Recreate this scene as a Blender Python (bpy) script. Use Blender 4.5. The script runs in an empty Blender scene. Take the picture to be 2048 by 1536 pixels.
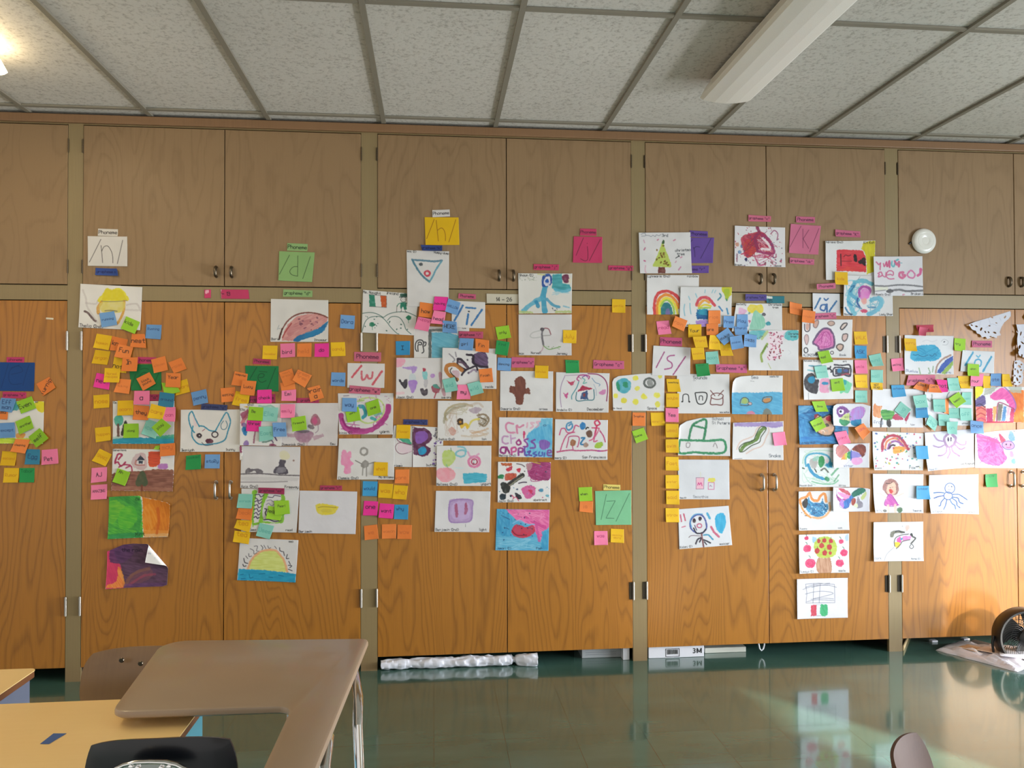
import bpy, bmesh, math, random
import numpy as np
from mathutils import Vector, Matrix
from math import radians as R, pi, sin, cos

# ------------------------------------------------------------------ camera, world, lights
SC = bpy.context.scene
COL = SC.collection
F_PX, YAW, PITCH, ROLL, CD, CH = 1567.33, 0.0996994, 0.015125, -0.0024372, 4.304565, 1.481329
cy, sy, cp, sp = cos(YAW), sin(YAW), cos(PITCH), sin(PITCH)
FW = Vector((sy*cp, cy*cp, sp)); _r = Vector((cy, -sy, 0)); _u = _r.cross(FW)
RT = cos(ROLL)*_r + sin(ROLL)*_u; UP = -sin(ROLL)*_r + cos(ROLL)*_u
cam = bpy.data.cameras.new('camera'); cam.sensor_width = 36; cam.lens = F_PX/2048*36
cam.clip_start = 0.05
camo = bpy.data.objects.new('camera', cam); COL.objects.link(camo)
camo.matrix_world = Matrix((( RT.x, UP.x, -FW.x, 0), (RT.y, UP.y, -FW.y, -CD), (RT.z, UP.z, -FW.z, CH), (0, 0, 0, 1)))
SC.camera = camo

W = bpy.data.worlds.new('world'); SC.world = W; W.use_nodes = True
bg = W.node_tree.nodes['Background']
bg.inputs[0].default_value = (1.0, 0.955, 0.90, 1); bg.inputs[1].default_value = 1.05

def light(kind, name, loc, energy, color, rot=None, direction=None, **kw):
    l = bpy.data.lights.new(name, kind); l.energy = energy; l.color = color
    for k, v in kw.items(): setattr(l, k, v)
    o = bpy.data.objects.new(name, l); COL.objects.link(o); o.location = loc
    if direction: o.rotation_euler = Vector(direction).to_track_quat('-Z', 'Y').to_euler()
    return o
SUN_DIR = Vector((-0.58, 0.81, -0.25))
light('SUN', 'sunlight', (6, -6, 3), 26.0, (1.0, 0.90, 0.76), direction=SUN_DIR, angle=R(.8))
# low lamp added to brighten lower right doors; far one is window daylight
light('AREA', 'added_low_fill', (5.42, -1.35, .52), 80, (0.90, 0.94, 1.0), direction=(-1, 0.14, -0.03), shape='RECTANGLE', size=1.9, size_y=.4, spread=R(75))
light('AREA', 'window_daylight_far', (5.42, -3.2, 1.5), 190, (0.86, 0.93, 1.0), direction=(-1, 0.1, 0.22), shape='RECTANGLE', size=1.8, size_y=1.4)
vs = SC.view_settings
vs.view_transform = 'Standard'; vs.look = 'None'; vs.gamma = 1; vs.exposure = -0.12
vs.use_curve_mapping = False

def at(x, y, Y=0.0):
    d = RT*((x-1024)/F_PX) - UP*((y-768)/F_PX) + FW
    t = (Y+CD)/d.y
    return Vector((0, -CD, CH)) + d*t
def atz(x, y, Z=0.0):
    d = RT*((x-1024)/F_PX) - UP*((y-768)/F_PX) + FW
    t = (Z-CH)/d.z
    return Vector((0, -CD, CH)) + d*t

# ------------------------------------------------------------------ helpers
def lin(c):
    if isinstance(c, str):
        if len(c) == 3: c = ''.join(q*2 for q in c)
        c = tuple(int(c[i:i+2], 16)/255 for i in (0, 2, 4))
    return tuple((v/12.92 if v <= .04045 else ((v+.055)/1.055)**2.4) for v in c)

def new_mat(name):
    m = bpy.data.materials.new(name); m.use_nodes = True
    nt = m.node_tree; return m, nt, nt.nodes['Principled BSDF']
def mat(name, c, rough=.5, metal=0, noise=0, nscale=30, bump=0, coat=0, spec=.5, trans=0):
    m, nt, b = new_mat(name)
    c = lin(c)
    b.inputs['Base Color'].default_value = (*c, 1); b.inputs['Roughness'].default_value = rough
    b.inputs['Metallic'].default_value = metal; b.inputs['Coat Weight'].default_value = coat
    b.inputs['Specular IOR Level'].default_value = spec
    b.inputs['Transmission Weight'].default_value = trans
    if noise or bump:
        g = nt.nodes.new('ShaderNodeTexCoord'); n = nt.nodes.new('ShaderNodeTexNoise')
        n.inputs['Scale'].default_value = nscale; n.inputs['Detail'].default_value = 5
        nt.links.new(g.outputs['Object'], n.inputs['Vector'])
        if noise:
            mx = nt.nodes.new('ShaderNodeMix'); mx.data_type = 'RGBA'
            mx.inputs[6].default_value = (*[v*(1-noise) for v in c], 1); mx.inputs[7].default_value = (*[min(1, v*(1+noise)) for v in c], 1)
            nt.links.new(n.outputs[0], mx.inputs[0]); nt.links.new(mx.outputs[2], b.inputs['Base Color'])
        if bump:
            bp = nt.nodes.new('ShaderNodeBump'); bp.inputs['Strength'].default_value = bump; bp.inputs['Distance'].default_value = .002
            nt.links.new(n.outputs[0], bp.inputs['Height']); nt.links.new(bp.outputs[0], b.inputs['Normal'])
    return m

def wood(name, c_light, c_dark, rings=26, sx=2.2, sz=.32, line=.55, rough=.35, coat=.3, fibre=.25, blotch=.18, plane='XZ', stain=0):
    """plywood grain: contour lines of a stretched noise field, with fine fibres"""
    m, nt, b = new_mat(name); N = nt.nodes; L = nt.links
    g = N.new('ShaderNodeNewGeometry'); oi = N.new('ShaderNodeObjectInfo')
    off = N.new('ShaderNodeVectorMath'); off.operation = 'SCALE'; off.inputs[0].default_value = (7.3, 3.1, 11.7)
    L.new(oi.outputs['Random'], off.inputs['Scale'])
    ad = N.new('ShaderNodeVectorMath'); ad.operation = 'ADD'; L.new(g.outputs['Position'], ad.inputs[0]); L.new(off.outputs[0], ad.inputs[1])
    def noise(scl, detail=2, dist=0, src=ad):
        mp = N.new('ShaderNodeVectorMath'); mp.operation = 'MULTIPLY'; mp.inputs[1].default_value = scl
        L.new(src.outputs[0], mp.inputs[0]); n = N.new('ShaderNodeTexNoise'); n.inputs['Scale'].default_value = 1
        n.inputs['Detail'].default_value = detail; n.inputs['Distortion'].default_value = dist; n.inputs['Roughness'].default_value = .45
        L.new(mp.outputs[0], n.inputs['Vector']); return n
    def math(op, a, bb=None):
        x = N.new('ShaderNodeMath'); x.operation = op
        for i, v in enumerate((a, bb)):
            if v is None: continue
            if isinstance(v, (int, float)): x.inputs[i].default_value = v
            else: L.new(v, x.inputs[i])
        return x.outputs[0]
    s = (sx, .3, sz) if plane == 'XZ' else (sz, sx, .3)
    fs = (230, 10, 5) if plane == 'XZ' else (5, 230, 10)
    fig = noise(s, 2.5, .25); fib = noise(fs, 3); blo = noise((1.6, 1, 1.1), 3)
    wob = noise((s[0]*9, 1, s[2]*14), 2)
    v = math('ADD', math('MULTIPLY', fig.outputs[0], rings), math('MULTIPLY', wob.outputs[0], .55))
    saw = math('FRACT', v)
    ramp = N.new('ShaderNodeValToRGB'); e = ramp.color_ramp.elements
    e[0].position = 0; e[0].color = (0, 0, 0, 1); e[1].position = .32; e[1].color = (1, 1, 1, 1)
    k = ramp.color_ramp.elements.new(.86); k.color = (.75, .75, .75, 1); k = ramp.color_ramp.elements.new(1); k.color = (0, 0, 0, 1)
    L.new(saw, ramp.inputs[0])
    t = math('MULTIPLY', math('SUBTRACT', 1, ramp.outputs[0]), line)
    t = math('ADD', t, math('MULTIPLY', math('SUBTRACT', fib.outputs[0], .5), fibre*2.4))
    t = math('ADD', t, math('MULTIPLY', math('SUBTRACT', blo.outputs[0], .5), blotch*2.4))
    cl = N.new('ShaderNodeClamp'); L.new(t, cl.inputs[0])
    mx = N.new('ShaderNodeMix'); mx.data_type = 'RGBA'
    mx.inputs[6].default_value = (*lin(c_light), 1); mx.inputs[7].default_value = (*lin(c_dark), 1)
    L.new(cl.outputs[0], mx.inputs[0])
    out = mx.outputs[2]
    if stain:
        st = noise((14, 14, 5), 5); sep = N.new('ShaderNodeSeparateXYZ'); L.new(g.outputs['Position'], sep.inputs[0])
        hz = math('MULTIPLY', math('SUBTRACT', .14, sep.outputs[2]), 5.0)
        w_ = N.new('ShaderNodeClamp'); L.new(math('MULTIPLY', hz, st.outputs[0]), w_.inputs[0])
        m2 = N.new('ShaderNodeMix'); m2.data_type = 'RGBA'; L.new(w_.outputs[0], m2.inputs[0]); L.new(out, m2.inputs[6])
        m2.inputs[7].default_value = (*lin('6a4a34'), 1); out = m2.outputs[2]
    L.new(out, b.inputs['Base Color'])
    b.inputs['Roughness'].default_value = rough; b.inputs['Coat Weight'].default_value = coat; b.inputs['Coat Roughness'].default_value = .22
    bp = N.new('ShaderNodeBump'); bp.inputs['Strength'].default_value = .12; bp.inputs['Distance'].default_value = .001
    L.new(t, bp.inputs['Height']); L.new(bp.outputs[0], b.inputs['Normal'])
    return m

M = {}
M['door'] = wood('varnished_plywood', 'a66c22', '653d0c', rings=42, sx=2.4, sz=.36, line=.44, rough=.38, coat=.12)
M['updoor'] = wood('faded_plywood', '8e7250', '684f32', rings=15, sx=3.4, sz=.8, line=.30, rough=.6, coat=.05, fibre=.22, blotch=.22)
M['post'] = wood('painted_oak_stile', '8a7752', '70603e', rings=3, sx=2, sz=.1, line=.15, rough=.45, coat=.1, fibre=.3, blotch=.15, stain=1)
M['cornice'] = wood('cornice_wood', '866444', '664a2e', rings=3, sx=.1, sz=2, line=.2, rough=.55, coat=.05)
M['inside'] = mat('dark_interior', '2a2018', .9, noise=.3)
M['steel'] = mat('brushed_steel', 'b8b2a8', .28, 1)
M['bronze'] = mat('old_bronze', '6a5f50', .35, 1)
M['chrome'] = mat('chrome', 'e4e4e4', .08, 1)
M['darkmetal'] = mat('dark_metal_and_shade', '3a342c', .4, .8)

class MB:
    """collects shapes and links them as one mesh object"""
    def __init__(s): s.bm = bmesh.new()
    def box(s, a, b, bevel=0, rot=None):
        a, b = Vector(a), Vector(b)
        r = bmesh.ops.create_cube(s.bm, size=1); vs_ = r['verts']
        c = (a+b)/2; d = b-a
        for v in vs_: v.co = Vector((v.co.x*d.x, v.co.y*d.y, v.co.z*d.z))
        if bevel:
            es = list({e for v in vs_ for e in v.link_edges})
            rr = bmesh.ops.bevel(s.bm, geom=es, offset=bevel, segments=2, affect='EDGES', profile=.5)
            vs_ = list({v for f in rr['faces'] for v in f.verts} | {v for v in vs_ if v.is_valid})
            vs_ = s._island(vs_[0])
        for v in vs_:
            if rot: v.co = rot @ v.co
            v.co += c
        return vs_
    def _island(s, v0):
        seen = {v0}; st = [v0]
        while st:
            v = st.pop()
            for e in v.link_edges:
                o = e.other_vert(v)
                if o not in seen: seen.add(o); st.append(o)
        return list(seen)
    def tube(s, pts, r, n=12, cap=True, closed=False):
        pts = [Vector(p) for p in pts]; rings = []
        rs = r if isinstance(r, (list, tuple)) else [r]*len(pts)
        prev = None
        for i, p in enumerate(pts):
            if closed: t = (pts[(i+1) % len(pts)]-pts[i-1]).normalized()
            else: t = (pts[min(i+1, len(pts)-1)]-pts[max(i-1, 0)]).normalized()
            if prev is None:
                a = t.orthogonal().normalized()
            else: a = (prev - t*prev.dot(t)).normalized()
            prev = a; b = t.cross(a)
            rings.append([s.bm.verts.new(p + (a*cos(2*pi*k/n)+b*sin(2*pi*k/n))*rs[i]) for k in range(n)])
        m = len(rings)
        for i in range(m if closed else m-1):
            A, B = rings[i], rings[(i+1) % m]
            for k in range(n): s.bm.faces.new((A[k], A[(k+1) % n], B[(k+1) % n], B[k]))
        if cap and not closed:
            s.bm.faces.new(rings[0][::-1]); s.bm.faces.new(rings[-1])
    def lathe(s, prof, axis_o, axis_d, n=32):
        """prof: (radius, height) along axis_d"""
        d = Vector(axis_d).normalized(); a = d.orthogonal().normalized(); b = d.cross(a); o = Vector(axis_o)
        rings = []
        for r, h in prof:
            if r < 1e-6: rings.append([s.bm.verts.new(o+d*h)])
            else: rings.append([s.bm.verts.new(o+d*h+(a*cos(2*pi*k/n)+b*sin(2*pi*k/n))*r) for k in range(n)])
        for A, B in zip(rings, rings[1:]):
            for k in range(n):
                k2 = (k+1) % n
                if len(A) == 1 and len(B) == 1: continue
                if len(A) == 1: s.bm.faces.new((A[0], B[k2], B[k]))
                elif len(B) == 1: s.bm.faces.new((A[k], A[k2], B[0]))
                else: s.bm.faces.new((A[k], A[k2], B[k2], B[k]))
    def prism(s, poly, z0, z1, bevel=0, rnd=None, inset=0):
        """polygon (x,y) list extruded in z"""
        n = len(poly)
        lev = [(0, z0), (0, z1)]
        if rnd: lev = [(inset, z0), (0, z0+rnd*.6), (0, z1-rnd), (rnd*.3, z1-rnd*.3), (rnd, z1)]
        P = [Vector((x, y)) for x, y in poly]
        area = sum(P[i].x*P[(i+1) % n].y-P[(i+1) % n].x*P[i].y for i in range(n))
        if area < 0: P = P[::-1]
        def off(d):
            out = []
            for i in range(n):
                t1 = (P[i]-P[i-1]).normalized(); t2 = (P[(i+1) % n]-P[i]).normalized()
                nn = (Vector((t1.y, -t1.x))+Vector((t2.y, -t2.x)))
                nn = nn.normalized() if nn.length > 1e-6 else Vector((t1.y, -t1.x))
                out.append(P[i]-nn*d)
            return out
        rings = [[s.bm.verts.new((q.x, q.y, z)) for q in off(d)] for d, z in lev]
        for A, B in zip(rings, rings[1:]):
            for k in range(n): s.bm.faces.new((A[k], A[(k+1) % n], B[(k+1) % n], B[k]))
        s.bm.faces.new(rings[0][::-1]); s.bm.faces.new(rings[-1])
    def quad(s, *p): s.bm.faces.new([s.bm.verts.new(q) for q in p])
    def build(s, name, material, parent=None, smooth=False, mw=None):
        if mw is not None: bmesh.ops.transform(s.bm, matrix=mw, verts=s.bm.verts)
        bmesh.ops.recalc_face_normals(s.bm, faces=s.bm.faces)
        me = bpy.data.meshes.new(name); s.bm.to_mesh(me); s.bm.free()
        if smooth:
            me.polygons.foreach_set('use_smooth', [True]*len(me.polygons))
            try: me.set_sharp_from_angle(angle=R(40))
            except Exception: pass
        me.materials.append(material)
        o = bpy.data.objects.new(name, me); COL.objects.link(o)
        if parent:
            o.parent = parent; o.matrix_parent_inverse = abs_matrix(parent).inverted()
        return o

def abs_matrix(o):
    m = o.matrix_basis.copy()
    while o.parent:
        m = o.parent.matrix_basis @ o.matrix_parent_inverse @ m if False else o.parent.matrix_basis @ (o.matrix_parent_inverse @ m)
        o = o.parent
    return m
def tag(o, label=None, cat=None, group=None, kind=None):
    if label: o['label'] = label
    if cat: o['category'] = cat
    if group: o['group'] = group
    if kind: o['kind'] = kind
    return o
def empty(name, loc=(0, 0, 0), label=None, cat=None, group=None, rz=0):
    o = bpy.data.objects.new(name, None); COL.objects.link(o); o.location = loc; o.rotation_euler = (0, 0, rz)
    o.empty_display_size = .05
    return tag(o, label, cat, group)
def copy_tree(o, parent=None, off=None):
    c = o.copy(); COL.objects.link(c)
    if parent: c.parent = parent
    elif off: c.location = c.location + Vector(off)
    for ch in list(o.children): copy_tree(ch, c)
    return c

# ------------------------------------------------------------------ the room
CZ = 2.963
def floor_mat():
    m, nt, b = new_mat('green_vinyl_tile'); N = nt.nodes; L = nt.links
    g = N.new('ShaderNodeNewGeometry')
    n1 = N.new('ShaderNodeTexNoise'); n1.inputs['Scale'].default_value = 2.2; n1.inputs['Detail'].default_value = 6
    mp = N.new('ShaderNodeMapping'); mp.inputs['Scale'].default_value = (1, 3, 1); L.new(g.outputs['Position'], mp.inputs[0]); L.new(mp.outputs[0], n1.inputs[0])
    br = N.new('ShaderNodeTexBrick'); br.offset = 0; br.inputs['Scale'].default_value = 1; br.inputs['Mortar Size'].default_value = .0012
    br.inputs['Brick Width'].default_value = .3048; br.inputs['Row Height'].default_value = .3048; br.inputs['Bias'].default_value = 0
    br.inputs['Color1'].default_value = (*lin('4e7368'), 1); br.inputs['Color2'].default_value = (*lin('496d63'), 1); br.inputs['Mortar'].default_value = (*lin('3d4c40'), 1)
    L.new(g.outputs['Position'], br.inputs[0])
    mx = N.new('ShaderNodeMix'); mx.data_type = 'RGBA'; mx.blend_type = 'MULTIPLY'; mx.inputs[0].default_value = .6
    rp = N.new('ShaderNodeValToRGB'); rp.color_ramp.elements[0].color = (.55, .6, .55, 1); rp.color_ramp.elements[0].position = .3; rp.color_ramp.elements[1].color = (1, 1, 1, 1); rp.color_ramp.elements[1].position = .7
    L.new(n1.outputs[0], rp.inputs[0]); L.new(br.outputs[0], mx.inputs[6]); L.new(rp.outputs[0], mx.inputs[7])
    # scuffs
    w = N.new('ShaderNodeTexNoise'); w.inputs['Scale'].default_value = 1; w.inputs['Detail'].default_value = 8; w.inputs['Roughness'].default_value = .75
    mp2 = N.new('ShaderNodeMapping'); mp2.inputs['Scale'].default_value = (9, 90, 1); mp2.inputs['Rotation'].default_value = (0, 0, .12); L.new(g.outputs['Position'], mp2.inputs[0]); L.new(mp2.outputs[0], w.inputs[0])
    r2 = N.new('ShaderNodeValToRGB'); r2.color_ramp.elements[0].position = .66; r2.color_ramp.elements[1].position = .74; L.new(w.outputs[0], r2.inputs[0])
    m2 = N.new('ShaderNodeMix'); m2.data_type = 'RGBA'; L.new(r2.outputs[0], m2.inputs[0]); L.new(mx.outputs[2], m2.inputs[6]); m2.inputs[7].default_value = (*lin('8d9a7c'), 1)
    L.new(m2.outputs[2], b.inputs['Base Color'])
    rr = N.new('ShaderNodeMapRange'); rr.inputs[3].default_value = .1; rr.inputs[4].default_value = .24; L.new(n1.outputs[0], rr.inputs[0]); L.new(rr.outputs[0], b.inputs['Roughness'])
    b.inputs['Coat Weight'].default_value = .8; b.inputs['Coat Roughness'].default_value = .07; b.inputs['Coat IOR'].default_value = 1.6
    bp = N.new('ShaderNodeBump'); bp.inputs['Strength'].default_value = .06; bp.inputs['Distance'].default_value = .001
    w2 = N.new('ShaderNodeTexNoise'); w2.inputs['Scale'].default_value = 1; w2.inputs['Detail'].default_value = 6
    mp3 = N.new('ShaderNodeMapping'); mp3.inputs['Scale'].default_value = (14, 160, 1); L.new(g.outputs['Position'], mp3.inputs[0]); L.new(mp3.outputs[0], w2.inputs[0])
    ad = N.new('ShaderNodeMath'); ad.operation = 'ADD'; L.new(n1.outputs[0], ad.inputs[0]); L.new(w2.outputs[0], ad.inputs[1])
    bp.inputs['Strength'].default_value = .09
    L.new(ad.outputs[0], bp.inputs['Height']); L.new(bp.outputs[0], b.inputs['Normal'])
    return m
def ceil_mat():
    m, nt, b = new_mat('textured_ceiling_panel'); N = nt.nodes; L = nt.links
    g = N.new('ShaderNodeNewGeometry'); n = N.new('ShaderNodeTexNoise'); n.inputs['Scale'].default_value = 55; n.inputs['Detail'].default_value = 4; n.inputs['Roughness'].default_value = .7
    L.new(g.outputs['Position'], n.inputs[0]); n2 = N.new('ShaderNodeTexNoise'); n2.inputs['Scale'].default_value = 1.3; L.new(g.outputs['Position'], n2.inputs[0])
    r = N.new('ShaderNodeValToRGB'); r.color_ramp.elements[0].position = .32; r.color_ramp.elements[0].color = (*lin('b0aa9e'), 1); r.color_ramp.elements[1].position = .5; r.color_ramp.elements[1].color = (*lin('d8d3c8'), 1)
    L.new(n.outputs[0], r.inputs[0])
    mx = N.new('ShaderNodeMix'); mx.data_type = 'RGBA'; mx.blend_type = 'MULTIPLY'; mx.inputs[0].default_value = .25; L.new(r.outputs[0], mx.inputs[6]); L.new(n2.outputs[0], mx.inputs[7])
    L.new(mx.outputs[2], b.inputs['Base Color']); b.inputs['Roughness'].default_value = .9
    bp = N.new('ShaderNodeBump'); bp.inputs['Strength'].default_value = .5; bp.inputs['Distance'].default_value = .003
    L.new(n.outputs[0], bp.inputs['Height']); L.new(bp.outputs[0], b.inputs['Normal'])
    return m
def struct(name, mb, m): return tag(mb.build(name, m), kind='structure')
b = MB(); b.box((-5, -6.5, -.05), (5.5, .62, 0)); struct('floor', b, floor_mat())
b = MB(); b.box((-5, -6.5, CZ+.012), (5.5, .62, CZ+.06)); struct('ceiling', b, ceil_mat())
M['wallpaint'] = mat('wall_paint', 'b8ad98', .8, noise=.05, nscale=3)
b = MB(); b.box((-5, .56, 0), (5.5, .62, CZ+.01)); struct('wall_back', b, M['wallpaint'])
# unseen right-hand wall: window openings shaped for sun patches, extended to block stray sun
b = MB(); xs = (5.5, 5.6)
def wr(y0, y1, z0, z1): b.box((xs[0], y0, z0), (xs[1], y1, z1))
ZS, ZT = .3, 2.3
ys = [-6.5, -6.0, -5.95, -5.4, -5.32, -3.55, -1.35, .62]
wr(-16, .62, -.05, ZS); wr(-16, .62, ZT, CZ+.06); wr(-16, -5.0, CZ+.06, 7)
wr(-16, -6.73, ZS, ZT); wr(-5.97, -3.7, ZS, ZT); wr(-.3, .62, ZS, ZT); wr(-2.5, -2.42, ZS, ZT)
wr(-6.73, -6.035, 1.72, ZT); wr(-6.035, -5.97, 2.1, ZT); wr(-6.645, -6.61, ZS, 1.72)
struct('wall_right', b, M['wallpaint'])
m_, nt_, b_ = new_mat('sun_dimming_sheet')
tr_ = nt_.nodes.new('ShaderNodeBsdfTransparent'); tr_.inputs[0].default_value = (.14, .125, .10, 1)
nt_.links.new(tr_.outputs[0], nt_.nodes['Material Output'].inputs[0])
b = MB(); b.quad((5.61, -3.75, ZS-.02), (5.61, -2.35, ZS-.02), (5.61, -2.35, ZT), (5.61, -3.75, ZT)); b.quad((5.61, -2.35, ZS-.02), (5.61, -.25, ZS-.02), (5.61, -.25, ZT), (5.61, -2.35, ZT)); struct('added_sun_screen', b, m_)  # unseen translucent screen added to dim the sun through these openings
M['grid'] = mat('grey_painted_grid', '857f70', .6)
b = MB()
for i in range(-5, 11):
    x = -1.4873+i*.6096; b.box((x-.012, -6.4, CZ), (x+.012, -.001, CZ+.011))
for y in (-.105, -1.335, -2.555, -3.775, -4.995):
    xx = [-5]+[-1.4873+i*.6096 for i in range(-5, 11)]+[5.4]
    for a_, c_ in zip(xx, xx[1:]): b.box((a_+.0125, y-.012, CZ+.001), (c_-.0125, y+.012, CZ+.0105))
struct('trim_1', b, M['grid'])

# ------------------------------------------------------------------ built-in cabinets
POSTS = [(-1.906, -1.831), (-.391, -.304), (1.107, 1.187), (2.614, 2.694), (4.12, 4.2)]
SPLIT = [-2.63, -1.110, .4015, 1.896, 3.418]
Z_LB, Z_LT, Z_UB, Z_UT = .073, 1.986, 2.069, 2.910
D_F = .02
ff = empty('face_frame', (1.1, 0, 0), 'olive-brown wooden frame of posts and rails holding all the cabinet doors', 'cabinet frame')
for a, c in POSTS:
    b = MB(); b.box((a, 0, 0), (c, D_F, 2.935)); b.build('post', M['post'], ff)
bays = [(-3.35, -1.906), (-1.831, -.391), (-.304, 1.107), (1.187, 2.614), (2.694, 4.12)]
for a, c in bays:
    b = MB(); b.box((a+.0005, .001, Z_LT+.003), (c-.0005, D_F, Z_UB-.003)); b.build('rail', M['post'], ff)
    b = MB(); b.box((a+.0005, .001, Z_UT+.003), (c-.0005, D_F, 2.935)); b.build('rail', M['post'], ff)
b = MB(); b.box((-3.35, -.022, 2.917), (4.2, -.0005, CZ-.002), bevel=.004); struct('trim_2', b, M['cornice'])

def handle_small(x, z, parent, m):
    b = MB(); r = .0055; h = .026; y = -.026
    pts = [(x, .0, z-h)] + [(x, y*sin(t), z-h-.0+0) for t in ()]
    P = []
    for k in range(13):
        t = pi*k/12; P.append((x, -.024*sin(t)**.6-.001, z-h*cos(t)))
    b.tube(P, [.0062+.0025*sin(pi*k/12) for k in range(13)], 10)
    for s in (-1, 1): b.lathe([(0, 0), (.009, 0), (.008, .004), (0, .004)], (x, .0005-.001, z+s*h), (0, -1, 0), 14)
    return b.build('handle', m, parent, True)
def handle_big(x, z, parent, m):
    b = MB(); h = .042
    P = [(x, -.001, z-h), (x, -.012, z-h), (x, -.022, z-h+.003), (x, -.028, z-h+.012), (x, -.029, z), (x, -.028, z+h-.012), (x, -.022, z+h-.003), (x, -.012, z+h), (x, -.001, z+h)]
    b.tube(P, .0062, 12)
    for s in (-1, 1): b.lathe([(0, 0), (.011, 0), (.009, .004), (0, .004)], (x, -.0005, z+s*h), (0, -1, 0), 14)
    return b.build('handle', m, parent, True)
def hinge(x, z, parent, big, side):
    b = MB(); h = .047 if big else .034; r = .0062 if big else .0035
    y = -.006 if big else -.0035
    for k in range(5):
        z0 = z-h+k*2*h/5; b.lathe([(0, 0), (r, 0), (r, 2*h/5-.0016), (0, 2*h/5-.0016)], (x, y, z0+.0008), (0, 0, 1), 12)
    b.lathe([(0, 0), (r*.8, 0), (r*.8, 2*h+.006), (0, 2*h+.006)], (x, y, z-h-.003), (0, 0, 1), 10)
    o = b.build('hinge', M['steel'] if big else M['bronze'], parent, True)
    b = MB(); w = (.009 if x < .5 else .024) if big else .006  # dark strip is leaf plus painted-in pin shadow, widened for right-hand doors
    b.box((x-w, -.0022, z-h), (x, -.0004, z+h)); b.build('hinge_leaf_shadow', M['darkmetal'], parent)
    return o

ub_lab = ['upper cabinet at the far left, cut by the frame edge, a single faded door showing', 'upper cabinet above the pink 13 tape, with the white /n/ and green /d/ cards',
          'upper cabinet with the yellow /h/ and red-pink /j/ cards on its doors', 'upper cabinet above the teal 35 label, with the pink /K/ card on it',
          'upper cabinet at the far right that carries the round white device']
lb_lab = ['tall lower cabinet at the far left with the dark blue letter card on its door', 'tall lower cabinet behind the taupe desk with the green letter cards on its doors',
          'tall lower cabinet between white paper roll and grey box, with the green /z/ card', 'tall lower cabinet standing over the 3M box, with the white /s/ card',
          'tall lower cabinet at the far right, lit brightest, behind the black fan']
GAP = .0022
for i, (a, c) in enumerate(bays):
    m_ = SPLIT[i] if i else None
    segs = [(m_, c)] if i == 0 else [(a, m_), (m_, c)]
    if i == 0: segs = [(-3.35, -2.63), (-2.63, c)]
    uc = empty('upper_cabinet', ((a+c)/2, 0, Z_UB), ub_lab[i], 'cabinet', 'row of upper cabinets')
    lc = empty('lower_cabinet', ((a+c)/2, 0, Z_LB), lb_lab[i], 'cabinet', 'row of lower cabinets')
    b = MB()
    b.box((a+.002, .03, Z_UB-.02), (c-.002, .5, Z_UB-.004)); b.box((a+.002, .03, Z_UT+.006), (c-.002, .5, Z_UT+.02)); b.box((a+.002, .5, Z_UB-.02), (c-.002, .51, Z_UT+.02))
    b.build('carcass', M['inside'], uc)
    b = MB(); b.box((a-.03, .03, .002), (a-.012, .5, Z_LT)); b.box((a-.012, .5, .002), (c+.01, .51, Z_LT)); b.box((a-.01, .03, Z_LT+.004), (c+.01, .5, Z_LT+.014))
    b.build('carcass', M['inside'], lc)
    for k, (x0, x1) in enumerate(segs):
        b = MB(); b.box((x0+GAP, -.003, Z_UB+GAP), (x1-GAP, .018, Z_UT-GAP), bevel=.0015); d = b.build('door', M['updoor'], uc)
        xh = x1-.042 if k == 0 else x0+.038
        if not (i == 0 and k == 0):
            handle_small(xh, 2.146, d, M['bronze'] if i != 2 or k else M['bronze'])
            xs_ = (x0-.001) if (k == 0) else (x1+.001)
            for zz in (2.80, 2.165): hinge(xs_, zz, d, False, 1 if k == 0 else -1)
        b = MB(); b.box((x0+GAP, .0, Z_LB), (x1-GAP, .019, Z_LT-GAP), bevel=.0012); d = b.build('door', M['door'], lc)
        if not (i == 0 and k == 0):
            if i not in (0, 2): handle_big(x1-.039 if k == 0 else x0+.036, .985, d, M['steel'])
            xs_ = (x0-.002) if (k == 0) else (x1+.002)
            for zz in (1.775, .392): hinge(xs_, zz, d, True, 1 if k == 0 else -1)
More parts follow.
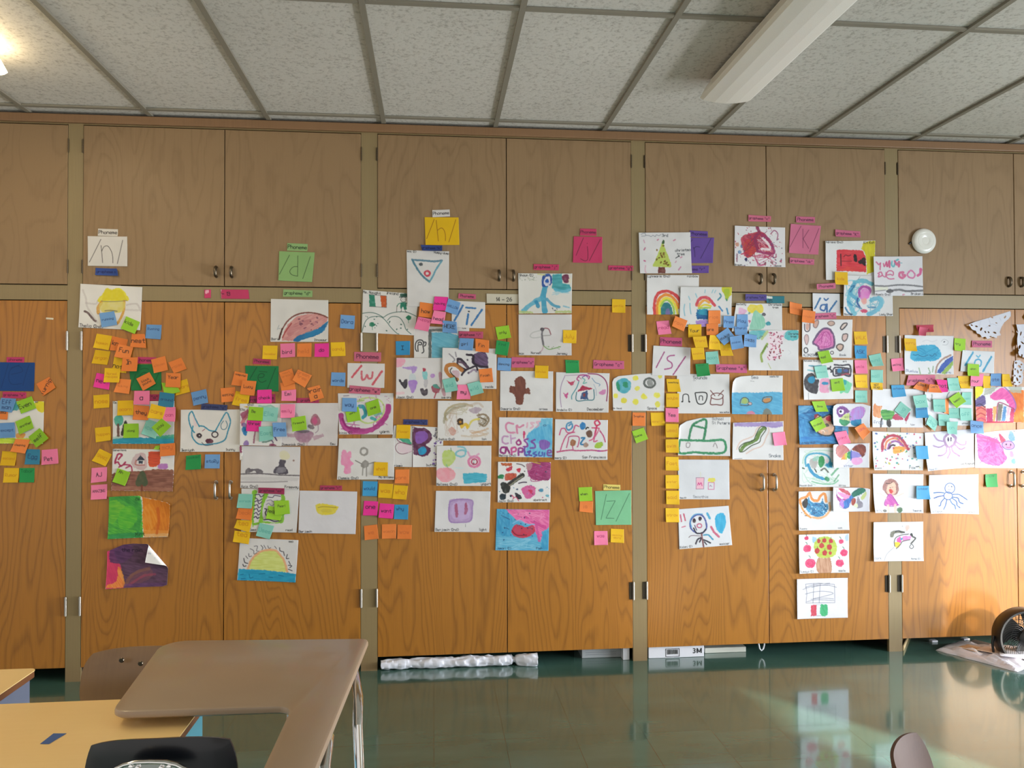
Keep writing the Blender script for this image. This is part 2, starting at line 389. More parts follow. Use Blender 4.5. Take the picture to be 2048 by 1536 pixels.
# ------------------------------------------------------------------ paper engine: every sheet is a fine curved mesh whose paint is a colour attribute
RNG = np.random.RandomState(7)
NT = RNG.rand(64, 64)
def vn(x, y, s, seed=0):
    x = x/s+seed*7.31+100; y = y/s+seed*3.77+100
    xi = np.floor(x).astype(int); yi = np.floor(y).astype(int); fx = x-xi; fy = y-yi
    fx = fx*fx*(3-2*fx); fy = fy*fy*(3-2*fy)
    a = NT[yi % 64, xi % 64]; b_ = NT[yi % 64, (xi+1) % 64]; c = NT[(yi+1) % 64, xi % 64]; d = NT[(yi+1) % 64, (xi+1) % 64]
    return (a*(1-fx)+b_*fx)*(1-fy)+(c*(1-fx)+d*fx)*fy
GL = {'a': '46 16 05 03 12 32 43|46 42', 'b': '09 02 32 43 45 36 06', 'c': '45 36 16 05 03 12 32 43', 'd': '49 42|46 16 05 03 12 42', 'e': '04 44 45 36 16 05 03 12 42',
 'f': '48 39 29 18 12|05 35', 'g': '46 16 05 03 12 42|46 41 30 10 01', 'h': '09 02|05 16 36 45 42', 'i': '16 12|18 18', 'j': '36 31 20 10|38 38', 'k': '09 02|46 04 42', 'l': '19 12',
 'm': '06 02|05 16 25 22|25 36 45 42', 'n': '06 02|05 16 36 45 42', 'o': '16 05 03 12 32 43 45 36 16', 'p': '06 00|06 36 45 43 32 02', 'q': '46 16 05 03 12 42|46 40 51', 'r': '06 02|04 26 46',
 's': '45 36 16 05 14 34 43 32 12 03', 't': '28 23 32 42|06 46', 'u': '06 03 12 32 43|46 42', 'v': '06 22 46', 'w': '06 12 25 32 46', 'x': '06 42|46 02', 'y': '06 03 12 42|46 41 30 10', 'z': '06 46 02 42',
 'A': '02 29 42|15 35', 'B': '02 09 39 48 46 06|36 45 43 32 02', 'C': '48 39 19 08 03 12 32 43', 'D': '02 09 29 47 44 22 02', 'E': '42 02 09 49|06 36', 'F': '02 09 49|06 36', 'G': '48 39 19 08 03 12 42 45 25',
 'H': '09 02|49 42|05 45', 'I': '29 22|09 49|02 42', 'J': '49 43 32 12 03', 'K': '09 02|49 05 42', 'L': '09 02 42', 'M': '02 09 25 49 42', 'N': '02 09 42 49', 'O': '19 08 03 12 32 43 48 39 19',
 'P': '02 09 39 48 46 05', 'R': '02 09 39 48 46 05 42', 'S': '48 39 19 08 06 45 43 32 12 03', 'T': '09 49|29 22', 'U': '09 03 12 32 43 49', 'V': '09 22 49', 'W': '09 12 26 32 49', 'X': '09 42|49 02',
 'Y': '09 25 49|25 22', 'Z': '09 49 02 42', '0': '19 08 03 12 32 43 48 39 19', '1': '17 29 22', '2': '07 19 39 47 02 42', '3': '08 19 39 48 36 16|36 45 43 32 12 03', '4': '39 04 44|39 32',
 '5': '49 09 06 36 45 43 32 02', '6': '39 17 04 03 12 32 43 45 36 05', '"': '19 17|39 37', '(': '39 17 14 32', ')': '19 37 34 12', '-': '05 45', '/': '01 49', "'": '29 27', '?': '08 19 39 47 25 24|22 21', '.': '12 13', '!': '29 24|22 21', '_': '01 41', ' ': ''}
def cr(pts, closed=False, k=5):
    P = [np.array(p, float) for p in pts]; n = len(P)
    if n < 3: return P
    out = []; rng = range(n if closed else n-1)
    for i in rng:
        p0 = P[i-1] if (closed or i > 0) else P[0]; p1 = P[i]; p2 = P[(i+1) % n]; p3 = P[(i+2) % n] if (closed or i+2 < n) else P[-1]
        for j in range(k):
            t = j/k; out.append(.5*((2*p1)+(p2-p0)*t+(2*p0-5*p1+4*p2-p3)*t*t+(3*p1-p0-3*p2+p3)*t**3))
    if not closed: out.append(P[-1])
    return out
def hexc(h):
    if len(h) == 3: h = ''.join(c*2 for c in h)
    return np.array([int(h[i:i+2], 16)/255 for i in (0, 2, 4)])
class Canvas:
    def __init__(s, X, Y, base, cell):
        s.X, s.Y = X, Y; s.aa = cell; s.c = np.empty(X.shape+(3,)); s.c[:] = hexc(base); s.sd = 0
    def lay(s, cov, color, a=1.0):
        cov = (np.clip(cov, 0, 1)*a)[..., None]; s.c = s.c*(1-cov)+np.asarray(color)*cov
    def dist(s, pts, closed=False):
        D = np.full(s.X.shape, 1e9); P = list(pts)
        if len(P) == 1: return np.hypot(s.X-P[0][0], s.Y-P[0][1])
        for i in range(len(P) if closed else len(P)-1):
            a = P[i]; b_ = P[(i+1) % len(P)]; dx, dy = b_[0]-a[0], b_[1]-a[1]; L = dx*dx+dy*dy+1e-9
            t = np.clip(((s.X-a[0])*dx+(s.Y-a[1])*dy)/L, 0, 1)
            D = np.minimum(D, (s.X-a[0]-t*dx)**2+(s.Y-a[1]-t*dy)**2)
        return np.sqrt(D)
    def stroke(s, pts, w, color, a=1., rough=.25, dry=0):
        s.sd += 1; d = s.dist(pts)
        if w > 3*s.aa: d = d+(vn(s.X, s.Y, w*.7, s.sd)-.5)*w*rough
        wv = max(w, s.aa*.9); k = w/wv
        cov = (wv/2-d)/s.aa+.5
        if w > 3*s.aa: a = a*(.82+.36*vn(s.X, s.Y, w*.5, s.sd+5)).clip(0, 1)
        cov = np.clip(cov, 0, 1)*k**.5
        s.lay(cov*a, color, 1)
    def inside(s, P):
        ins = np.zeros(s.X.shape, bool); n = len(P)
        for i in range(n):
            x1, y1 = P[i]; x2, y2 = P[(i+1) % n]
            if y1 == y2: continue
            c = ((s.Y < y1) != (s.Y < y2)) & (s.X < (x2-x1)*(s.Y-y1)/(y2-y1)+x1); ins ^= c
        return ins
    def poly(s, pts, color, a=1., rough=2.0, mott=.18):
        s.sd += 1; d = s.dist(pts, True); sd = np.where(s.inside(pts), d, -d)
        sd = sd+(vn(s.X, s.Y, s.aa*3.5, s.sd)-.5)*s.aa*rough
        m = 1-mott+2*mott*vn(s.X, s.Y, s.aa*6, s.sd+3)
        s.lay((sd/s.aa+.5).clip(0, 1)*np.clip(m*a, 0, 1), color, 1)
        return sd
    def brush(s, pts, c1, c2, a=1., ang=0, w=2.2, ln=14):
        s.sd += 1; d = s.dist(pts, True); sd = np.where(s.inside(pts), d, -d)
        ca, sa = cos(R(ang)), sin(R(ang)); u = s.X*ca+s.Y*sa; v = -s.X*sa+s.Y*ca
        q = s.aa
        n = .65*vn(u/ln*w, v, q*w, s.sd)+.35*vn(s.X, s.Y, q*9, s.sd+2); n = ((n-.5)*1.9+.5).clip(0, 1)[..., None]
        col = hexc(c1)*(1-n)+hexc(c2)*n
        sd = sd+(vn(s.X, s.Y, q*3, s.sd)-.5)*q*2.5
        cov = ((sd/q+.5).clip(0, 1)*a)[..., None]; s.c = s.c*(1-cov)+col*cov
    def text(s, size, color, x, y, ang, txt, a=.9, wf=.15):
        ca, sa = cos(R(ang)), sin(R(ang)); k = size/7.; cx = 0
        rr = random.Random(txt+str(round(x)))
        for ch in txt:
            g = GL.get(ch, ''); wd = 3.2 if ch in "il1'.()!I" else (3.0 if ch == ' ' else 5.6)
            oy = rr.uniform(-.35, .35)
            for st in g.split('|'):
                P = []
                for pr in st.split():
                    gx = (int(pr[0])*1.0+cx)*k; gy = (2-int(pr[1])+oy)*k
                    P.append((x+gx*ca-gy*sa, y+gx*sa+gy*ca))
                if P: s.stroke(P, size*wf, color, a, 0)
            cx += wd
    def run(s, ops):
        for op in ops.split(';'):
            op = op.strip()
            if not op: continue
            t = op.split(' '); k = t[0]
            if k in 'sl':     # stroke: w colour alpha pts
                P = [tuple(map(float, q.split(','))) for q in t[4:]]
                s.stroke(cr(P) if k == 's' else P, float(t[1]), hexc(t[2]), float(t[3]))
            elif k in 'pP':   # fill: colour alpha pts
                P = [tuple(map(float, q.split(','))) for q in t[3:]]
                s.poly(cr(P, True) if k == 'P' else P, hexc(t[1]), float(t[2]))
            elif k == 'o':    # outlined blob: fillcolour alpha w linecolour pts
                P = cr([tuple(map(float, q.split(','))) for q in t[5:]], True)
                s.poly(P, hexc(t[1]), float(t[2])); s.stroke(P+[P[0]], float(t[3]), hexc(t[4]), .9)
            elif k in 'bB':   # brushed fill: c1 c2 alpha angle pts
                P = [tuple(map(float, q.split(','))) for q in t[5:]]
                s.brush(cr(P, True) if k == 'B' else P, t[1], t[2], float(t[3]), float(t[4]))
            elif k in 'eE':   # ellipse: colour alpha cx cy rx ry rot [ring width]
                nm = list(map(float, ' '.join(t[3:]).replace(',', ' ').split())); cx, cy_, rx, ry, ro = nm[:5]; ca, sa = cos(R(ro)), sin(R(ro))
                P = [(cx+rx*cos(q)*ca-ry*sin(q)*sa, cy_+rx*cos(q)*sa+ry*sin(q)*ca) for q in np.linspace(0, 2*pi, 22)[:-1]]
                if k == 'e': s.poly(P, hexc(t[1]), float(t[2]))
                else: s.stroke(P+[P[0]], nm[5], hexc(t[1]), float(t[2]))
            elif k == 'd':    # splatter: colours alpha n x0 y0 x1 y1 rmin rmax
                cs = t[1].split(','); n = int(t[3]); x0, y0, x1, y1, r0, r1 = map(float, t[4:10]); rr = random.Random(op)
                for _ in range(n):
                    x, y, r_ = rr.uniform(x0, x1), rr.uniform(y0, y1), rr.uniform(r0, r1); an = rr.uniform(0, pi)
                    s.stroke([(x, y), (x+cos(an)*r_*.8, y+sin(an)*r_*.8)], r_*1.6, hexc(rr.choice(cs)), float(t[2]))
            elif k == 'w':    # wash of curly scribble inside a box: colour alpha w n x0 y0 x1 y1
                rr = random.Random(op); w_ = float(t[3]); n = int(t[4]); x0, y0, x1, y1 = map(float, t[5:9])
                P = [(rr.uniform(x0, x1), rr.uniform(y0, y1)) for _ in range(n)]; s.stroke(cr(P, False, 6), w_, hexc(t[1]), float(t[2]))
            elif k == 't':    # text: size colour x y angle words
                if ',' in t[3]: t[3:4] = t[3].split(',')
                s.text(float(t[1]), hexc(t[2]), float(t[3]), float(t[4]), float(t[5]), ' '.join(t[6:]))

def paper_mat():
    m, nt, b = new_mat('painted_paper'); N = nt.nodes; L = nt.links
    a = N.new('ShaderNodeAttribute'); a.attribute_name = 'paint'; L.new(a.outputs['Color'], b.inputs['Base Color'])
    b.inputs['Roughness'].default_value = .62; b.inputs['Specular IOR Level'].default_value = .35
    tc = N.new('ShaderNodeNewGeometry'); n = N.new('ShaderNodeTexNoise'); n.inputs['Scale'].default_value = 28; n.inputs['Detail'].default_value = 3
    L.new(tc.outputs['Position'], n.inputs[0]); bp = N.new('ShaderNodeBump'); bp.inputs['Strength'].default_value = .25; bp.inputs['Distance'].default_value = .004
    L.new(n.outputs[0], bp.inputs['Height']); L.new(bp.outputs[0], b.inputs['Normal'])
    return m
M['paper'] = paper_mat()
FR = {'0': (0, 0, 1), 'A': (0, 440, 5.12), 'B': (0, 690, 5.12), 'C': (150, 900, 5.12), 'D': (400, 480, 5.689), 'E': (420, 690, 5.689), 'F': (440, 900, 5.12), 'G': (700, 400, 5.689), 'H': (670, 620, 5.689),
      'I': (760, 820, 5.12), 'J': (960, 500, 5.689), 'K': (980, 700, 5.689), 'L': (1100, 900, 5.12), 'M': (1260, 410, 5.689), 'N': (1260, 600, 5.689), 'O': (1260, 800, 5.689), 'P': (1550, 410, 5.689),
      'Q': (1560, 610, 8.533), 'R': (1560, 780, 8.533), 'S': (1560, 940, 8.533), 'T': (1560, 1060, 6.024), 'U': (1720, 600, 6.244), 'V': (1720, 780, 6.244), 'W': (1720, 940, 6.244), 'X': (1748, 420, 6.827), 'Z': (700, 0, 2.56)}
HX0, HZ0, HS = -2.9, 0.0, .006
HM = np.zeros((520, 1100)); HM[:] = .0006      # height of what already hangs on the doors
HM[int(Z_UB/HS):int(Z_UT/HS)+1] = .0036
def resample(P, n):
    P = np.array(P, float); d = np.r_[0, np.cumsum(np.hypot(*np.diff(P, axis=0).T))]; t = np.linspace(0, d[-1], n)
    return np.stack([np.interp(t, d, P[:, 0]), np.interp(t, d, P[:, 1])], 1)
def sheet(name, fr, quad, base, ops='', label='', cat='painting', group=None, lift=None, cell=.0021, seed=None, fold=None, fops=None, backc='f2f0ee', holes=None, kind=None):
    """quad: 4 corners TL TR BR BL, or (top polyline, bottom polyline), in frame pixels; the sheet hangs where those pixels meet the door plane"""
    x0, y0, s = FR[fr]
    if len(quad) == 2: top, bot = quad
    else: top, bot = [quad[0], quad[1]], [quad[3], quad[2]]
    rr = random.Random(str(quad)+label if seed is None else seed)
    L = lift or {}
    lb = L.get('b', None)
    cpx = [(x/s+x0, y/s+y0) for x, y in (top[0], top[-1], bot[-1], bot[0])]
    wp = [at(*q) for q in cpx]
    # offset from what hangs below
    xs_ = [p.x for p in wp]; zs_ = [p.z for p in wp]
    cxm, czm = sum(xs_)/4, sum(zs_)/4
    i0, i1 = int((min(xs_)-HX0)/HS), int((max(xs_)-HX0)/HS)+1; j0, j1 = int((min(zs_))/HS), int(max(zs_)/HS)+1
    gi, gj = np.meshgrid(np.arange(i0, i1)*HS+HX0, np.arange(j0, j1)*HS)
    ins = np.zeros(gi.shape, bool)
    for q in range(4):
        a_, b_ = wp[q], wp[(q+1) % 4]
        if a_.z == b_.z: continue
        ins ^= ((gj < a_.z) != (gj < b_.z)) & (gi < (b_.x-a_.x)*(gj-a_.z)/(b_.z-a_.z)+a_.x)
    sub = HM[j0:j1, i0:i1]
    o0 = float(np.percentile(sub[ins], 97)) if ins.any() else .001
    o0 += .0007
    wp = [at(*q, -o0) for q in cpx]
    wlen = (wp[1]-wp[0]).length; hlen = (wp[3]-wp[0]).length
    nx, ny = max(6, int(wlen/cell)+1), max(6, int(hlen/cell)+1)
    T = resample(top, nx); B_ = resample(bot, nx)
    v = np.linspace(0, 1, ny)[:, None]; u = np.linspace(0, 1, nx)[None, :]
    FX = T[None, :, 0]*(1-v)+B_[None, :, 0]*v; FY = T[None, :, 1]*(1-v)+B_[None, :, 1]*v
    cellpx = s*np.hypot(*( (T[-1]-T[0])/s ))/nx
    cv = Canvas(FX, FY, base, cellpx*1.05)
    # faint mottling of the stock
    cv.c *= (1-.035*vn(FX, FY, cellpx*22, rr.randint(0, 50)))[..., None]
    if ops: cv.run(ops)
    # height of the curled sheet
    h = np.zeros((ny, nx)); big = cat in ('painting',)
    if lb is None: lb = rr.uniform(.001, .003) if big else rr.uniform(.0025, .008)
    h += lb*v**2.2*np.ones_like(u)
    for k_, f_ in (('t', (1-v)**4*np.ones_like(u)), ('l', (1-u)**4*np.ones_like(v)), ('r', u**4*np.ones_like(v)),
                   ('tl', np.clip(1-(u+v)*1.8, 0, 1)**2), ('tr', np.clip(1-(1-u+v)*1.8, 0, 1)**2), ('bl', np.clip(1-(u+1-v)*1.8, 0, 1)**2), ('br', np.clip(1-(2-u-v)*1.8, 0, 1)**2)):
        q = L.get(k_, None)
        if q is None: q = (rr.uniform(0, .006) if k_ in ('bl', 'br') else rr.uniform(0, .0012) if k_ in ('tl', 'tr') else rr.uniform(.002, .008) if (k_ == 'l' and cpx[0][0] > 1400) else rr.uniform(0, .002) if k_ == 'l' else 0) * (1 if big else .6)
        h += q*f_
    if big: h += .0022*vn(u*nx*np.ones_like(v), v*ny*np.ones_like(u), nx*.45, rr.randint(0, 40))
    # world positions
    d = np.stack([(FX/s+x0-1024)/F_PX, (FY/s+y0-768)/F_PX], -1)
    rt, up, fw = np.array(RT), np.array(UP), np.array(FW)
    dv = d[..., 0:1]*rt-d[..., 1:2]*up+fw
    t = (-o0+CD)/dv[..., 1:2]
    P = np.array([0, -CD, CH])+dv*t
    P[..., 1] -= h
    col = cv.c
    if fold:  # (p, q) fold line in frame px; everything right of it rolls over
        a_ = np.array(at(fold[0][0]/s+x0, fold[0][1]/s+y0, -o0)); b_ = np.array(at(fold[1][0]/s+x0, fold[1][1]/s+y0, -o0))
        tdir = (b_-a_)/np.linalg.norm(b_-a_); nrm = np.array([-tdir[2], 0, tdir[0]]); nrm = nrm if nrm[0]+nrm[2] > 0 else -nrm
        sd = ((P-a_)@nrm); rad = fold[2]; m = sd > 0; th = np.minimum(sd/rad, pi)
        nd = np.where(sd/rad < pi, rad*np.sin(th), -(sd-pi*rad)); ht = np.where(sd/rad < pi, rad*(1-np.cos(th)), 2*rad-.25*0)
        shift = np.where(m, nd-sd, 0)[..., None]
        P = P+shift*nrm; P[..., 1] -= np.where(m, ht, 0)
        h = h+np.where(m, ht, 0)
    # update the height map
    jj = np.clip(((P[..., 2]-HZ0)/HS).astype(int), 0, HM.shape[0]-1); ii = np.clip(((P[..., 0]-HX0)/HS).astype(int), 0, HM.shape[1]-1)
    np.maximum.at(HM, (jj, ii), o0+h+.0005)
    org = np.array(wp[0]+wp[1])/2
    V = (P-org).reshape(-1, 3)
    n = nx*ny; idx = np.arange(n).reshape(ny, nx)
    A = idx[:-1, :-1].ravel(); B2 = idx[:-1, 1:].ravel(); C2 = idx[1:, 1:].ravel(); D2 = idx[1:, :-1].ravel()
    keep = np.ones(A.shape, bool)
    if holes is not None:
        fx = (FX[:-1, :-1]+FX[1:, 1:])/2; fy = (FY[:-1, :-1]+FY[1:, 1:])/2; hc = Canvas(fx, fy, base, 1)
        for hp in holes[1:]: keep &= ~hc.inside(hp).ravel()
        if holes[0]: keep &= hc.inside(holes[0]).ravel()
    fc = np.stack([A, D2, C2, B2], 1)[keep]
    Cc = np.ones((n, 4)); q = col.reshape(-1, 3).clip(0, 1); Cc[:, :3] = .86*np.where(q <= .04045, q/12.92, ((q+.055)/1.055)**2.4)
    if holes is None:   # real thickness: the rim turned back, and the reverse of a rolled corner
        bd = np.concatenate([idx[0, :], idx[1:, -1], idx[-1, -2::-1], idx[-2:0:-1, 0]]); nb = len(bd)
        th_ = .00035
        if fold:
            V2 = V.copy(); gy, gx = np.gradient(P.reshape(ny, nx, 3), axis=(0, 1)); nn = np.cross(gx.reshape(-1, 3), gy.reshape(-1, 3)); nn /= np.linalg.norm(nn, axis=1)[:, None]+1e-12
            nn *= np.sign((nn[0]@np.array([0, 1, 0])) or 1)
            V2 = V+nn*th_*3; V = np.r_[V, V2]; fc = np.r_[fc, fc[:, ::-1]+n]
            cb = Canvas(FX, FY, backc, cellpx); 
            if fops: cb.run(fops)
            q2 = cb.c.reshape(-1, 3); C2_ = np.ones((n, 4)); C2_[:, :3] = np.where(q2 <= .04045, q2/12.92, ((q2+.055)/1.055)**2.4); Cc = np.r_[Cc, C2_]
            rim = np.stack([bd, bd+n, np.roll(bd, -1)+n, np.roll(bd, -1)], 1)
        else:
            Vb = V[bd]+np.array([0, th_, 0]); V = np.r_[V, Vb]; k2 = n+np.arange(nb)
            rim = np.stack([bd, np.roll(bd, -1), np.roll(k2, -1), k2], 1); Cb = np.ones((nb, 4)); Cb[:, :3] = Cc[bd, :3]; Cc = np.r_[Cc, Cb]
        fc = np.r_[fc, rim]
    me = bpy.data.meshes.new(name); nf = len(fc)
    me.vertices.add(len(V)); me.vertices.foreach_set('co', V.astype(np.float32).ravel())
    me.loops.add(nf*4); me.loops.foreach_set('vertex_index', fc.astype(np.int32).ravel())
    me.polygons.add(nf); me.polygons.foreach_set('loop_start', np.arange(0, nf*4, 4, dtype=np.int32))
    me.polygons.foreach_set('use_smooth', np.ones(nf, bool))
    me.update(calc_edges=True)
    ca = me.color_attributes.new('paint', 'FLOAT_COLOR', 'POINT'); ca.data.foreach_set('color', Cc.astype(np.float32).ravel())
    me.materials.append(M['paper'])
    if holes is not None:
        bm = bmesh.new(); bm.from_mesh(me); bmesh.ops.delete(bm, geom=[v_ for v_ in bm.verts if not v_.link_faces], context='VERTS'); bm.to_mesh(me); bm.free()
    o = bpy.data.objects.new(name, me); COL.objects.link(o); o.location = org
    tag(o, label, cat, group, kind)
    return o

STK = {'Y': 'eebd12', 'O': 'f0863c', 'H': 'f0359a', 'P': 'fb84ac', 'B': '6f9fd2', 'C': '3a97c9', 'G': '98cc2c', 'D': '23984e', 'M': '8ccdbd', 'T': '2e7f9e'}
STN = {'Y': 'yellow', 'O': 'orange', 'H': 'hot pink', 'P': 'light pink', 'B': 'soft blue', 'C': 'bright blue', 'G': 'lime green', 'D': 'dark green', 'M': 'mint green', 'T': 'teal blue'}
INK = {'k': ('221c22', .9), 'o': ('b8690c', .62), 'b': ('1f3560', .85), 'r': ('a02858', .7), 'g': ('0d5a34', .8), 'm': ('4f9d92', .75), 'f': ('b0562c', .55)}
DEFINK = {'Y': 'o', 'O': 'f', 'H': 'k', 'P': 'r', 'B': 'b', 'C': 'b', 'G': 'k', 'D': 'g', 'M': 'm', 'T': 'b'}
def note(c, fr, q, txt, label, ink=None, pos=.5, size=None, dx=0, grp='sticky notes on the cabinet doors', ang=None):
    q = [q[0:2], q[2:4], q[4:6], q[6:8]]
    s = FR[fr][2]; rr = random.Random(str(q))
    a_ = math.atan2(q[1][1]-q[0][1], q[1][0]-q[0][0]); a_ = math.degrees(a_) if ang is None else ang
    ic, al = INK[ink or DEFINK[c]]
    W_ = math.hypot(q[1][0]-q[0][0], q[1][1]-q[0][1]); cxx = sum(p[0] for p in q)/4; cyy = sum(p[1] for p in q)/4
    lines = txt.split('|'); n = max([len(l_) for l_ in lines]+[1])
    sz = size or min(W_*.30, W_*.84/(n*5.6/7))
    ops = ''
    k = STK[c]; hh = hexc(k); j = rr.uniform(-.03, .03); k = ''.join('%02x' % int(255*min(1, max(0, v_+j))) for v_ in hh)
    class _: pass
    ops = None
    ink_rgb = hexc(ic)*al+hexc(k)*(1-al); ih = ''.join('%02x' % int(255*v_) for v_ in ink_rgb)
    L_ = []
    ca, sa = cos(R(a_)), sin(R(a_)); H_ = math.hypot(q[3][0]-q[0][0], q[3][1]-q[0][1])
    for i, l_ in enumerate(lines):
        if not l_: continue
        wl = len(l_)*5.3/7*sz; oy = (pos-.5)*H_+(i-(len(lines)-1)/2)*sz*1.25+sz*.4
        ox = -wl/2+dx*W_
        L_.append('t %.1f %s %.1f %.1f %.1f %s' % (sz, ih, cxx+ox*ca-oy*sa, cyy+ox*sa+oy*ca, a_, l_))
    return sheet('sticky_note', fr, q, k, ';'.join(L_), STN[c]+' sticky note '+label, 'sticky note', grp, cell=.0019)
def strip(c, fr, q, txt, label, ink='3a1530', size=None, grp='phoneme and grapheme word strips', lift=None, just=0):
    q = [q[0:2], q[2:4], q[4:6], q[6:8]]
    a_ = math.degrees(math.atan2(q[1][1]-q[0][1], q[1][0]-q[0][0])); W_ = math.hypot(q[1][0]-q[0][0], q[1][1]-q[0][1]); H_ = math.hypot(q[3][0]-q[0][0], q[3][1]-q[0][1])
    sz = size or min(H_*.48, W_*.9/(len(txt)*5.3/7)); wl = len(txt)*5.4/7*sz; cxx = sum(p[0] for p in q)/4; cyy = sum(p[1] for p in q)/4
    ca, sa = cos(R(a_)), sin(R(a_)); ox = -wl/2+just; oy = sz*.4
    return sheet('word_strip', fr, q, c, 't %.1f %s %.1f %.1f %.1f %s' % (sz, ink, cxx+ox*ca-oy*sa, cyy+ox*sa+oy*ca, a_, txt), label, 'word strip', grp, lift or {'b': .001}, cell=.0018)
def card(fr, q, c, ops, label):
    q = [q[0:2], q[2:4], q[4:6], q[6:8]]
    return sheet('letter_card', fr, q, c, ops, label, 'letter card', 'cards each bearing one letter sound', {'b': .002}, cell=.002)
def art(fr, q, ops, label, c='eae7e2', **kw):
    if isinstance(q[0], (int, float)): q = [q[0:2], q[2:4], q[4:6], q[6:8]]
    return sheet('painting', fr, q, c, ops, label, 'painting', 'children\'s paintings on the cabinet doors', **kw)
# ------------------------------------------------------------------ what hangs on the doors, far left
card('B', [-60,175, 357,180, 350,473, -60,470], '0f4486', 's 5 0a2f66 .9 85,195 55,300 15,440;s 5 0a2f66 .9 300,195 265,300 235,415;s 5 0a2f66 .9 115,300 230,270 190,215 110,250 90,330 120,400 220,395;l 5 0a2f66 .9 110,235 200,205', 'dark blue card at the left edge with a barely visible e between slashes')
strip('c4386c', 'B', [68,124, 250,125, 247,180, 68,177], 'phoneme', 'dark pink word strip above the dark blue letter card')
strip('c4386c', 'B', [28,478, 270,485, 268,545, 25,545], 'grapheme "e"', 'dark pink word strip just under the dark blue letter card')
art('B', [-60,572, 453,577, 445,1012, -60,1008], 'P 2f9aa0 .8 -60,570 200,580 190,660 100,670 -60,660;P e8d81c .9 370,585 450,580 450,680 420,690 360,640;b b9d42a cfe04a .95 0 -60,955 445,950 445,1012 -60,1008;P e8963c .8 165,915 200,900 260,910 240,950 170,950;t 18 222222 362,590 8 ell', 'painting at the far left mostly covered by notes, yellow corner and lime bottom band')
note('O','B',[-40,680, 82,678, 80,765, -40,760],'Ema','at the left edge under the soft blue Eff man one', 'k', pos=.1)
note('B','B',[10,540, 165,550, 125,692, -25,670],'Eff| man','reading Eff man, below the dark blue card')
note('G','B',[165,585, 322,523, 375,645, 222,705],'Even','reading Even, tilted, right of the soft blue Eff man note', dx=-.1)
note('B','B',[-10,800, 148,792, 160,945, -10,955],'except','reading except, at the left edge')
note('G','B',[157,785, 303,722, 352,850, 205,917],'another','tilted, reading another, right of the except note', dx=.05)
note('G','B',[292,940, 405,850, 503,955, 375,1052],'self','turned on its corner, lowest green on the far left painting')
note('Y','B',[22,1085, 172,1095, 158,1237, 8,1232],'second','half under the orange cleaning note, left of the teal Egg note')
note('T','B',[268,1065, 410,1070, 410,1222, 258,1222],'Egg','reading Egg')
note('O','B',[160,960, 308,970, 262,1112, 110,1090],'cleaning','reading cleaning, above the Egg note','k', pos=.45)
note('P','B',[427,1075, 588,1062, 603,1213, 430,1228],'Pet','reading Pet, right of the Egg note','k',size=38, pos=.65, dx=-.1)
note('Y','B',[42,1258, 195,1260, 190,1408, 36,1408],'Rumor','reading Rumor, left of a dark green note')
note('D','B',[202,1260, 355,1258, 352,1407, 200,1407],'Tabor','right of the yellow Rumor note, under the Egg note', pos=.22)
note('O','B',[370,400, 505,325, 575,437, 448,522],'Turnip','turned, alone between the dark blue card and the left post','k', ang=-62, size=42)
sheet('masking_tape_piece','A',[(472,998),(548,1003),(546,1022),(470,1016)],'e8ddc4','','small cream strip of tape high on the far left lower door','tape',None,{'b':0},cell=.004)
# ---------------- around the /n/ card
strip('ddd8d0','A',[1005,88, 1208,95, 1207,168, 1003,162],'Phoneme','white word strip above the white /n/ card','282222')
card('A',[897,165, 1302,170, 1306,475, 902,470],'dedad4','l 5 1e1a1e .9 1033,198 917,432;s 5 1e1a1e .9 1035,262 1042,330 1052,438;s 5 1e1a1e .9 1042,320 1065,275 1105,268 1140,320 1155,380 1157,440;l 5 1e1a1e .9 1256,208 1203,448','white card with a black /n/ between slashes')
strip('2f4f9c','A',[978,490, 1205,500, 1222,575, 978,565],'grapheme n','crumpled dark blue word strip under the white /n/ card','141c50',lift={'r':.012,'b':.004})
art('A',[825,653, 1458,687, 1440,1130, 808,1100],'P e9dd3a .95 1010,840 1050,760 1095,698 1140,720 1190,695 1240,705 1290,760 1305,830;p d8c41e .5 1080,700 1250,720 1300,820 1040,820;s 34 d9962c .75 1040,840 1005,900 1010,950;s 26 d9962c .8 1270,830 1268,920 1240,1000 1205,1060;P ded06a .8 1040,840 1265,835 1268,920 1220,950 1040,940;s 9 8a8478 .7 1040,830 1150,835 1300,825;s 9 5a5650 .7 1075,930 1130,925 1200,935;s 22 5a4444 .85 870,935 910,960 960,1020 980,1035;s 20 b5aaa8 .35 850,720 880,800 900,900 1000,1050;s 20 b5aaa8 .4 1300,870 1400,860 1440,930;s 20 b5aaa8 .3 1290,920 1420,925;s 18 b5aaa8 .35 880,850 980,860 1000,830;t 30 1c1820 820,1092 4 Thelia (2nd)','painting of a yellow crowned helmet shape, highest painting on the left half')
note('B','A',[1015,955, 1168,932, 1203,1072, 1045,1100],'running','reading running, stuck on the yellow helmet painting')
note('G','A',[1292,985, 1433,1045, 1383,1168, 1238,1112],'kids','reading kids, tilted on the corner of the helmet painting', dx=-.1, pos=.4, size=34)
note('B','A',[1500,1070, 1655,1075, 1648,1223, 1490,1212],'Running','reading Running, beside the helmet painting on the wood',pos=.3)
note('O','A',[1147,1188, 1310,1225, 1285,1345, 1125,1335],'kn  ','reading kn, between the yellow hammin and the orange nest notes','k',size=44)
note('Y','A',[990,1163, 1147,1188, 1115,1335, 957,1308],'hammin','reading hammin, topmost of the left column of yellow notes',pos=.6)
note('O','A',[1350,1165, 1482,1168, 1500,1312, 1335,1300],'nest','reading nest','k',size=46)
note('Y','B',[1170,120, 1300,150, 1295,290, 1145,272],'not','reading not, half under the orange In note','k',size=44,pos=.6,dx=-.12)
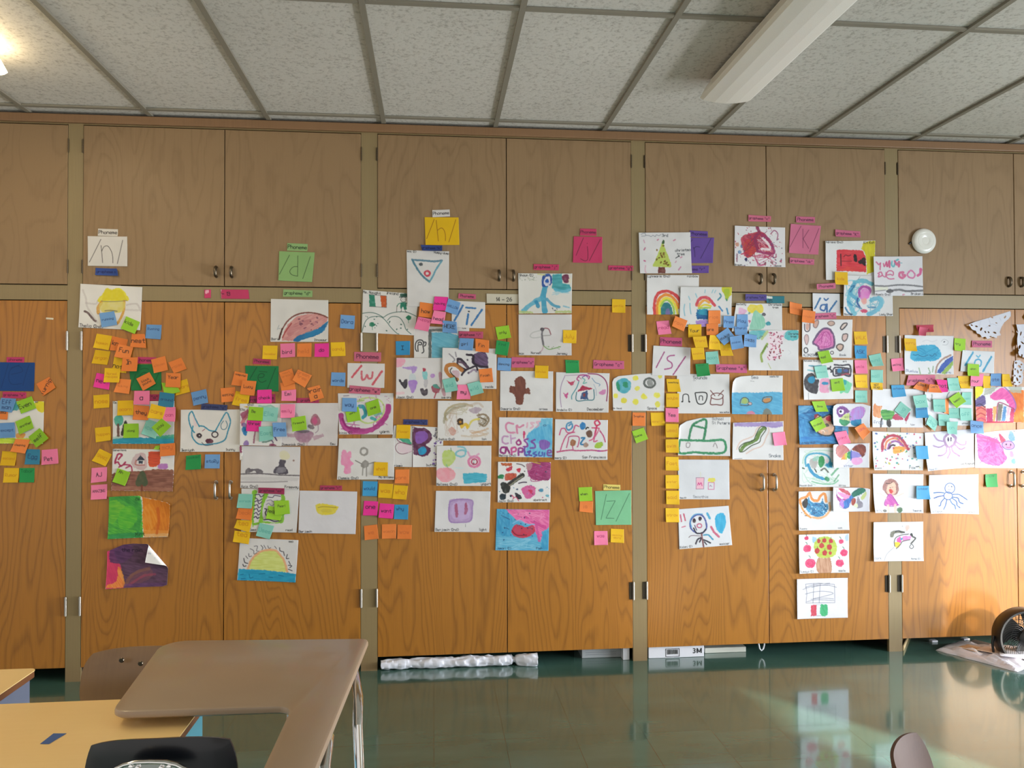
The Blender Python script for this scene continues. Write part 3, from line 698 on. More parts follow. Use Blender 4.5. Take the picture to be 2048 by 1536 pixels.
note('O','B',[1210,-10, 1363,20, 1333,155, 1175,120],'Fun','reading Fun, overlapping the kn note','k',size=44,pos=.4)
note('Y','A',[975,1328, 1132,1345, 1100,1485, 942,1468],'organ','reading organ, second in the left column of yellow notes',pos=.55)
note('H','B',[990,285, 1130,310, 1118,460, 957,430],'new','reading new, half under the yellow recipes note',size=42,dx=-.08)
strip('c4386c','B',[1410,122, 1600,127, 1595,190, 1410,188],'honeme','dark pink word strip above the dark green card right of the left post')
card('B',[1320,200, 1650,195, 1655,465, 1345,465],'14773c','s 6 0a4a28 .9 1440,250 1480,240 1520,248;s 6 0a4a28 .9 1530,300 1470,280 1430,330 1450,400 1520,390;l 6 0a4a28 .9 1390,300 1350,420;l 6 0a4a28 .9 1625,290 1575,400','dark green card with a letter half covered by orange notes, above the river painting')
note('O','B',[1255,128, 1412,125, 1405,270, 1245,268],'In','reading In','k',size=44,pos=.35)
note('O','B',[1545,150, 1690,112, 1725,257, 1582,290],'eleven','reading eleven, on the corner of the dark green card')
note('O','B',[1722,180, 1855,128, 1915,245, 1785,292],'raise','tilted, reading raise, rightmost in the cluster round the left green card')
note('O','B',[1210,345, 1342,355, 1325,502, 1168,482],'making','reading making, under the yellow recipes note')
note('Y','B',[1072,235, 1230,240, 1225,385, 1065,382],'Normal|recipes','reading Normal recipes',ink='f')
note('O','B',[1395,345, 1530,278, 1600,395, 1470,470],'black|pound','reading black pound, turned on the dark green card','k',size=24)
note('Y','B',[1790,385, 1915,345, 1948,480, 1805,518],'wars','tilted behind the orange Year note',dx=.15)
note('G','B',[1652,385, 1800,400, 1850,480, 1690,522],'','blank, tilted below the orange Year note')
note('O','B',[1700,285, 1850,290, 1848,437, 1695,430],'Year','reading Year','k',size=34,pos=.3)
note('Y','B',[955,515, 1118,503, 1122,640, 963,652],'nose','reading nose, alone under the hot pink new note')
note('Y','B',[970,850, 1130,833, 1138,975, 985,998],'happen','reading happen, alone left of the river painting')
note('Y','B',[1020,1060, 1148,1122, 1083,1242, 943,1185],'SNAKE','turned, reading SNAKE, left of the farm painting')
note('P','B',[937,1260, 1097,1250, 1095,1395, 935,1412],'AJ','reading AJ','k',size=40)
note('P','B',[932,1435, 1098,1425, 1097,1575, 935,1583],'AMAZING','reading AMAZING','k',pos=.45)
art('B',[1157,575, 1787,575, 1783,1012, 1157,1012],'b 2a9ab4 178aa6 .95 0 1157,960 1300,945 1500,950 1787,935 1787,1012 1157,1012;p 46b08c .8 1500,940 1787,915 1787,960 1600,960;E 4aa08c .9 1215,770 45,48 0 2;P 56ac96 .95 1175,740 1240,715 1265,770 1240,825 1185,815;l 26 6a4840 .95 1212,820 1215,930;P 3a3836 .95 1240,920 1275,790 1300,785 1320,910;p 8ab8a8 .5 1157,940 1250,930 1250,960 1157,970;t 20 181818 1165,598 0 Em','river painting with teal water and a small tree, covered by notes',c='e6e3de')
strip('a82c56','B',[1525,505, 1640,505, 1640,572, 1525,572],'"a"','short dark pink strip between the light pink a note and the teal around note')
note('P','B',[1375,470, 1532,468, 1535,612, 1370,608],'a','reading a, above the river painting','k',size=52)
note('T','B',[1635,480, 1787,500, 1780,642, 1622,620],'around','reading around')
note('Y','B',[1205,570, 1365,567, 1368,718, 1205,723],'acorn','reading acorn','f',pos=.6)
note('O','B',[1370,612, 1530,625, 1522,770, 1362,765],'they','reading they, under the light pink a note','k',size=38)
note('P','B',[1680,640, 1797,635, 1797,785, 1670,778],'can','faintly reading can, under the teal around note',pos=.55)
note('Y','B',[1550,600, 1700,640, 1665,765, 1510,745],'cars','reading cars','f')
note('M','B',[1505,755, 1640,800, 1595,962, 1448,908],'ice','tilted on the river painting',dx=-.1)
note('G','B',[1550,845, 1655,750, 1757,830, 1645,942],'play','turned on its corner on the river painting',pos=.4,size=28)
note('G','B',[1268,807, 1420,803, 1423,950, 1265,953],'along','reading along, upright in the river painting',size=22)
note('B','B',[1955,487, 2110,450, 2135,590, 1985,622],'penny','reading penny, tilted above the fox painting')
note('G','B',[1590,1035, 1640,1028, 1632,1072, 1575,1068],'','little corner peeking out above the farm painting')
art('B',[1157,1063, 1790,1070, 1773,1498, 1145,1490],'b 7c4a3c 9c6654 .95 0 1150,1315 1250,1300 1480,1285 1600,1270 1780,1278 1775,1498 1145,1490;b b07c66 a06450 .7 0 1148,1440 1775,1460 1773,1498 1145,1490;P c8a4a8 .7 1350,1180 1400,1115 1480,1110 1500,1160 1505,1250 1440,1280 1360,1240;p 2a3444 .95 1398,1182 1438,1125 1485,1180;p f0ece8 1 1405,1182 1478,1182 1475,1225 1405,1225;p 3a4452 .95 1420,1185 1465,1185 1465,1215 1420,1215;s 12 b86a60 .8 1395,1180 1390,1225 1480,1228;B e2532c c2402a .95 0 1520,1105 1570,1092 1640,1095 1645,1160 1625,1232 1530,1238;P b878c0 .9 1628,1222 1715,1218 1705,1270 1625,1265;s 18 a82850 .95 1180,1200 1210,1120 1250,1125 1215,1170;s 16 a82850 .9 1180,1210 1210,1200 1240,1240 1285,1200;s 16 a82850 .85 1220,1250 1270,1225 1330,1230;s 14 a82850 .85 1290,1260 1340,1240 1355,1290;P 4e5a40 .95 1395,1440 1410,1350 1450,1290 1490,1320 1510,1430;l 22 7a4030 .95 1455,1440 1455,1480;t 20 222222 1160,1085 0 Genevieve','farm painting with brown ground, a small house and a pine tree')
note('O','B',[1637,1015, 1793,1003, 1798,1128, 1640,1142],'may','reading may, on the top corner of the farm painting',pos=.3)
note('G','B',[1205,1260, 1335,1305, 1285,1443, 1155,1400],'Ah','reading Ah, on the lower left of the farm painting',size=30,pos=.2,dx=-.15)
art('C',([(352,480),(500,472),(660,468),(690,482),(820,505),(950,535),(980,556)],[(340,910),(600,900),(960,885)]),'b 3f9a3c 5fc03c .97 20 340,470 668,468 690,700 700,895 340,912;B 8ccc3c 58b03a .8 0 370,520 520,530 470,640 380,760 350,620;B 2f8440 4aa848 .7 40 400,480 660,480 680,700 640,860 560,620;b 2a8a4c 3a9a5c .8 0 350,860 690,840 690,898 345,910;B 52b83a 7ccc3c .8 10 470,600 600,580 640,700 560,800 450,780;b e88a24 d9761c .97 80 690,480 950,535 982,560 965,850 700,860;B f0a040 e8861c .8 70 700,600 800,560 840,720 760,840 700,800;b f6b060 ee9838 .7 0 705,820 960,820 960,885 705,892;s 26 d0601c .7 850,600 860,720 840,850;t 26 143c1c 620,510 20 EM;t 34 143c1c 625,880 -6 Mint','green and orange painting in two blocks, below the farm painting','e8e6e0',lift={'tr':.012,'br':.01,'bl':.006,'tl':.004})
art('C',([(338,1035),(500,968),(600,958),(700,962),(960,962)],[(318,1422),(600,1405),(900,1392),(950,1375)]),'b 52384e 6a4866 .98 15 330,950 980,950 980,1430 318,1425;b e8486c d83a66 .95 70 320,1030 400,1010 420,1100 470,1180 480,1300 500,1410 318,1425;B f08a3c f8a850 .9 60 440,1200 480,1240 505,1330 500,1400 330,1410 340,1380 430,1340;B 6c4470 54345c .9 10 380,1000 560,970 600,1060 500,1150 400,1160 360,1130;B 8a5c60 74485c .7 -30 520,1330 620,1240 760,1210 800,1280 720,1340 560,1390;s 30 9a6a4a .5 520,1380 600,1270 760,1210;s 24 b84860 .5 560,1380 700,1290 820,1270;b 7a4c86 5a3868 .6 0 500,1370 950,1350 950,1400 500,1415;t 38 221430 480,1040 0 the rain','dark purple painting with pink left side and its top corner rolled down','e8e4e0',lift={'b':.002,'tl':.01,'bl':.004,'br':.012},fold=((722,962),(960,1240),.012),fops='d 9ab0c8,c8a8b8 .5 30 600 900 900 1400 4 10')
strip('38406c','0',[403,807, 455,810, 454,821, 402,819],'grapheme "y"','dark navy strip over the top edge of the fox painting','10143c')
art('0',[362,819.5, 480,819, 480,903.5, 361,903.5],'s 2.6 2c88a8 .95 399,853 391,838 386,826 383,823 378,831 379,845 384,858 389,865;s 2.6 2c88a8 .95 386,852 384,870 392,884 404,889 425,888 440,885 451,878 456,862 461,845 459,835 453,825 444,838 433,858 430,862 420,861 408,853 400,852;P e8c8cc .6 386,832 391,840 396,852 388,850;s 1.6 3c6c80 .8 447,842 442,850 444,858 451,858 455,850 452,842;e 3a2c34 .95 399,871 5.5 5 0;e e0dcd8 1 399,871 2 1.6 0;E 3a2c34 .95 430,869 6 5.5 0 2.4;e 5c2c3c .95 419,882 8 5 0;s 1.4 8c3c4c .8 405,862 410,858;s 1.4 3c3c4c .8 404,885 412,891 426,889;t 4.5 222222 364,902 0 Imaniyah;t 4.5 222222 453,901 0 bunny','painting of a blue-outlined fox-like animal head with tall pointed ears','e6e2dc')
note('D','C',[1138,60, 1290,45, 1293,195, 1135,203],'cooked','left of the soft blue story note, under the fox painting',pos=.15)
note('B','C',[1332,45, 1485,45, 1482,188, 1328,187],'stoRy','reading stoRy, under the fox painting')
# ---------------- around the /d/ card
sheet('tape_label','D',[(50,565),(125,562),(123,660),(50,662)],'d83f70','b f4c8d4 f8e0e6 .8 0 58,568 100,566 102,600 60,606','torn bright pink scrap of tape left of the -13 label','tape','number tapes on the middle rail',{'b':0},cell=.003)
sheet('tape_label','D',[(235,562),(550,565),(562,670),(243,668)],'c93a68','b e090b0 f0c0d0 .8 0 235,560 245,560 240,660 225,660;t 40 221020 250,632 0 - 13','bright pink tape label reading - 13 on the rail','tape','number tapes on the middle rail',{'b':0},cell=.002)
strip('92b676','D',[993,35, 1225,45, 1222,130, 990,122],'Phoneme','green word strip above the green /d/ card','1c2c1c')
card('D',[900,127, 1305,142, 1275,480, 893,462],'8fb672','l 5 1a2a1a .9 1018,172 905,390;l 5 1a2a1a .9 1113,180 1111,412;s 5 1a2a1a .9 1111,303 1060,308 1022,355 1045,395 1111,412;l 5 1a2a1a .9 1255,190 1170,440','green card with a thin black /d/')
strip('92b676','D',[947,562, 1280,575, 1278,650, 943,645],'grapheme "d"','green word strip on the rail under the green /d/ card','1c2c1c')
art('D',[807,670, 1460,685, 1460,1160, 803,1158],'b c88484 d89c94 .95 -30 930,1145 950,1060 1000,960 1100,870 1220,840 1330,840 1440,880 1455,910 1400,970 1300,1040 1150,1100 1060,1150;B b46a70 cc8c8c .6 -20 1000,1020 1120,930 1260,900 1240,960 1100,1040 1010,1100;s 16 7a4038 .95 905,1120 930,1030 1000,920 1090,855 1200,828 1300,832 1400,858 1450,885;s 14 a03434 .8 940,1110 975,1040 1040,950;P 1d6ca0 .95 1065,1140 1120,1090 1250,1050 1370,990 1455,925 1440,980 1380,1060 1250,1110 1110,1155;P 2a84b4 .7 1200,1060 1350,1010 1420,1000 1390,1050 1220,1110;d 8a5068,7a4a5c .8 18 1120 880 1350 1020 6 12;s 20 4a2820 .95 900,1130 925,1050 935,1010;t 26 202020 815,1140 0 Boris;t 24 202020 1305,1148 0 Dinosaur;s 6 70808a .6 880,1020 900,970;s 5 506a6a .7 895,1010 915,1005','painting of a pink humped dinosaur with a blue underside','dedbd5')
note('B','D',[1600,850, 1763,862, 1755,1015, 1592,1003],'Dora','reading Dora, right of the dinosaur painting')
strip('b93a62','E',[495,152, 690,165, 690,225, 485,215],'Phoneme','dark pink word strip over the dark green card right of the pair of steel handles')
note('Y','D',[715,1200, 882,1203, 877,1360, 710,1355],'December','reading December','f',pos=.62)
note('P','D',[912,1180, 1078,1173, 1085,1330, 918,1340],'bird','reading bird','k',size=40,pos=.62)
note('O','D',[1105,1180, 1270,1172, 1268,1332, 1105,1330],'held','faintly reading held, between the bird and the do notes',pos=.6)
note('H','D',[1305,1180, 1465,1173, 1468,1333, 1305,1330],'do','reading do','k',size=40)
note('Y','D',[1485,1165, 1648,1160, 1657,1320, 1492,1325],'candy','reading candy','f')
card('E',[400,235, 780,240, 780,530, 415,520],'157a42','l 6 0b3c22 .95 532,252 452,388;l 6 0b3c22 .95 745,265 655,498;l 5 0b3c22 .95 560,298 650,308;s 6 0b3c22 .95 560,370 605,365 615,335 580,325 550,350 552,400 590,425 640,405','dark green card with a black e under a line, ringed by orange notes')
strip('a8345c','E',[455,585, 745,555, 745,655, 455,655],'grapheme ee','dark pink strip behind the hot pink check note',size=36,just=-20)
note('O','E',[280,298, 430,330, 410,475, 243,455],'computer','reading computer','k',pos=.2)
note('O','E',[118,492, 285,478, 295,640, 133,655],'eating','reading eating','k')
note('Y','E',[295,522, 455,555, 430,712, 250,680],'free','reading free','f',pos=.55)
note('O','E',[365,400, 528,412, 505,578, 342,560],'Lucy','reading Lucy','k',pos=.42,size=34)
note('H','E',[537,512, 702,505, 703,665, 537,662],'check','reading check','k',pos=.6)
note('O','E',[797,430, 965,430, 980,530, 815,530],'','blank, sandwiched above the light pink Emi note')
strip('b93a62','E',[985,603, 1240,600, 1240,662, 985,658],'grapheme','dark pink strip half under the orange Drain note')
note('O','E',[785,315, 932,265, 985,425, 845,475],'next|breach','tilted, reading next breach, touching the dark green e card',pos=.25)
note('O','E',[1000,278, 1160,345, 1080,487, 935,400],'green|tree','turned, reading green tree',pos=.3)
note('P','E',[815,520, 980,505, 980,637, 813,635],'Emi','reading Emi','k',size=38,pos=.35)
note('O','E',[1105,490, 1245,455, 1300,600, 1145,650],'Drain|a','with bold black writing Drain a','k',size=52)
note('B','E',[1380,310, 1542,315, 1537,472, 1375,462],'words','reading words, left of the red /w/ card',pos=.6)
art('0',[479.5,893, 486,893, 486,920, 480,920],'b 8a2c5c a84a74 .9 90 479,893 484,893 484,905 480,906','narrow edge of a hidden sheet left of the black bottle painting')
art('E',[340,668, 812,665, 812,1150, 340,1140],'b 8a3454 a84c6c .8 -60 345,780 430,730 460,760 370,850;b c84858 b83a60 .6 -50 345,880 410,790 440,800 360,930;P 6a4a8c .7 360,900 400,880 420,930 390,960;P 2474b0 .9 362,960 400,930 425,1000 400,1032;P 7a58a0 .8 380,1130 410,1080 445,1110 440,1140;s 18 8a4460 .8 515,980 505,1050 500,1110;s 22 7cbca8 .7 560,690 620,700 690,690 740,720;s 16 54806c .8 600,1105 650,1100 690,1085;s 16 4a3458 .9 735,1045 760,1085;s 16 4a3458 .7 700,1080 720,1110;P 7c3050 .8 670,1145 710,1118 755,1145;t 22 222222 345,745 0 Ella;t 22 222222 425,690 0 (2nd)','painting of loose rainbow dabs left of the grey-pink bird painting, covered by notes','e2deda')
art('E',[810,662, 1465,660, 1450,1145, 810,1145],'P b890a0 .7 975,770 1000,790 1015,840 975,850;P a07088 .75 960,990 1090,975 1180,1000 1150,1070 1100,1110 1000,1090;b a88090 b890a0 .7 -5 870,1005 980,1010 990,1050 890,1050;b a88090 c098a8 .65 5 1150,1040 1290,1010 1300,1040 1190,1085;P a06474 .9 1145,850 1190,780 1240,820 1260,890 1200,920 1150,890;P c85a84 .9 1160,860 1195,815 1225,870 1190,905;s 10 8c7484 .7 1230,920 1230,970 1200,1000;e 6a5a62 .8 1150,930 40 25 20;P 6c6068 .7 920,900 1000,960 1120,970 1110,1000 990,985;l 26 b898a4 .6 1035,1080 1035,1140;l 26 b898a4 .6 1105,1080 1105,1140;t 26 202020 825,1143 0 Domonick (2nd);t 24 202020 1372,1135 0 Emu','painting of a mauve bird with a pink arrow-shaped head','d8d2d0')
note('H','E',[420,855, 585,862, 570,985, 412,980],'three','reading three','k',pos=.3)
note('M','E',[605,705, 778,712, 765,870, 600,865],'Elie','topmost of the two minty ones on the rainbow dabs painting',pos=.5)
note('G','E',[445,700, 608,712, 598,865, 430,855],'Be','upright above the hot pink three note',size=30,pos=.35,dx=-.15)
note('P','E',[800,672, 970,672, 965,830, 803,830],'emily','on the seam of the dabs painting and the bird painting')
note('M','E',[555,930, 712,922, 722,1075, 560,1100],'East','left of the Free note on the dabs painting')
note('B','E',[708,885, 862,880, 875,1040, 722,1045],'Free','reading Free')
note('G','E',[920,830, 1085,802, 1105,960, 940,985],'Firework','on the mauve bird painting',pos=.45)
art('0',[482.8,891.8, 601,893.5, 598.6,978.7, 481,975.8],'s 2.6 6a6468 .95 482,948 520,947 560,950 599,951;s 1.8 8a8488 .9 482,964 540,964 575,963;b c8c4c4 bcb8b8 .5 0 483,953 598,955 596,962 483,961;P 6c666c .95 492,946 492,940 498,936 505,938 520,938 526,943 524,948 514,946 508,941 500,945;P 55505a .95 548,946 551,935 557,931 560,920 571,921 569,932 574,938 575,948;P 8c8890 .8 553,946 556,936 570,936 571,944;P dcd6b4 .9 560,904 570,902 579,908 577,918 562,918;e 8a6a60 .8 588,921 2.2 1.6 0;t 5 202020 483,975 0 Aziz (2nd);t 5 202020 570,976 0 Freeway','painting of a grey bottle shape and arch standing on a dark road','dedad8')
art('F',[220,393, 812,403, 785,845, 220,835],'B 7cbc2c 8ccc3c .95 80 330,430 380,420 360,520 345,760 330,765 320,600;B 86c434 7ab82c .95 80 440,460 495,455 450,560 435,660 440,740 350,770 340,745 400,720;B 86c434 7ab82c .9 80 625,460 665,480 660,640 650,740 600,750 440,745 450,730 620,720;s 10 4a3c5c .9 360,460 400,455 420,480 450,460;s 10 4a3c5c .9 360,490 380,500 400,520 430,500;s 10 4a3c5c .9 355,530 385,520 400,550 430,530;s 10 4a3c5c .9 352,570 385,560 395,590 425,575;s 10 4a3c5c .9 350,610 380,600 395,630 415,615;s 10 4a3c5c .9 350,650 375,640 390,665 410,650;s 12 4a3c5c .9 350,690 370,680 385,700 400,690;s 8 4a3c5c .9 490,480 540,485 560,465 620,475;s 9 8a8898 .8 480,520 520,510 550,530 590,515;s 9 8a8898 .8 475,560 500,545 530,570 560,550;s 12 3c3448 .9 460,600 480,610 465,640 475,670;s 12 2c2c38 .9 450,715 500,710 560,730 620,720;t 22 202020 305,825 0 Emma;t 22 202020 675,828 0 read','painting of two zigzag-striped panels framed in lime green','dedbd8')
strip('9c2c54','F',[393,385, 660,392, 660,455, 393,440],'grapheme "ea"','dark pink strip over the top of the zigzag painting',lift={'b':.004})
strip('b03a5c','F',[1025,362, 1250,365, 1250,415, 1022,412],'grapheme "r"','dark pink strip above the painting with the plain yellow bowl shape')
art('F',[815,415, 1405,425, 1388,860, 805,848],'P e0cc3c .95 985,560 1060,550 1200,575 1200,610 1150,660 1030,660 990,620;s 8 9a8434 .8 1005,590 1060,580 1190,590;e c8b44c .5 1090,620 60 20 0;t 22 202020 812,842 0 Berjamin;s 6 d8d8dc .5 900,480 1000,520;e 9a8c94 .4 1375,700 4 3 0','painting with one small plain yellow bowl shape, right of the zigzag painting','dcd9dc')
note('Y','F',[150,825, 312,845, 295,965, 133,937],'tea','lowest in the column of small notes left of the zigzag painting',pos=.25)
note('Y','F',[175,715, 330,720, 302,845, 145,795],'tea','third down left of the zigzag painting, under an orange one',pos=.3)
note('O','F',[192,575, 340,580, 322,718, 165,700],'beak','second down left of the zigzag painting, just under a mint one')
note('M','F',[190,448, 335,452, 325,600, 172,590],'scream','topmost left of the zigzag painting beside the steel handle')
note('M','F',[405,745, 555,778, 510,915, 368,877],'Uses','tilted over the lower edge of the zigzag painting')
note('G','F',[495,570, 655,600, 620,722, 472,700],'Dear','lower of the two overlapping on the zigzag painting',size=36,dx=-.2,pos=.4)
note('G','F',[552,520, 705,515, 718,652, 562,668],'Pearl','upper of the two overlapping on the zigzag painting',size=22,pos=.4)
art('F',[205,900, 803,922, 775,1353, 178,1330],'b d8e084 ccd46c .95 0 290,1215 310,1150 350,1090 420,1040 500,1022 570,1030 620,1080 650,1130 680,1190 690,1250 500,1235;s 22 e8a878 .9 285,1215 310,1150 350,1090 420,1040 500,1022 570,1030 620,1080 660,1140 690,1245;b 1f94bc 2aa4c8 .97 0 195,1215 300,1220 450,1228 560,1240 660,1250 780,1270 775,1353 178,1330;s 8 10688c .8 210,1275 240,1270;s 8 10688c .8 300,1270 310,1310 340,1300;s 8 10688c .8 400,1270 460,1265;s 8 10688c .8 500,1300 540,1305;s 8 10688c .8 600,1280 650,1290;s 8 10688c .8 220,1315 260,1312;s 9 2c2830 .9 235,1170 245,1190 268,1185;s 9 2c2830 .9 245,1110 255,1150 285,1160;s 6 2c2830 .9 265,1085 285,1110;s 6 2c2830 .9 295,1060 300,1090 325,1085;s 6 4c4850 .9 310,1010 345,1030 350,1065 380,1050;s 6 4c4850 .9 350,985 385,985 375,1030 400,1035;s 6 2c2830 .9 420,975 440,1000 430,1020;s 6 4c4850 .9 450,975 470,1010;s 6 4c4850 .9 490,980 500,1005 520,1000;s 6 4c4850 .9 560,985 580,1010;s 8 2c2830 .9 610,1000 615,1030 640,1040;s 8 2c2830 .9 650,1040 660,1080;s 8 2c2830 .9 690,1070 680,1110 705,1110;s 8 2c2830 .9 705,1140 720,1170;s 8 2c2830 .9 700,1180 735,1185 715,1205;s 8 2c2830 .9 700,1220 740,1235;t 20 202020 705,945 0 sea','painting of a yellow setting sun over bright blue water','e0ddda',lift={'bl':.006,'br':.008})
strip('c9667f','E',[1640,78, 1948,85, 1945,190, 1638,185],'Phoneme','wide rose word strip above the red /w/ card',size=46)
card('E',[1565,205, 1988,212, 1983,490, 1563,485],'e0dad6','l 24 cc4a58 .9 1720,238 1615,365;s 22 cc5a68 .9 1725,300 1730,390 1765,385 1785,340 1805,380 1840,375 1850,310;l 24 cc4a58 .9 1955,300 1850,450','white card with a thick red brush-painted /w/')
art('E',[1455,550, 2088,548, 2080,1018, 1470,1017],'w b04088 .7 8 18 1490 850 1700 1000;w a4307c .6 8 14 1850 700 2040 920;s 55 a4307c .9 1490,800 1530,940 1650,975 1800,975 1930,900 2020,780 2030,700;s 30 c04c94 .8 1500,880 1600,1000 1740,1000 1850,960;s 24 8c2068 .8 1510,840 1560,930 1700,950;s 24 b83c88 .7 1900,880 1990,800 2010,680;s 18 b8d070 .8 1700,620 1800,600 1920,620 1980,700 1960,800 1880,870 1780,890 1700,850;s 16 9cc058 .8 1680,640 1750,630;s 40 2a94a4 .9 1700,700 1750,710 1770,790 1740,820;s 36 3aa4a0 .85 1840,830 1880,850;s 28 70b8a4 .7 1950,780 1880,800;d c890b8,a04c8c .7 40 1480 580 2060 700 3 8;s 8 60506c .8 1520,580 1580,575;t 26 202020 1475,1010 0 kinia (2);t 34 202020 1935,1000 0 yarn','painting of a magenta swirl round green and teal, under the rose grapheme w strip','dedad8')
strip('c9667f','E',[1590,458, 1942,490, 1935,568, 1580,548],'grapheme "w"','wide rose word strip under the red /w/ card',lift={'b':.005},size=38)
note('G','E',[1540,765, 1690,700, 1718,855, 1565,882],'word','half under the soft blue way note',pos=.25,size=22)
note('B','E',[1505,600, 1668,605, 1672,760, 1500,755],'way','reading way',size=44)
note('G','E',[1768,660, 1912,612, 1950,765, 1800,812],'one','reading one on the magenta swirl painting',size=30)
art('0',[788,851, 825,852, 824,934, 775,933],'s 1.3 7a4458 .9 825,902 806,908 795,904 791,894 797,886 812,886 824,890;P e0c8d0 .8 795,900 797,888 812,887 824,892 824,903 806,906;P 3a9c78 .9 797,878 815,876 823,888 812,886;s 1.6 7a4458 .9 793,868 795,880 806,886 822,890;t 4.5 202020 785,933 0 Prisma;e a090a8 .6 802,927 1.6 1.6 0','white sheet with the left half of the purple butterfly','e0ddda')
art('0',[825,852, 887,855, 885,934, 825,934],'P 5c2c4c .95 826,859 838,856 852,857 862,866 863,880 852,890 861,897 858,908 846,913 834,910 827,905;P 8a5cb0 .95 832,866 848,862 856,870 853,880 838,888 831,882;P 2a9cc8 .95 836,900 846,893 853,898 850,907 840,909;s 1.4 3c2c3c .9 823,856 828,854 832,857;d 5a3a80,7a5ca4,9878b8 .9 26 866 880 883 932 1.2 2.6;d 4a4458 .7 12 863 856 880 884 1 2.2;l .8 3c2440 .9 825,860 825,934;t 4.5 202020 853,932 0 butterfly','sheet with the right half of the dark purple butterfly and violet dots','e2dfdc')
strip('384074','H',[778,1243, 1055,1248, 1053,1310, 775,1300],'grapheme "y"','dark navy strip above the purple butterfly','10143c')
note('Y','H',[700,1305, 860,1310, 855,1465, 693,1460],'flower','faint writing, covering a wing of the purple butterfly')
art('0',[678,877, 789,876, 788,959, 674,959],'P e88cb4 .85 684,903 690,900 695,905 701,902 703,912 700,920 708,928 702,932 701,946 688,946 689,932 682,928;P 8c8882 .85 724,925 730,920 737,925 736,933 728,936 722,932;E 8c8882 .85 728,903 7 7 0 4;l 2.2 7c7872 .85 724,928 711,921;l 2.2 8c8882 .85 736,928 750,924;l 2.4 8c8882 .8 726,934 725,950;l 2.4 8c8882 .8 733,934 733,952;t 4.6 202020 677,958 0 Clemmie (2nd);t 4.6 202020 758,956 0 Mo Willems','painting of a pink figure beside a taller grey stick figure','dfdcd8')
note('Y','F',[1577,123, 1720,127, 1718,268, 1570,262],'what','reading what, on the painting of the pink and grey figures','o',size=30)
note('O','F',[1795,200, 1938,197, 1935,343, 1788,340],'wore','single one under the butterfly sheet, beside the middle post',pos=.6,dx=-.1)
note('C','F',[1462,318, 1615,322, 1605,473, 1458,470],'would','reading would')
note('Y','F',[1628,342, 1772,350, 1765,495, 1618,487],'was','faint, right of the bright blue would note')
note('Y','F',[1780,358, 1925,368, 1908,508, 1765,498],'who','faint, two places right of the bright blue would note')
note('H','F',[1475,520, 1620,527, 1610,670, 1463,668],'one','reading one','k',size=44,pos=.4)
note('H','F',[1637,545, 1785,555, 1768,703, 1622,690],'want','reading want','k',size=34)
note('C','F',[1787,560, 1930,560, 1925,710, 1780,705],'why','reading why',size=34,pos=.28,dx=-.08)
note('O','F',[1472,778, 1610,762, 1625,908, 1483,922],'we','leftmost of the bottom row of three under the why note')
note('O','F',[1657,762, 1803,757, 1802,906, 1658,908],'woman','middle of the bottom row of three under the why note')
note('O','F',[1818,765, 1965,768, 1960,912, 1815,910],'wow','last of the bottom row of three under the why note')
# ---------------- around the /h/ card
strip('ddd8d2','G',[935,115, 1133,107, 1138,187, 938,197],'Phoneme','white word strip above the yellow /h/ card','2a2424')
card('G',[848,195, 1235,198, 1245,513, 860,513],'e6b80a','l 5 6a3010 .9 958,220 873,440;s 5 6a3010 .9 980,230 992,340 1005,468;s 5 6a3010 .9 995,345 1040,318 1070,345 1085,400 1085,465;l 5 6a3010 .9 1203,225 1125,478','yellow card with a thin dark /h/')
strip('33498c','G',[805,510, 1050,520, 1048,582, 820,578],'grapheme "h"','dark blue strip between the yellow /h/ card and the triangle painting','10143c',lift={'r':.006})
art('0',[726,579.6, 838,588.5, 829,671, 723.5,665],'p 2a8068 .95 738,589 749,590 752,614 739,613;p c85a28 .95 761,591 773,592 773,615 763,614;l .8 3a3a3a .8 738,589 773,592 773,615 739,613;s 1.2 2a5c50 .95 724,664 730,645 738,636 750,633 762,634 772,642 782,655 793,666 798,668;s 1.2 2a5c50 .95 724,627 740,625 754,628 767,635;s 1.2 2a5c50 .95 767,635 778,628 795,624 815,625 835,634;s 1.2 2a5c50 .95 775,641 782,634 792,633 801,637 808,648 812,659 822,668;P 2a7c5c .95 739,647 744,644 748,646 749,651 744,654 740,652;l .9 2a7c5c .9 745,653 745,660;P 2a7c5c .95 812,634 817,631 822,634 821,639 815,640;l .9 2a7c5c .9 817,639 817,646;d 2a5c50 .9 9 728 630 760 665 .8 1.5;d 2a5c50 .9 7 770 640 820 662 .8 1.5;P 1c4c3c .95 802,593 801,588 813,587 814,593;l 1.6 1c3c34 .95 799,594 816,594;E 3a3430 .9 807,599 5.5 5 0 .9;e 2c2428 .9 805,599 .8 .8 0;e 2c2428 .9 810,599 .8 .8 0;P 2a7c64 .95 802,605 812,605 813,612 814,619 808,619 806,614 802,619 800,612;s 1.5 2a7c64 .9 802,606 797,608 794,613;s 1.5 2a7c64 .9 812,607 818,605 821,603;l .9 4a3c34 .9 794,611 793,624;s 1 3a3430 .9 803,619 802,623 800,624;s 1 3a3430 .9 810,619 811,623 814,624;t 5 1c1c1c 726,586 5 Ms. Naught;t 5 1c1c1c 773,588 5 Ireland','drawing of an Irish flag, clover hills and a small figure in a green top hat','e2dfda',lift={'bl':.003})
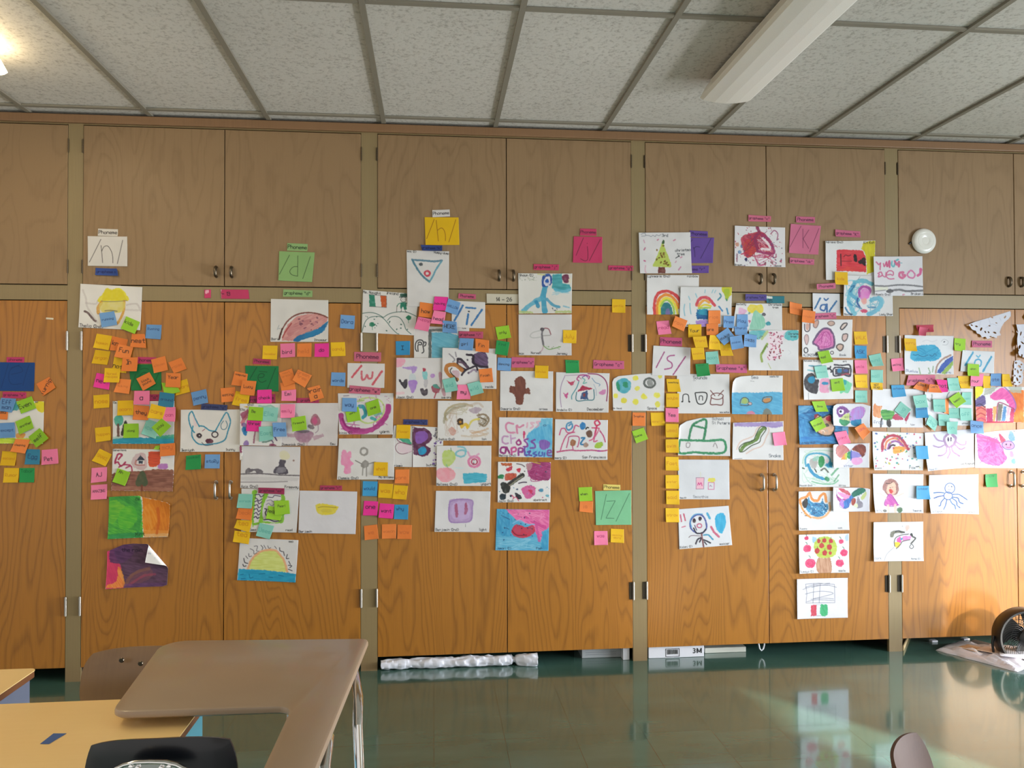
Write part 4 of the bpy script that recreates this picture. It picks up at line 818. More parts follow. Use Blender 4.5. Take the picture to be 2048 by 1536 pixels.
art('G',[643,570, 1127,585, 1120,1220, 652,1210],'s 22 5c8498 .95 705,680 850,690 960,698 1045,690;s 22 4c7c90 .95 712,690 770,790 830,870 905,930;s 20 64a0b4 .95 1040,700 980,790 940,870 905,930;e 50585c .95 807,732 22 20 0;E c83c50 .95 880,835 30 28 20 22;t 22 1c1c1c 652,592 4 mac (2);t 22 1c1c1c 955,605 5 Humpy-dumpty','portrait painting of a blue-outlined triangle face with a red mouth','dedbd8',lift={'b':.002})
strip('c85c7c','G',[1235,1062, 1433,1073, 1430,1130, 1228,1120],'Phoneme','pink word strip above the blue /i/ card')
sheet('tape_label','G',[(1552,1065),(1918,1072),(1918,1180),(1555,1172)],'cfc8b4','t 42 141414 1660,1152 0 14 - 26','cream tape label reading 14 - 26 on the rail','tape','number tapes on the middle rail',{'b':0},cell=.002)
card('G',[1160,1145, 1537,1162, 1537,1462, 1155,1450],'dfdcd8','l 22 2c6ca8 .92 1285,1200 1190,1370;l 20 2c6ca8 .92 1320,1225 1430,1232;l 24 2c6ca8 .92 1345,1300 1328,1412;l 22 2c6ca8 .92 1500,1250 1380,1425;e 20242c .9 1352,1268 10 9 0','white card with a thick blue brush-painted /i/ under a line')
art('H',[895,178, 1527,205, 1520,640, 900,637],'b 70b8cc 5ca8c0 .95 20 1095,255 1290,250 1410,300 1400,540 1230,560 1100,560;s 34 5c605c .95 1080,235 1080,400 1082,585;s 30 6c706c .9 1085,235 1200,228 1270,250;s 30 6c706c .9 1085,585 1200,590 1400,580;s 12 2c2c30 .95 930,470 915,440 918,380 945,345 990,345 1010,380 1000,400 1010,470 990,490;s 12 2c2c30 .95 945,380 960,365 985,375 980,395 945,400 945,470;s 12 2c2c30 .95 1015,365 1035,370 1030,400 1015,410;t 24 1c1c1c 1445,212 0 ice','painting of a pale turquoise ice block with grey edges and a tiny penguin shape','dedbd7')
art('H',[698,545, 1325,545, 1322,1012, 693,1008],'P e8a0b4 .85 700,550 790,555 790,610 760,640 700,650;P 38343c .95 725,800 740,790 770,820 800,790 825,795 820,870 800,895 770,870;B a888c8 b898d4 .9 90 775,650 920,640 920,700 880,720 870,690 780,665;P c4d0d4 .8 850,740 890,720 920,760 910,800 845,800;P a880c8 .95 838,810 930,805 925,880 885,950 855,900;P b03c50 .95 1000,665 1030,665 1025,705 1005,700;P 84c8c8 .9 990,710 1045,705 1050,780 1010,790;P b8b4b8 .8 1015,790 1055,795 1045,880 1015,870;P 4c444c .95 970,900 1000,890 1015,910 1050,895 1055,950 1020,975 985,955;e b88cc8 .95 1110,750 28 26 0;P 9c4858 .95 1100,870 1150,845 1195,890 1180,940 1120,940;P 50a494 .9 1110,860 1150,845 1190,890 1150,890;l 14 a83c48 .9 1150,940 1130,1000;l 40 c08c98 .8 1195,720 1240,960;s 30 e8b8c0 .7 705,950 780,945;t 24 202020 705,1003 0 Jason (2nd);t 24 202020 1210,1005 0 ice cream','painting of small purple ice creams and dark heart shapes','dedad8')
art('H',[1222,430, 1838,440, 1835,898, 1215,893],'B 4c3854 6c5478 .95 30 1580,500 1720,490 1735,650 1640,640 1560,600;s 26 2c2430 .95 1500,510 1570,520 1575,600 1640,640 1735,650;s 30 2c2430 .95 1400,560 1440,570 1510,650;s 24 2c2430 .95 1395,580 1400,630 1480,680;s 24 5c4458 .9 1410,590 1450,600 1500,650;s 44 b87434 .95 1390,790 1290,730 1265,660 1300,625 1380,630 1450,690;s 12 2c2018 .8 1370,770 1310,700 1330,660;P c8a8b0 .9 1330,700 1400,690 1420,740 1390,770;s 22 2c2430 .95 1440,740 1480,690 1540,660 1600,640 1620,680;s 22 8c7890 .8 1520,720 1580,680 1610,700;s 14 68606c .6 1300,500 1360,560 1340,590;s 14 68606c .6 1370,480 1380,530;e 4c4450 .8 1505,567 13 14 0;e 4c4450 .8 1520,715 10 10 0;l 16 2c2430 .9 1380,780 1390,810;t 24 202020 1705,885 0 inside','painting of black and orange looping strokes with a dark violet block','e0dddb')
strip('c0506f','H',[1408,240, 1685,247, 1683,325, 1405,318],'grapheme "i"','pink strip over the ice block painting','2a1020')
note('O','G',[797,1160, 945,1180, 935,1345, 780,1325],'how','reading how','k',size=44,pos=.6)
note('H','G',[962,1097, 1120,1105, 1085,1262, 942,1255],'having','reading having','k')
note('P','G',[955,1255, 1092,1275, 1068,1418, 915,1405],'head','reading head','k',pos=.6)
note('P','G',[775,1328, 925,1355, 890,1500, 730,1465],'happy','tilted, lower left of the orange how note',pos=.15)
note('B','G',[1118,1120, 1258,1168, 1220,1312, 1078,1268],'HALLOW','tilted, reading HALLOW')
note('B','G',[1055,1370, 1213,1385, 1220,1518, 1050,1505],'HERE','reading HERE','k')
note('B','H',[1420,318, 1580,325, 1565,462, 1405,450],'girl','reading girl, under the pink grapheme i strip','k',size=32,dx=-.05)
note('O','H',[1595,325, 1752,345, 1750,487, 1598,470],'Fin','on the top edge of the black and orange looping painting','k',size=36)
note('M','H',[1218,795, 1362,762, 1400,915, 1257,940],'sid','on the bottom left corner of the looping painting')
note('P','H',[1395,850, 1540,850, 1538,1015, 1382,1015],'my','reading my','k',size=44)
note('M','H',[1500,842, 1650,802, 1692,940, 1545,980],'wild','tilted, right of the light pink my note')
note('O','H',[1633,675, 1785,660, 1800,820, 1650,825],'Finish','on the right side of the black and orange looping painting','k')
note('C','H',[690,355, 855,352, 852,512, 693,513],'I','reading I','k',size=44)
note('G','H',[1822,195, 1975,172, 2003,315, 1852,340],'only','alone on the wood right of the /i/ card',size=30)
note('D','H',[1838,343, 1988,365, 1960,523, 1820,500],'find','tilted, just below a lime one beside the /i/ card',pos=.25,size=30)
note('B','H',[1850,540, 2008,548, 1998,697, 1843,685],'dancing','reading dancing, above the brown cross painting','k')
art('H',[1170,1032, 1785,1037, 1783,1488, 1165,1485],'w a89c70 .5 6 26 1240 1070 1520 1200;w b89c84 .45 6 20 1240 1120 1400 1420;w c8a07c .5 7 16 1500 1360 1740 1440;w 7c6848 .6 6 18 1620 1170 1750 1330;s 26 a89870 .7 1270,1250 1250,1180 1320,1100 1450,1070 1560,1090;s 26 8c8464 .6 1240,1280 1260,1200 1350,1120 1480,1090;s 20 b8a48c .6 1300,1230 1330,1150 1420,1100;s 24 c8b4a0 .6 1500,1100 1620,1060 1680,1100;P 9c8498 .6 1520,1140 1600,1105 1670,1130 1600,1180;s 20 7c6444 .7 1620,1200 1700,1190 1750,1250 1700,1320 1640,1290;s 14 5c4c30 .7 1640,1220 1720,1260 1680,1310;s 20 c8a078 .6 1560,1400 1650,1380 1740,1350;s 20 c8b090 .5 1440,1430 1600,1440 1740,1400;P c88c7c .7 1290,1370 1330,1330 1380,1380 1340,1430;s 22 d8c850 .85 1520,1330 1560,1260 1640,1240;P e0b83c .95 1430,1300 1510,1290 1515,1350 1490,1345 1480,1320 1450,1345 1430,1345;P 3c2c1c .95 1395,1240 1450,1240 1455,1300 1400,1305;e c88c30 .95 1425,1275 15 15 0;d a09488,c8b8a0 .6 30 1180 1060 1780 1470 3 7;t 22 202020 1180,1480 0 Sophia (2nd);t 22 202020 1670,1478 0 lion','painting of a small yellow lion inside a ring of brown and olive strokes','e2dfdb')
art('I',[580,365, 1140,365, 1135,778, 575,775],'P b8cc70 .9 640,440 690,410 750,420 775,490 740,550 690,580 645,550;s 10 7c9c84 .8 725,390 728,420;s 14 84b894 .8 680,560 700,600 725,615;s 18 70b8c4 .85 830,480 780,460 785,430 830,410 870,420 870,460 830,480 ;s 16 70b8c4 .8 800,375 860,385 885,425;E d8709c .85 965,530 58 52 0 26;E b83c60 .95 967,530 30 28 0 14;d 2c2c34 .9 6 945 510 990 555 3 5;s 18 d898b8 .8 900,430 920,470 960,480 1010,450;P e8909c .75 585,610 700,590 770,640 750,710 660,740 585,690;b 38a4bc 50b4cc .95 0 845,650 1000,640 1095,660 1090,735 860,755;s 12 b8e0e0 .5 770,590 850,595;t 24 202020 582,770 0 Melissa (2nd);t 22 202020 1035,765 0 yogurt','painting of a green balloon, pink ring and blue brushed bar','dfdcda')
art('I',[572,827, 1132,833, 1117,1250, 557,1245],'P b498c4 .9 710,930 790,908 900,912 948,940 945,1040 930,1130 830,1150 720,1150 698,1060;P c4acd4 .8 750,960 900,945 910,1100 750,1110;s 14 9c7cb4 .8 715,940 705,1050 720,1140 820,1150 930,1130 945,1000 940,925 800,915 715,940;P a85c7c .9 765,975 790,965 800,1080 775,1095;P a85c7c .9 870,965 890,955 895,1040 865,1070;s 4 505060 .8 875,1170 875,1195;t 24 202020 570,1235 0 Benjamin (2nd);t 24 202020 1015,1235 0 light','painting of a lilac square with two dark pink bars','dedcdc')
# ---------------- around the /j/ card
strip('c93a66','J',[610,160, 900,165, 895,232, 607,228],'grapheme "j"','hot pink-red strip above the blue bird painting')
strip('c93a66','J',[1460,175, 1745,180, 1740,238, 1458,232],'grapheme "g"','hot pink-red strip lowest right of the red-pink /j/ card')
strip('c93a66','Z',[1178,1170, 1262,1172, 1262,1208, 1176,1206],'Phoneme','hot pink-red word strip above the red-pink /j/ card')
card('Z',[1145,1210, 1292,1213, 1290,1347, 1140,1345],'c93a66','l 2.2 3a1420 .95 1195,1218 1157,1308;l 2.2 3a1420 .95 1282,1225 1225,1335;s 2.2 3a1420 .95 1215,1262 1218,1300 1215,1330 1200,1335 1180,1325;e 3a1420 .95 1214,1246 2 2 0','red-pink card with a thin /j/')
art('J',[433,265, 1048,268, 1040,720, 440,725],'w 88c4d4 .5 10 14 820 430 1040 520;s 60 3c98b8 .9 750,400 720,500 730,640 740,700;s 50 54a8c4 .85 700,550 620,590 540,650 490,690;s 40 2c88b0 .85 640,590 660,640;P 2a4c98 .95 700,360 720,290 790,270 820,330 800,400 720,420;P dcd8e0 .95 728,390 740,320 790,300 800,360 780,410;P 2c5cac .95 738,350 765,325 785,360 760,375;b 2c8c94 48a8b0 .9 0 820,280 930,270 940,380 1020,390 1040,440 900,470 820,440;s 34 5cb0c8 .85 850,450 960,470 1020,450;s 30 4898b8 .85 760,560 820,620 900,650;s 18 6cb0c8 .7 950,640 1010,655;P 6c2c48 .9 930,300 1000,280 1010,360 960,370;p e8dcc0 .8 1005,330 1040,320 1040,380 1010,375;b a8b86c b8c47c .8 0 440,690 600,700 600,722 440,724;b a8b86c b8c47c .8 0 850,690 1040,690 1040,716 850,718;d a8a890,788878 .7 24 445 300 640 350 3 6;d 1c2c48 .8 8 820 660 880 690 3 6;s 14 c8c86c .7 660,275 740,285;t 26 1c1c1c 445,300 0 Shaun (2)','painting of a large blue and teal bird with a big eye','dfdcd4')
art('J',[437,733, 1042,733, 1040,1200, 440,1198],'e 50484c .95 710,903 24 22 0;s 22 646064 .9 708,910 705,980 715,1050 722,1085;s 12 b4b4b0 .8 690,915 600,940 570,980 610,1000 690,990;s 12 8c4c54 .85 735,890 780,900 805,960;s 12 9c9894 .8 725,975 800,970;s 12 b8949c .8 722,1090 705,1140 670,1170;s 10 6c9c50 .9 722,1090 780,1130 840,1120 915,1100;d 50a040,4c7030 .8 10 740 1095 915 1130 3 5;t 24 202020 445,1188 0 max;t 24 202020 580,1182 0 Norwell;t 26 202020 868,1190 0 Jeremy','painting of a thin grey bird-like stick line with a dark dot','d8d4d2')
note('Y','J',[945,910, 1098,912, 1093,1063, 943,1058],'July','reading July, on the edge of the stick-bird painting','o')
note('Y','J',[1502,557, 1655,562, 1650,717, 1500,712],'gentle','high beside the middle right post, over the rail edge')
art('K',[115,238, 718,243, 712,697, 113,690],'B 6c3c30 7c4838 .97 80 285,410 280,350 320,305 370,310 405,350 405,430 440,435 455,500 385,505 375,610 300,615 285,520 220,470 230,415 260,408;s 6 4c2820 .8 320,310 350,300 365,310;t 24 202020 125,680 0 Damaris (2nd);t 24 202020 560,682 0 cross','painting of a solid brown cross','dfdddb')
strip('cf6288','K',[245,80, 505,88, 500,200, 243,200],'grapheme"a"','pink strip right of the soft blue dancing note')
strip('cf6288','K',[1175,113, 1525,125, 1525,218, 1172,212],'Grapheme "c"','wide pink strip ending near the second post from the right')
note('Y','K',[512,175, 665,180, 660,325, 508,318],'circles','on the top edge of the brown cross painting')
art('K',[750,252, 1360,265, 1343,712, 747,703],'s 12 8c2c5c .95 1115,270 1230,280 1310,340 1338,440 1325,580;s 8 9c7ca0 .7 850,290 1000,285 1100,280;s 8 8c6c98 .8 850,300 810,400 798,520 810,650;s 14 b0407c .9 1010,350 990,330 1020,290 1080,285 1130,300 1120,330;s 12 7c3c8c .8 1050,310 1090,290 1110,310;s 10 2c8490 .9 1010,360 990,420 960,470 930,520 930,560;s 10 40a494 .8 1050,320 1080,340 1060,380 1100,370;s 8 5c84a8 .8 1160,320 1200,370 1250,390 1240,410;s 6 88a0b8 .8 1180,390 1205,450 1210,520;p a82c48 .95 990,475 1050,405 1170,435 1165,445;s 10 2c6c78 .95 985,480 985,575 1100,570 1180,560 1180,450;p d8dce4 .9 995,490 1040,490 1040,560 995,560;p 38507c .95 1040,490 1110,460 1115,560 1030,560;p 8c3c3c .95 1060,495 1085,492 1085,530 1060,535;P b83c5c .95 875,350 920,365 965,350 930,405;P c04c84 .95 835,490 860,500 890,488 870,550;P c880ac .9 1235,490 1270,460 1315,445 1310,500 1270,510;s 8 a83c70 .7 1000,300 1040,330;t 24 202020 760,692 0 Andelia (2);t 30 202020 1105,688 0 December','painting of a little red-roofed house under a snow-globe arch with hearts','dedcda')
note('D','K',[855,112, 1010,118, 1015,260, 862,265],'creative','above the snow-globe house painting',pos=.15)
art('K',([(1390,365),(1408,325),(1460,297),(1700,272),(1985,255)],[(1397,690),(1700,692),(1980,695)]),'P 4ca4b4 .95 1435,370 1480,330 1550,325 1600,370 1600,430 1560,485 1500,490 1450,450;P 2c8c64 .95 1435,380 1460,365 1480,430 1470,470 1440,430;P 2c8c64 .9 1520,360 1560,370 1570,420 1540,430 1510,400;E 5c605c .95 1815,375 62 52 10 24;P 8c8e8a .95 1790,350 1840,340 1850,400 1800,410;E 50524e .8 1815,375 66 58 10 6;e e0d84c .9 1655,322 32 30 0;e e0d84c .9 1935,300 24 24 0;e e0d84c .9 1675,438 30 26 0;e e0d84c .9 1428,520 26 30 0;e d8cc40 .95 1522,575 34 32 0;e e0d84c .9 1655,590 34 36 0;P e0d84c .9 1715,540 1740,490 1790,540 1750,560;e e0d84c .9 1898,515 36 32 0;e e0d84c .9 1905,618 30 34 0;t 16 202020 1400,672 0 Mr. David;t 28 202020 1790,675 0 Space','space painting with a blue-green planet, grey moon and yellow stars, one corner rounded','dfdedd')
art('K',[103,765, 712,772, 705,1222, 97,1215],'b 58b0d4 7cc4dc .9 88 590,780 712,775 705,1222 400,1215 430,950 520,880;B 6cb8d8 4ca4d0 .85 80 430,960 560,880 700,860 700,1100 560,1060 430,1040;s 22 d07498 .8 265,840 200,830 180,880 210,935 280,940;s 22 d06c90 .8 310,945 305,860 330,880 380,855;s 20 e0a0b4 .75 425,830 420,880;s 20 e0a4b8 .75 500,830 465,830 490,865 460,890;s 20 e0a4b8 .75 570,815 530,820 555,850 525,880;P c83c6c .95 375,930 400,930 395,1000 380,1010;s 20 b884b0 .85 205,985 150,985 140,1040 170,1065 205,1060;s 18 c090bc .8 235,970 240,1060;s 18 c090bc .8 245,1010 285,1000;s 20 a03478 .95 330,1020 300,1050 320,1080 350,1060 330,1020;s 20 8c4494 .95 430,1010 390,1030 420,1060 425,1095 380,1100;s 20 7c4c9c .95 510,1020 470,1040 505,1070 510,1110 460,1115;B 9464b8 7c50a4 .9 90 555,1060 600,1020 680,1050 660,1120 580,1130;s 22 8c2870 .95 190,1110 130,1110 120,1160 170,1170 185,1110 220,1170;s 22 c4508c .95 245,1190 245,1120 290,1110 290,1150 250,1160;s 22 8c3484 .95 325,1195 325,1125 370,1120 370,1155 330,1160;s 20 5c48a0 .95 395,1110 395,1190 420,1195;s 20 5c48a0 .95 430,1160 460,1150 440,1190 470,1200;s 18 4c5cac .95 520,1160 490,1180 530,1195 500,1215;s 18 4c5cac .95 560,1160 555,1200 590,1200 595,1165;s 18 4c5cac .95 620,1170 615,1210;s 18 7c50a0 .95 655,1170 695,1165 690,1140 655,1150 655,1195 700,1200;E 2c3c5c .8 622,858 18 8 0 4;t 24 202020 105,1210 0 Melina (2nd)','painting with the words criss cross applesauce in pinks and purples on light blue','e0dedf')
art('K',[740,787, 1340,797, 1333,1250, 730,1248],'s 14 c04c78 .95 790,965 810,900 850,895 880,940 940,930 970,860 1010,870;s 14 c04c78 .95 960,935 880,960 830,1050 800,1140;s 16 b84c74 .95 760,1160 900,1140 1000,1145 1150,1140 1260,1150 1335,1140;s 12 b84c78 .95 870,1110 890,1030 905,985 1010,990 1000,1090 990,1100;l 12 b84c78 .9 935,1080 945,1140;P 9c6444 .95 910,1060 935,1020 975,1040 965,1085 930,1095;s 18 3c84b0 .9 925,820 880,840 870,890 900,910 935,880 930,840 895,860;P 2c78b4 .95 1020,850 1050,820 1085,840 1080,890 1040,905;s 20 2c74a4 .95 1040,1000 1075,1000 1050,1030 1030,1070 1060,1075;e 6c4c3c .95 1130,952 38 42 0;s 14 1c1c1c .95 1090,900 1105,880 1120,885;e a08070 .9 1090,1080 30 28 0;s 18 c82c54 .95 1220,800 1190,820 1210,860 1250,840 1230,805;l 20 c83460 .95 1215,860 1195,950;l 14 c83460 .95 1160,885 1240,890;s 14 c84c78 .9 1195,950 1170,1010 1130,1030;s 14 c84c78 .9 1200,960 1180,1040 1220,1030;s 14 c8587c .9 1240,900 1200,980;s 14 b83c6c .9 1250,920 1290,980 1310,1045;B a4c440 8cb034 .95 30 1190,1080 1240,1045 1285,1060 1265,1110 1200,1115;e a83c94 .8 1240,1150 20 10 0;t 24 202020 738,1238 0 merp (2);t 28 202020 1050,1232 0 San Francisco','painting of a pink hillside house with a red stick figure and coloured blobs','dedcdb')
art('I',[1207,530, 1748,535, 1743,945, 1203,945],'B 8c2c60 b04c80 .95 20 1510,560 1600,535 1745,540 1745,700 1640,720 1540,700;w 9c2c68 .7 8 26 1510 545 1740 720;w c86c9c .6 5 16 1520 550 1735 700;w e080ac .8 6 14 1460 780 1590 900;s 20 a83c74 .8 1530,580 1620,600 1700,580 1640,660;P b88c90 .9 1500,550 1560,550 1550,600 1510,620;b b0502c c8683c .95 0 1240,545 1350,545 1350,575 1250,570;P c82c40 .95 1290,600 1350,580 1350,610 1310,630;P c83048 .95 1400,605 1440,600 1435,635 1410,630;P c0543c .95 1285,655 1390,650 1385,695 1290,720;P 2c8050 .95 1210,670 1265,665 1260,705 1212,700;s 44 2c2c28 .95 1300,775 1380,720 1460,670;s 12 9c9c80 .8 1320,780 1400,720 1460,680;P 2c302c .95 1230,760 1280,740 1335,790 1320,840 1270,850;P 24343c .95 1225,880 1250,855 1285,870 1280,910 1240,920;P 24242c .95 1380,850 1430,865 1450,905 1410,910;e 24243c .95 1338,880 13 14 0;e 243450 .9 1403,812 12 9 0;P d06098 .95 1450,800 1530,770 1590,800 1580,870 1510,910 1460,850;P c82c50 .9 1520,820 1560,820 1550,860;P 3c84a8 .85 1620,815 1660,805 1670,830 1640,840;P 48a0b8 .8 1690,870 1730,870 1720,895;s 8 c83c64 .9 1360,910 1390,890 1420,930;s 8 c83c64 .9 1350,870 1370,900;s 12 3c2c44 .9 1420,750 1460,740 1500,740;d 2c2c34,c83c64,3c7ca0 .9 40 1215 560 1730 930 2 6;s 12 6c5c60 .8 1400,550 1450,560 1480,580;s 12 c8b830 .7 1570,535 1640,550;t 20 202020 1210,940 0 Jaylin (2nd);t 22 202020 1570,930 0 abstract','splattered painting with black brush shapes, red dabs and a magenta patch','e8e6e4')
art('I',[1195,1013, 1735,1020, 1723,1440, 1180,1435],'b 3c98c4 58acd0 .98 80 1195,1013 1300,1016 1360,1130 1340,1300 1180,1435;b 54a8cc 78bcd8 .98 10 1180,1280 1360,1300 1600,1310 1730,1200 1723,1440 1180,1435;b e0609c f080b0 .97 30 1290,1018 1735,1020 1730,1200 1680,1240 1640,1350 1560,1180 1400,1130;s 30 d04890 .85 1480,1090 1600,1160 1690,1200;s 24 e878b0 .8 1320,1040 1420,1110 1560,1130;s 26 cc5498 .8 1600,1180 1630,1340;P c83c54 .98 1350,1220 1390,1170 1440,1180 1500,1200 1560,1180 1590,1230 1540,1290 1440,1310 1360,1280;s 10 7c1c30 .9 1350,1230 1400,1280 1500,1280;w 3c88b8 .6 7 14 1200 1030 1340 1300;w 98d0e4 .6 6 12 1200 1300 1700 1430;w f8a8cc .6 7 12 1320 1030 1700 1140;s 12 80b8dc .9 1360,1160 1430,1130 1500,1170 1580,1170;b 3090c0 48a4cc .8 80 1660,1240 1730,1230 1723,1430 1650,1420;d 1c3c6c,2c2444,143c5c .85 26 1230 1040 1700 1350 3 7;s 6 203c60 .7 1240,1080 1330,1120;s 6 203c60 .7 1270,1200 1320,1220;t 22 143c5c 1195,1425 0 Jamari (2);t 22 143c5c 1600,1425 0 Fish','bright blue and pink painting with a red bean-shaped fish','58acd0')
note('O','K',[1620,710, 1770,712, 1765,865, 1617,862],'Trophie','reading Trophie, under the space painting','k',pos=.3)
note('G','K',[1613,925, 1747,880, 1798,1013, 1660,1063],'Scene','tilted on the post under the orange Trophie note',size=24,dx=-.15)
note('O','L',[305,520, 440,525, 435,643, 297,628],'is','half under a lime one left of the green /z/ card')
note('G','L',[290,383, 428,378, 433,520, 298,525],'when','left of the green /z/ card',size=24,dx=-.1)
strip('e8d470','L',[545,350, 720,358, 718,412, 545,410],'Phoneme','pale yellow word strip above the green /z/ card','3a3010')
card('L',[460,420, 832,412, 832,765, 468,768],'80c494','l 4 1c3c2c .9 577,455 522,712;l 4 1c3c2c .9 812,445 675,730;l 4 1c3c2c .9 580,525 668,520 573,697 655,700','pale green card with a thin /z/')
note('P','L',[450,830, 588,830, 590,970, 450,972],'was','reading was, below the green /z/ card',size=34,pos=.35)
note('Y','L',[622,805, 757,812, 755,952, 618,943],'amazing|among','reading amazing among, below the green /z/ card',pos=.55)
# ---------------- the /s/ and /r/ group
strip('66489a','M',[680,290, 885,300, 885,368, 680,362],'Phoneme','violet word strip above the violet /r/ card','241040')
card('M',[620,370, 957,372, 940,660, 620,662],'66489a','s 5 1e1038 .9 690,420 710,395;s 5 1e1038 .9 722,480 735,530 738,590;s 5 1e1038 .9 725,500 750,475 795,480;l 5 1e1038 .9 922,380 803,608','violet card with a thin /r/, partly behind the Christmas tree drawing')
strip('66489a','M',[620,690, 898,690, 893,775, 620,772],'  pheme "r"','violet strip under the violet /r/ card','241040')
art('M',[97,315, 687,310, 700,778, 112,778],'P b8c85c .97 372,420 400,500 440,600 470,700 380,705 258,695 300,610 340,500;p b8c85c .9 370,430 465,710 258,697;d 7c5c24,6c4c1c .95 17 300 500 440 690 8 13;e 7c5c24 .9 378,465 12 12 0;P 3c5c34 .95 360,440 375,395 390,410 388,442;p 6c342c .97 320,708 398,708 400,778 318,778;s 12 d090ac .7 155,400 165,430;s 14 c87490 .8 310,400 322,390;s 14 c87490 .8 495,405 515,395;s 16 b85c7c .8 160,510 172,490;s 16 c05c88 .9 160,635 172,640;s 14 d8a0b4 .7 175,690 170,740 180,770;s 14 c87498 .8 575,600 590,590;s 12 c890a4 .8 515,655 525,640;s 14 c87ca0 .85 550,740 575,705;t 30 202428 515,532 -4 christmas;t 28 202428 535,570 0 tree;l 8 101418 .95 520,605 560,578;p 101418 .95 545,575 568,573 560,598;s 5 5c6474 .85 125,335 165,320 175,350 130,355;s 5 5c6474 .85 180,345 220,350 240,360 260,345 285,360 300,340 330,350 350,335;t 30 20242c 365,360 0 3rd','drawing of a yellow-green Christmas tree with brown dots and pink drops','e0dedd')
art('M',[190,797, 783,797, 780,1245, 188,1248],'P 2c747c .97 345,1248 350,1170 380,1115 430,1110 470,1160 475,1248;s 36 d04040 .97 282,1248 275,1120 310,1020 380,985 460,990 550,1060 580,1150;s 32 e88830 .97 312,1248 308,1130 340,1060 400,1020 470,1040 530,1110 550,1170;s 28 e8d43c .95 335,1248 335,1140 370,1080 420,1060 480,1090 520,1160 540,1240;s 22 9cc44c .95 350,1150 385,1095 430,1085 470,1120 495,1180 500,1245;P 7c6ca0 .9 400,1248 410,1190 440,1180 455,1248;s 10 3c4048 .5 555,950 570,1000;t 24 1c1c1c 200,822 0 Lynnmarie (2nd);t 24 1c1c1c 650,822 0 rainbow','painting of a big rainbow arch over a dark teal middle, under the Christmas tree','e2e0de')
art('M',[572,930, 1158,935, 1148,1385, 558,1385],'s 34 d04450 .95 755,1140 780,1080 840,1050 900,1070 960,1140;s 28 e8a040 .95 780,1150 810,1105 850,1085 900,1110;s 22 e0cc3c .95 800,1160 850,1135 920,1150;s 20 a8c450 .95 780,1175 850,1170 910,1170;b 1c5c94 2c98b0 .97 0 760,1190 880,1180 900,1230 880,1300 760,1300 750,1250;b 12447c 1c5c94 .8 0 760,1250 880,1260 880,1300 765,1300;b 8c64b8 a880cc .85 0 740,1320 860,1300 890,1330 860,1385 760,1380;s 12 78b4c8 .8 620,1130 612,1190 622,1260;s 12 78b4c8 .8 680,1120 682,1180 692,1240;s 12 84bccc .8 665,1040 680,1080;s 12 84bccc .8 745,1010 760,1050;s 10 84bccc .8 855,965 850,1000;s 10 84bccc .8 945,965 930,1000;s 10 84bccc .8 975,970 960,1000;s 18 48889c .9 1020,1010 1035,1040 1000,1080;s 18 3c7cb0 .9 1010,1155 1050,1205;s 18 3c88b4 .9 1100,1180 1115,1240;P c8c42c .95 1040,940 1157,936 1155,1010 1130,1040 1080,1030;P a4bc34 .9 1070,960 1130,960 1120,1060 1095,1090 1070,1020;s 12 2c8494 .9 1095,1070 1100,1090;t 26 1c1c1c 575,1378 0 Isabel;t 26 1c1c1c 1010,1382 0 rainbow','painting of a small rainbow over dark blue bars with a yellow-green sun corner','e0dfdd')
art('M',[1187,237, 1762,257, 1763,710, 1183,693],'B a83040 c04858 .9 60 1260,400 1300,340 1400,320 1480,300 1560,360 1640,540 1560,560 1480,500 1360,600 1300,560;B c85030 b03c3c .9 80 1300,420 1400,400 1440,500 1380,580 1310,560;w b82848 .8 9 34 1260 320 1640 600;w 7c2048 .7 6 26 1300 300 1650 590;w f0dcdc .7 5 16 1420 330 1640 560;w c04070 .6 7 14 1380 560 1700 690;s 34 8c2c54 .9 1440,250 1465,310 1420,380 1450,520;s 30 9c3464 .9 1500,340 1580,400 1640,540 1560,550 1460,530;s 26 f0e8e8 .9 1510,380 1560,430 1590,500 1500,500;s 12 9c4c70 .8 1600,330 1640,290 1680,330 1670,400;s 16 b84870 .85 1420,600 1470,680 1540,670;s 14 a04868 .8 1560,560 1650,600 1660,560;e c88870 .8 1215,450 24 24 0;e 4c5c84 .8 1265,470 14 20 0;e 5c84ac .8 1245,535 22 20 0;s 18 8c6478 .8 1215,560 1212,640;P 2c2c5c .95 1305,610 1330,600 1330,640 1310,640;P 7c3c4c .9 1525,660 1545,650 1540,700;P a06c78 .9 1590,650 1620,640 1620,680;P a8647c .9 1700,640 1725,625 1720,660;d a83050,8c4c6c,b04858,505878 .85 110 1195 250 1755 700 2 8;t 18 1c1c1c 1188,690 0 Brayan;t 20 1c1c1c 1640,702 0 dance','splattered crimson and maroon painting above the pair of small dark handles','e4e1e2')
strip('cf6a84','M',[1343,113, 1605,127, 1603,192, 1342,187],'grapheme "c"','rose strip above the crimson splatter painting')
sheet('tape_label','M',[(1550,1035),(1757,1037),(1757,1118),(1550,1116)],'1f7480','p d8d4cc .95 1552,1036 1620,1038 1620,1066 1552,1066;t 34 0c1c28 1570,1108 0 35','teal tape label reading 35 on the rail','tape','number tapes on the middle rail',{'b':0},cell=.002)
strip('55488f','M',[1310,1013, 1555,1018, 1550,1088, 1308,1092],'grapheme "ch"','dark violet strip left of the teal 35 label','181238')
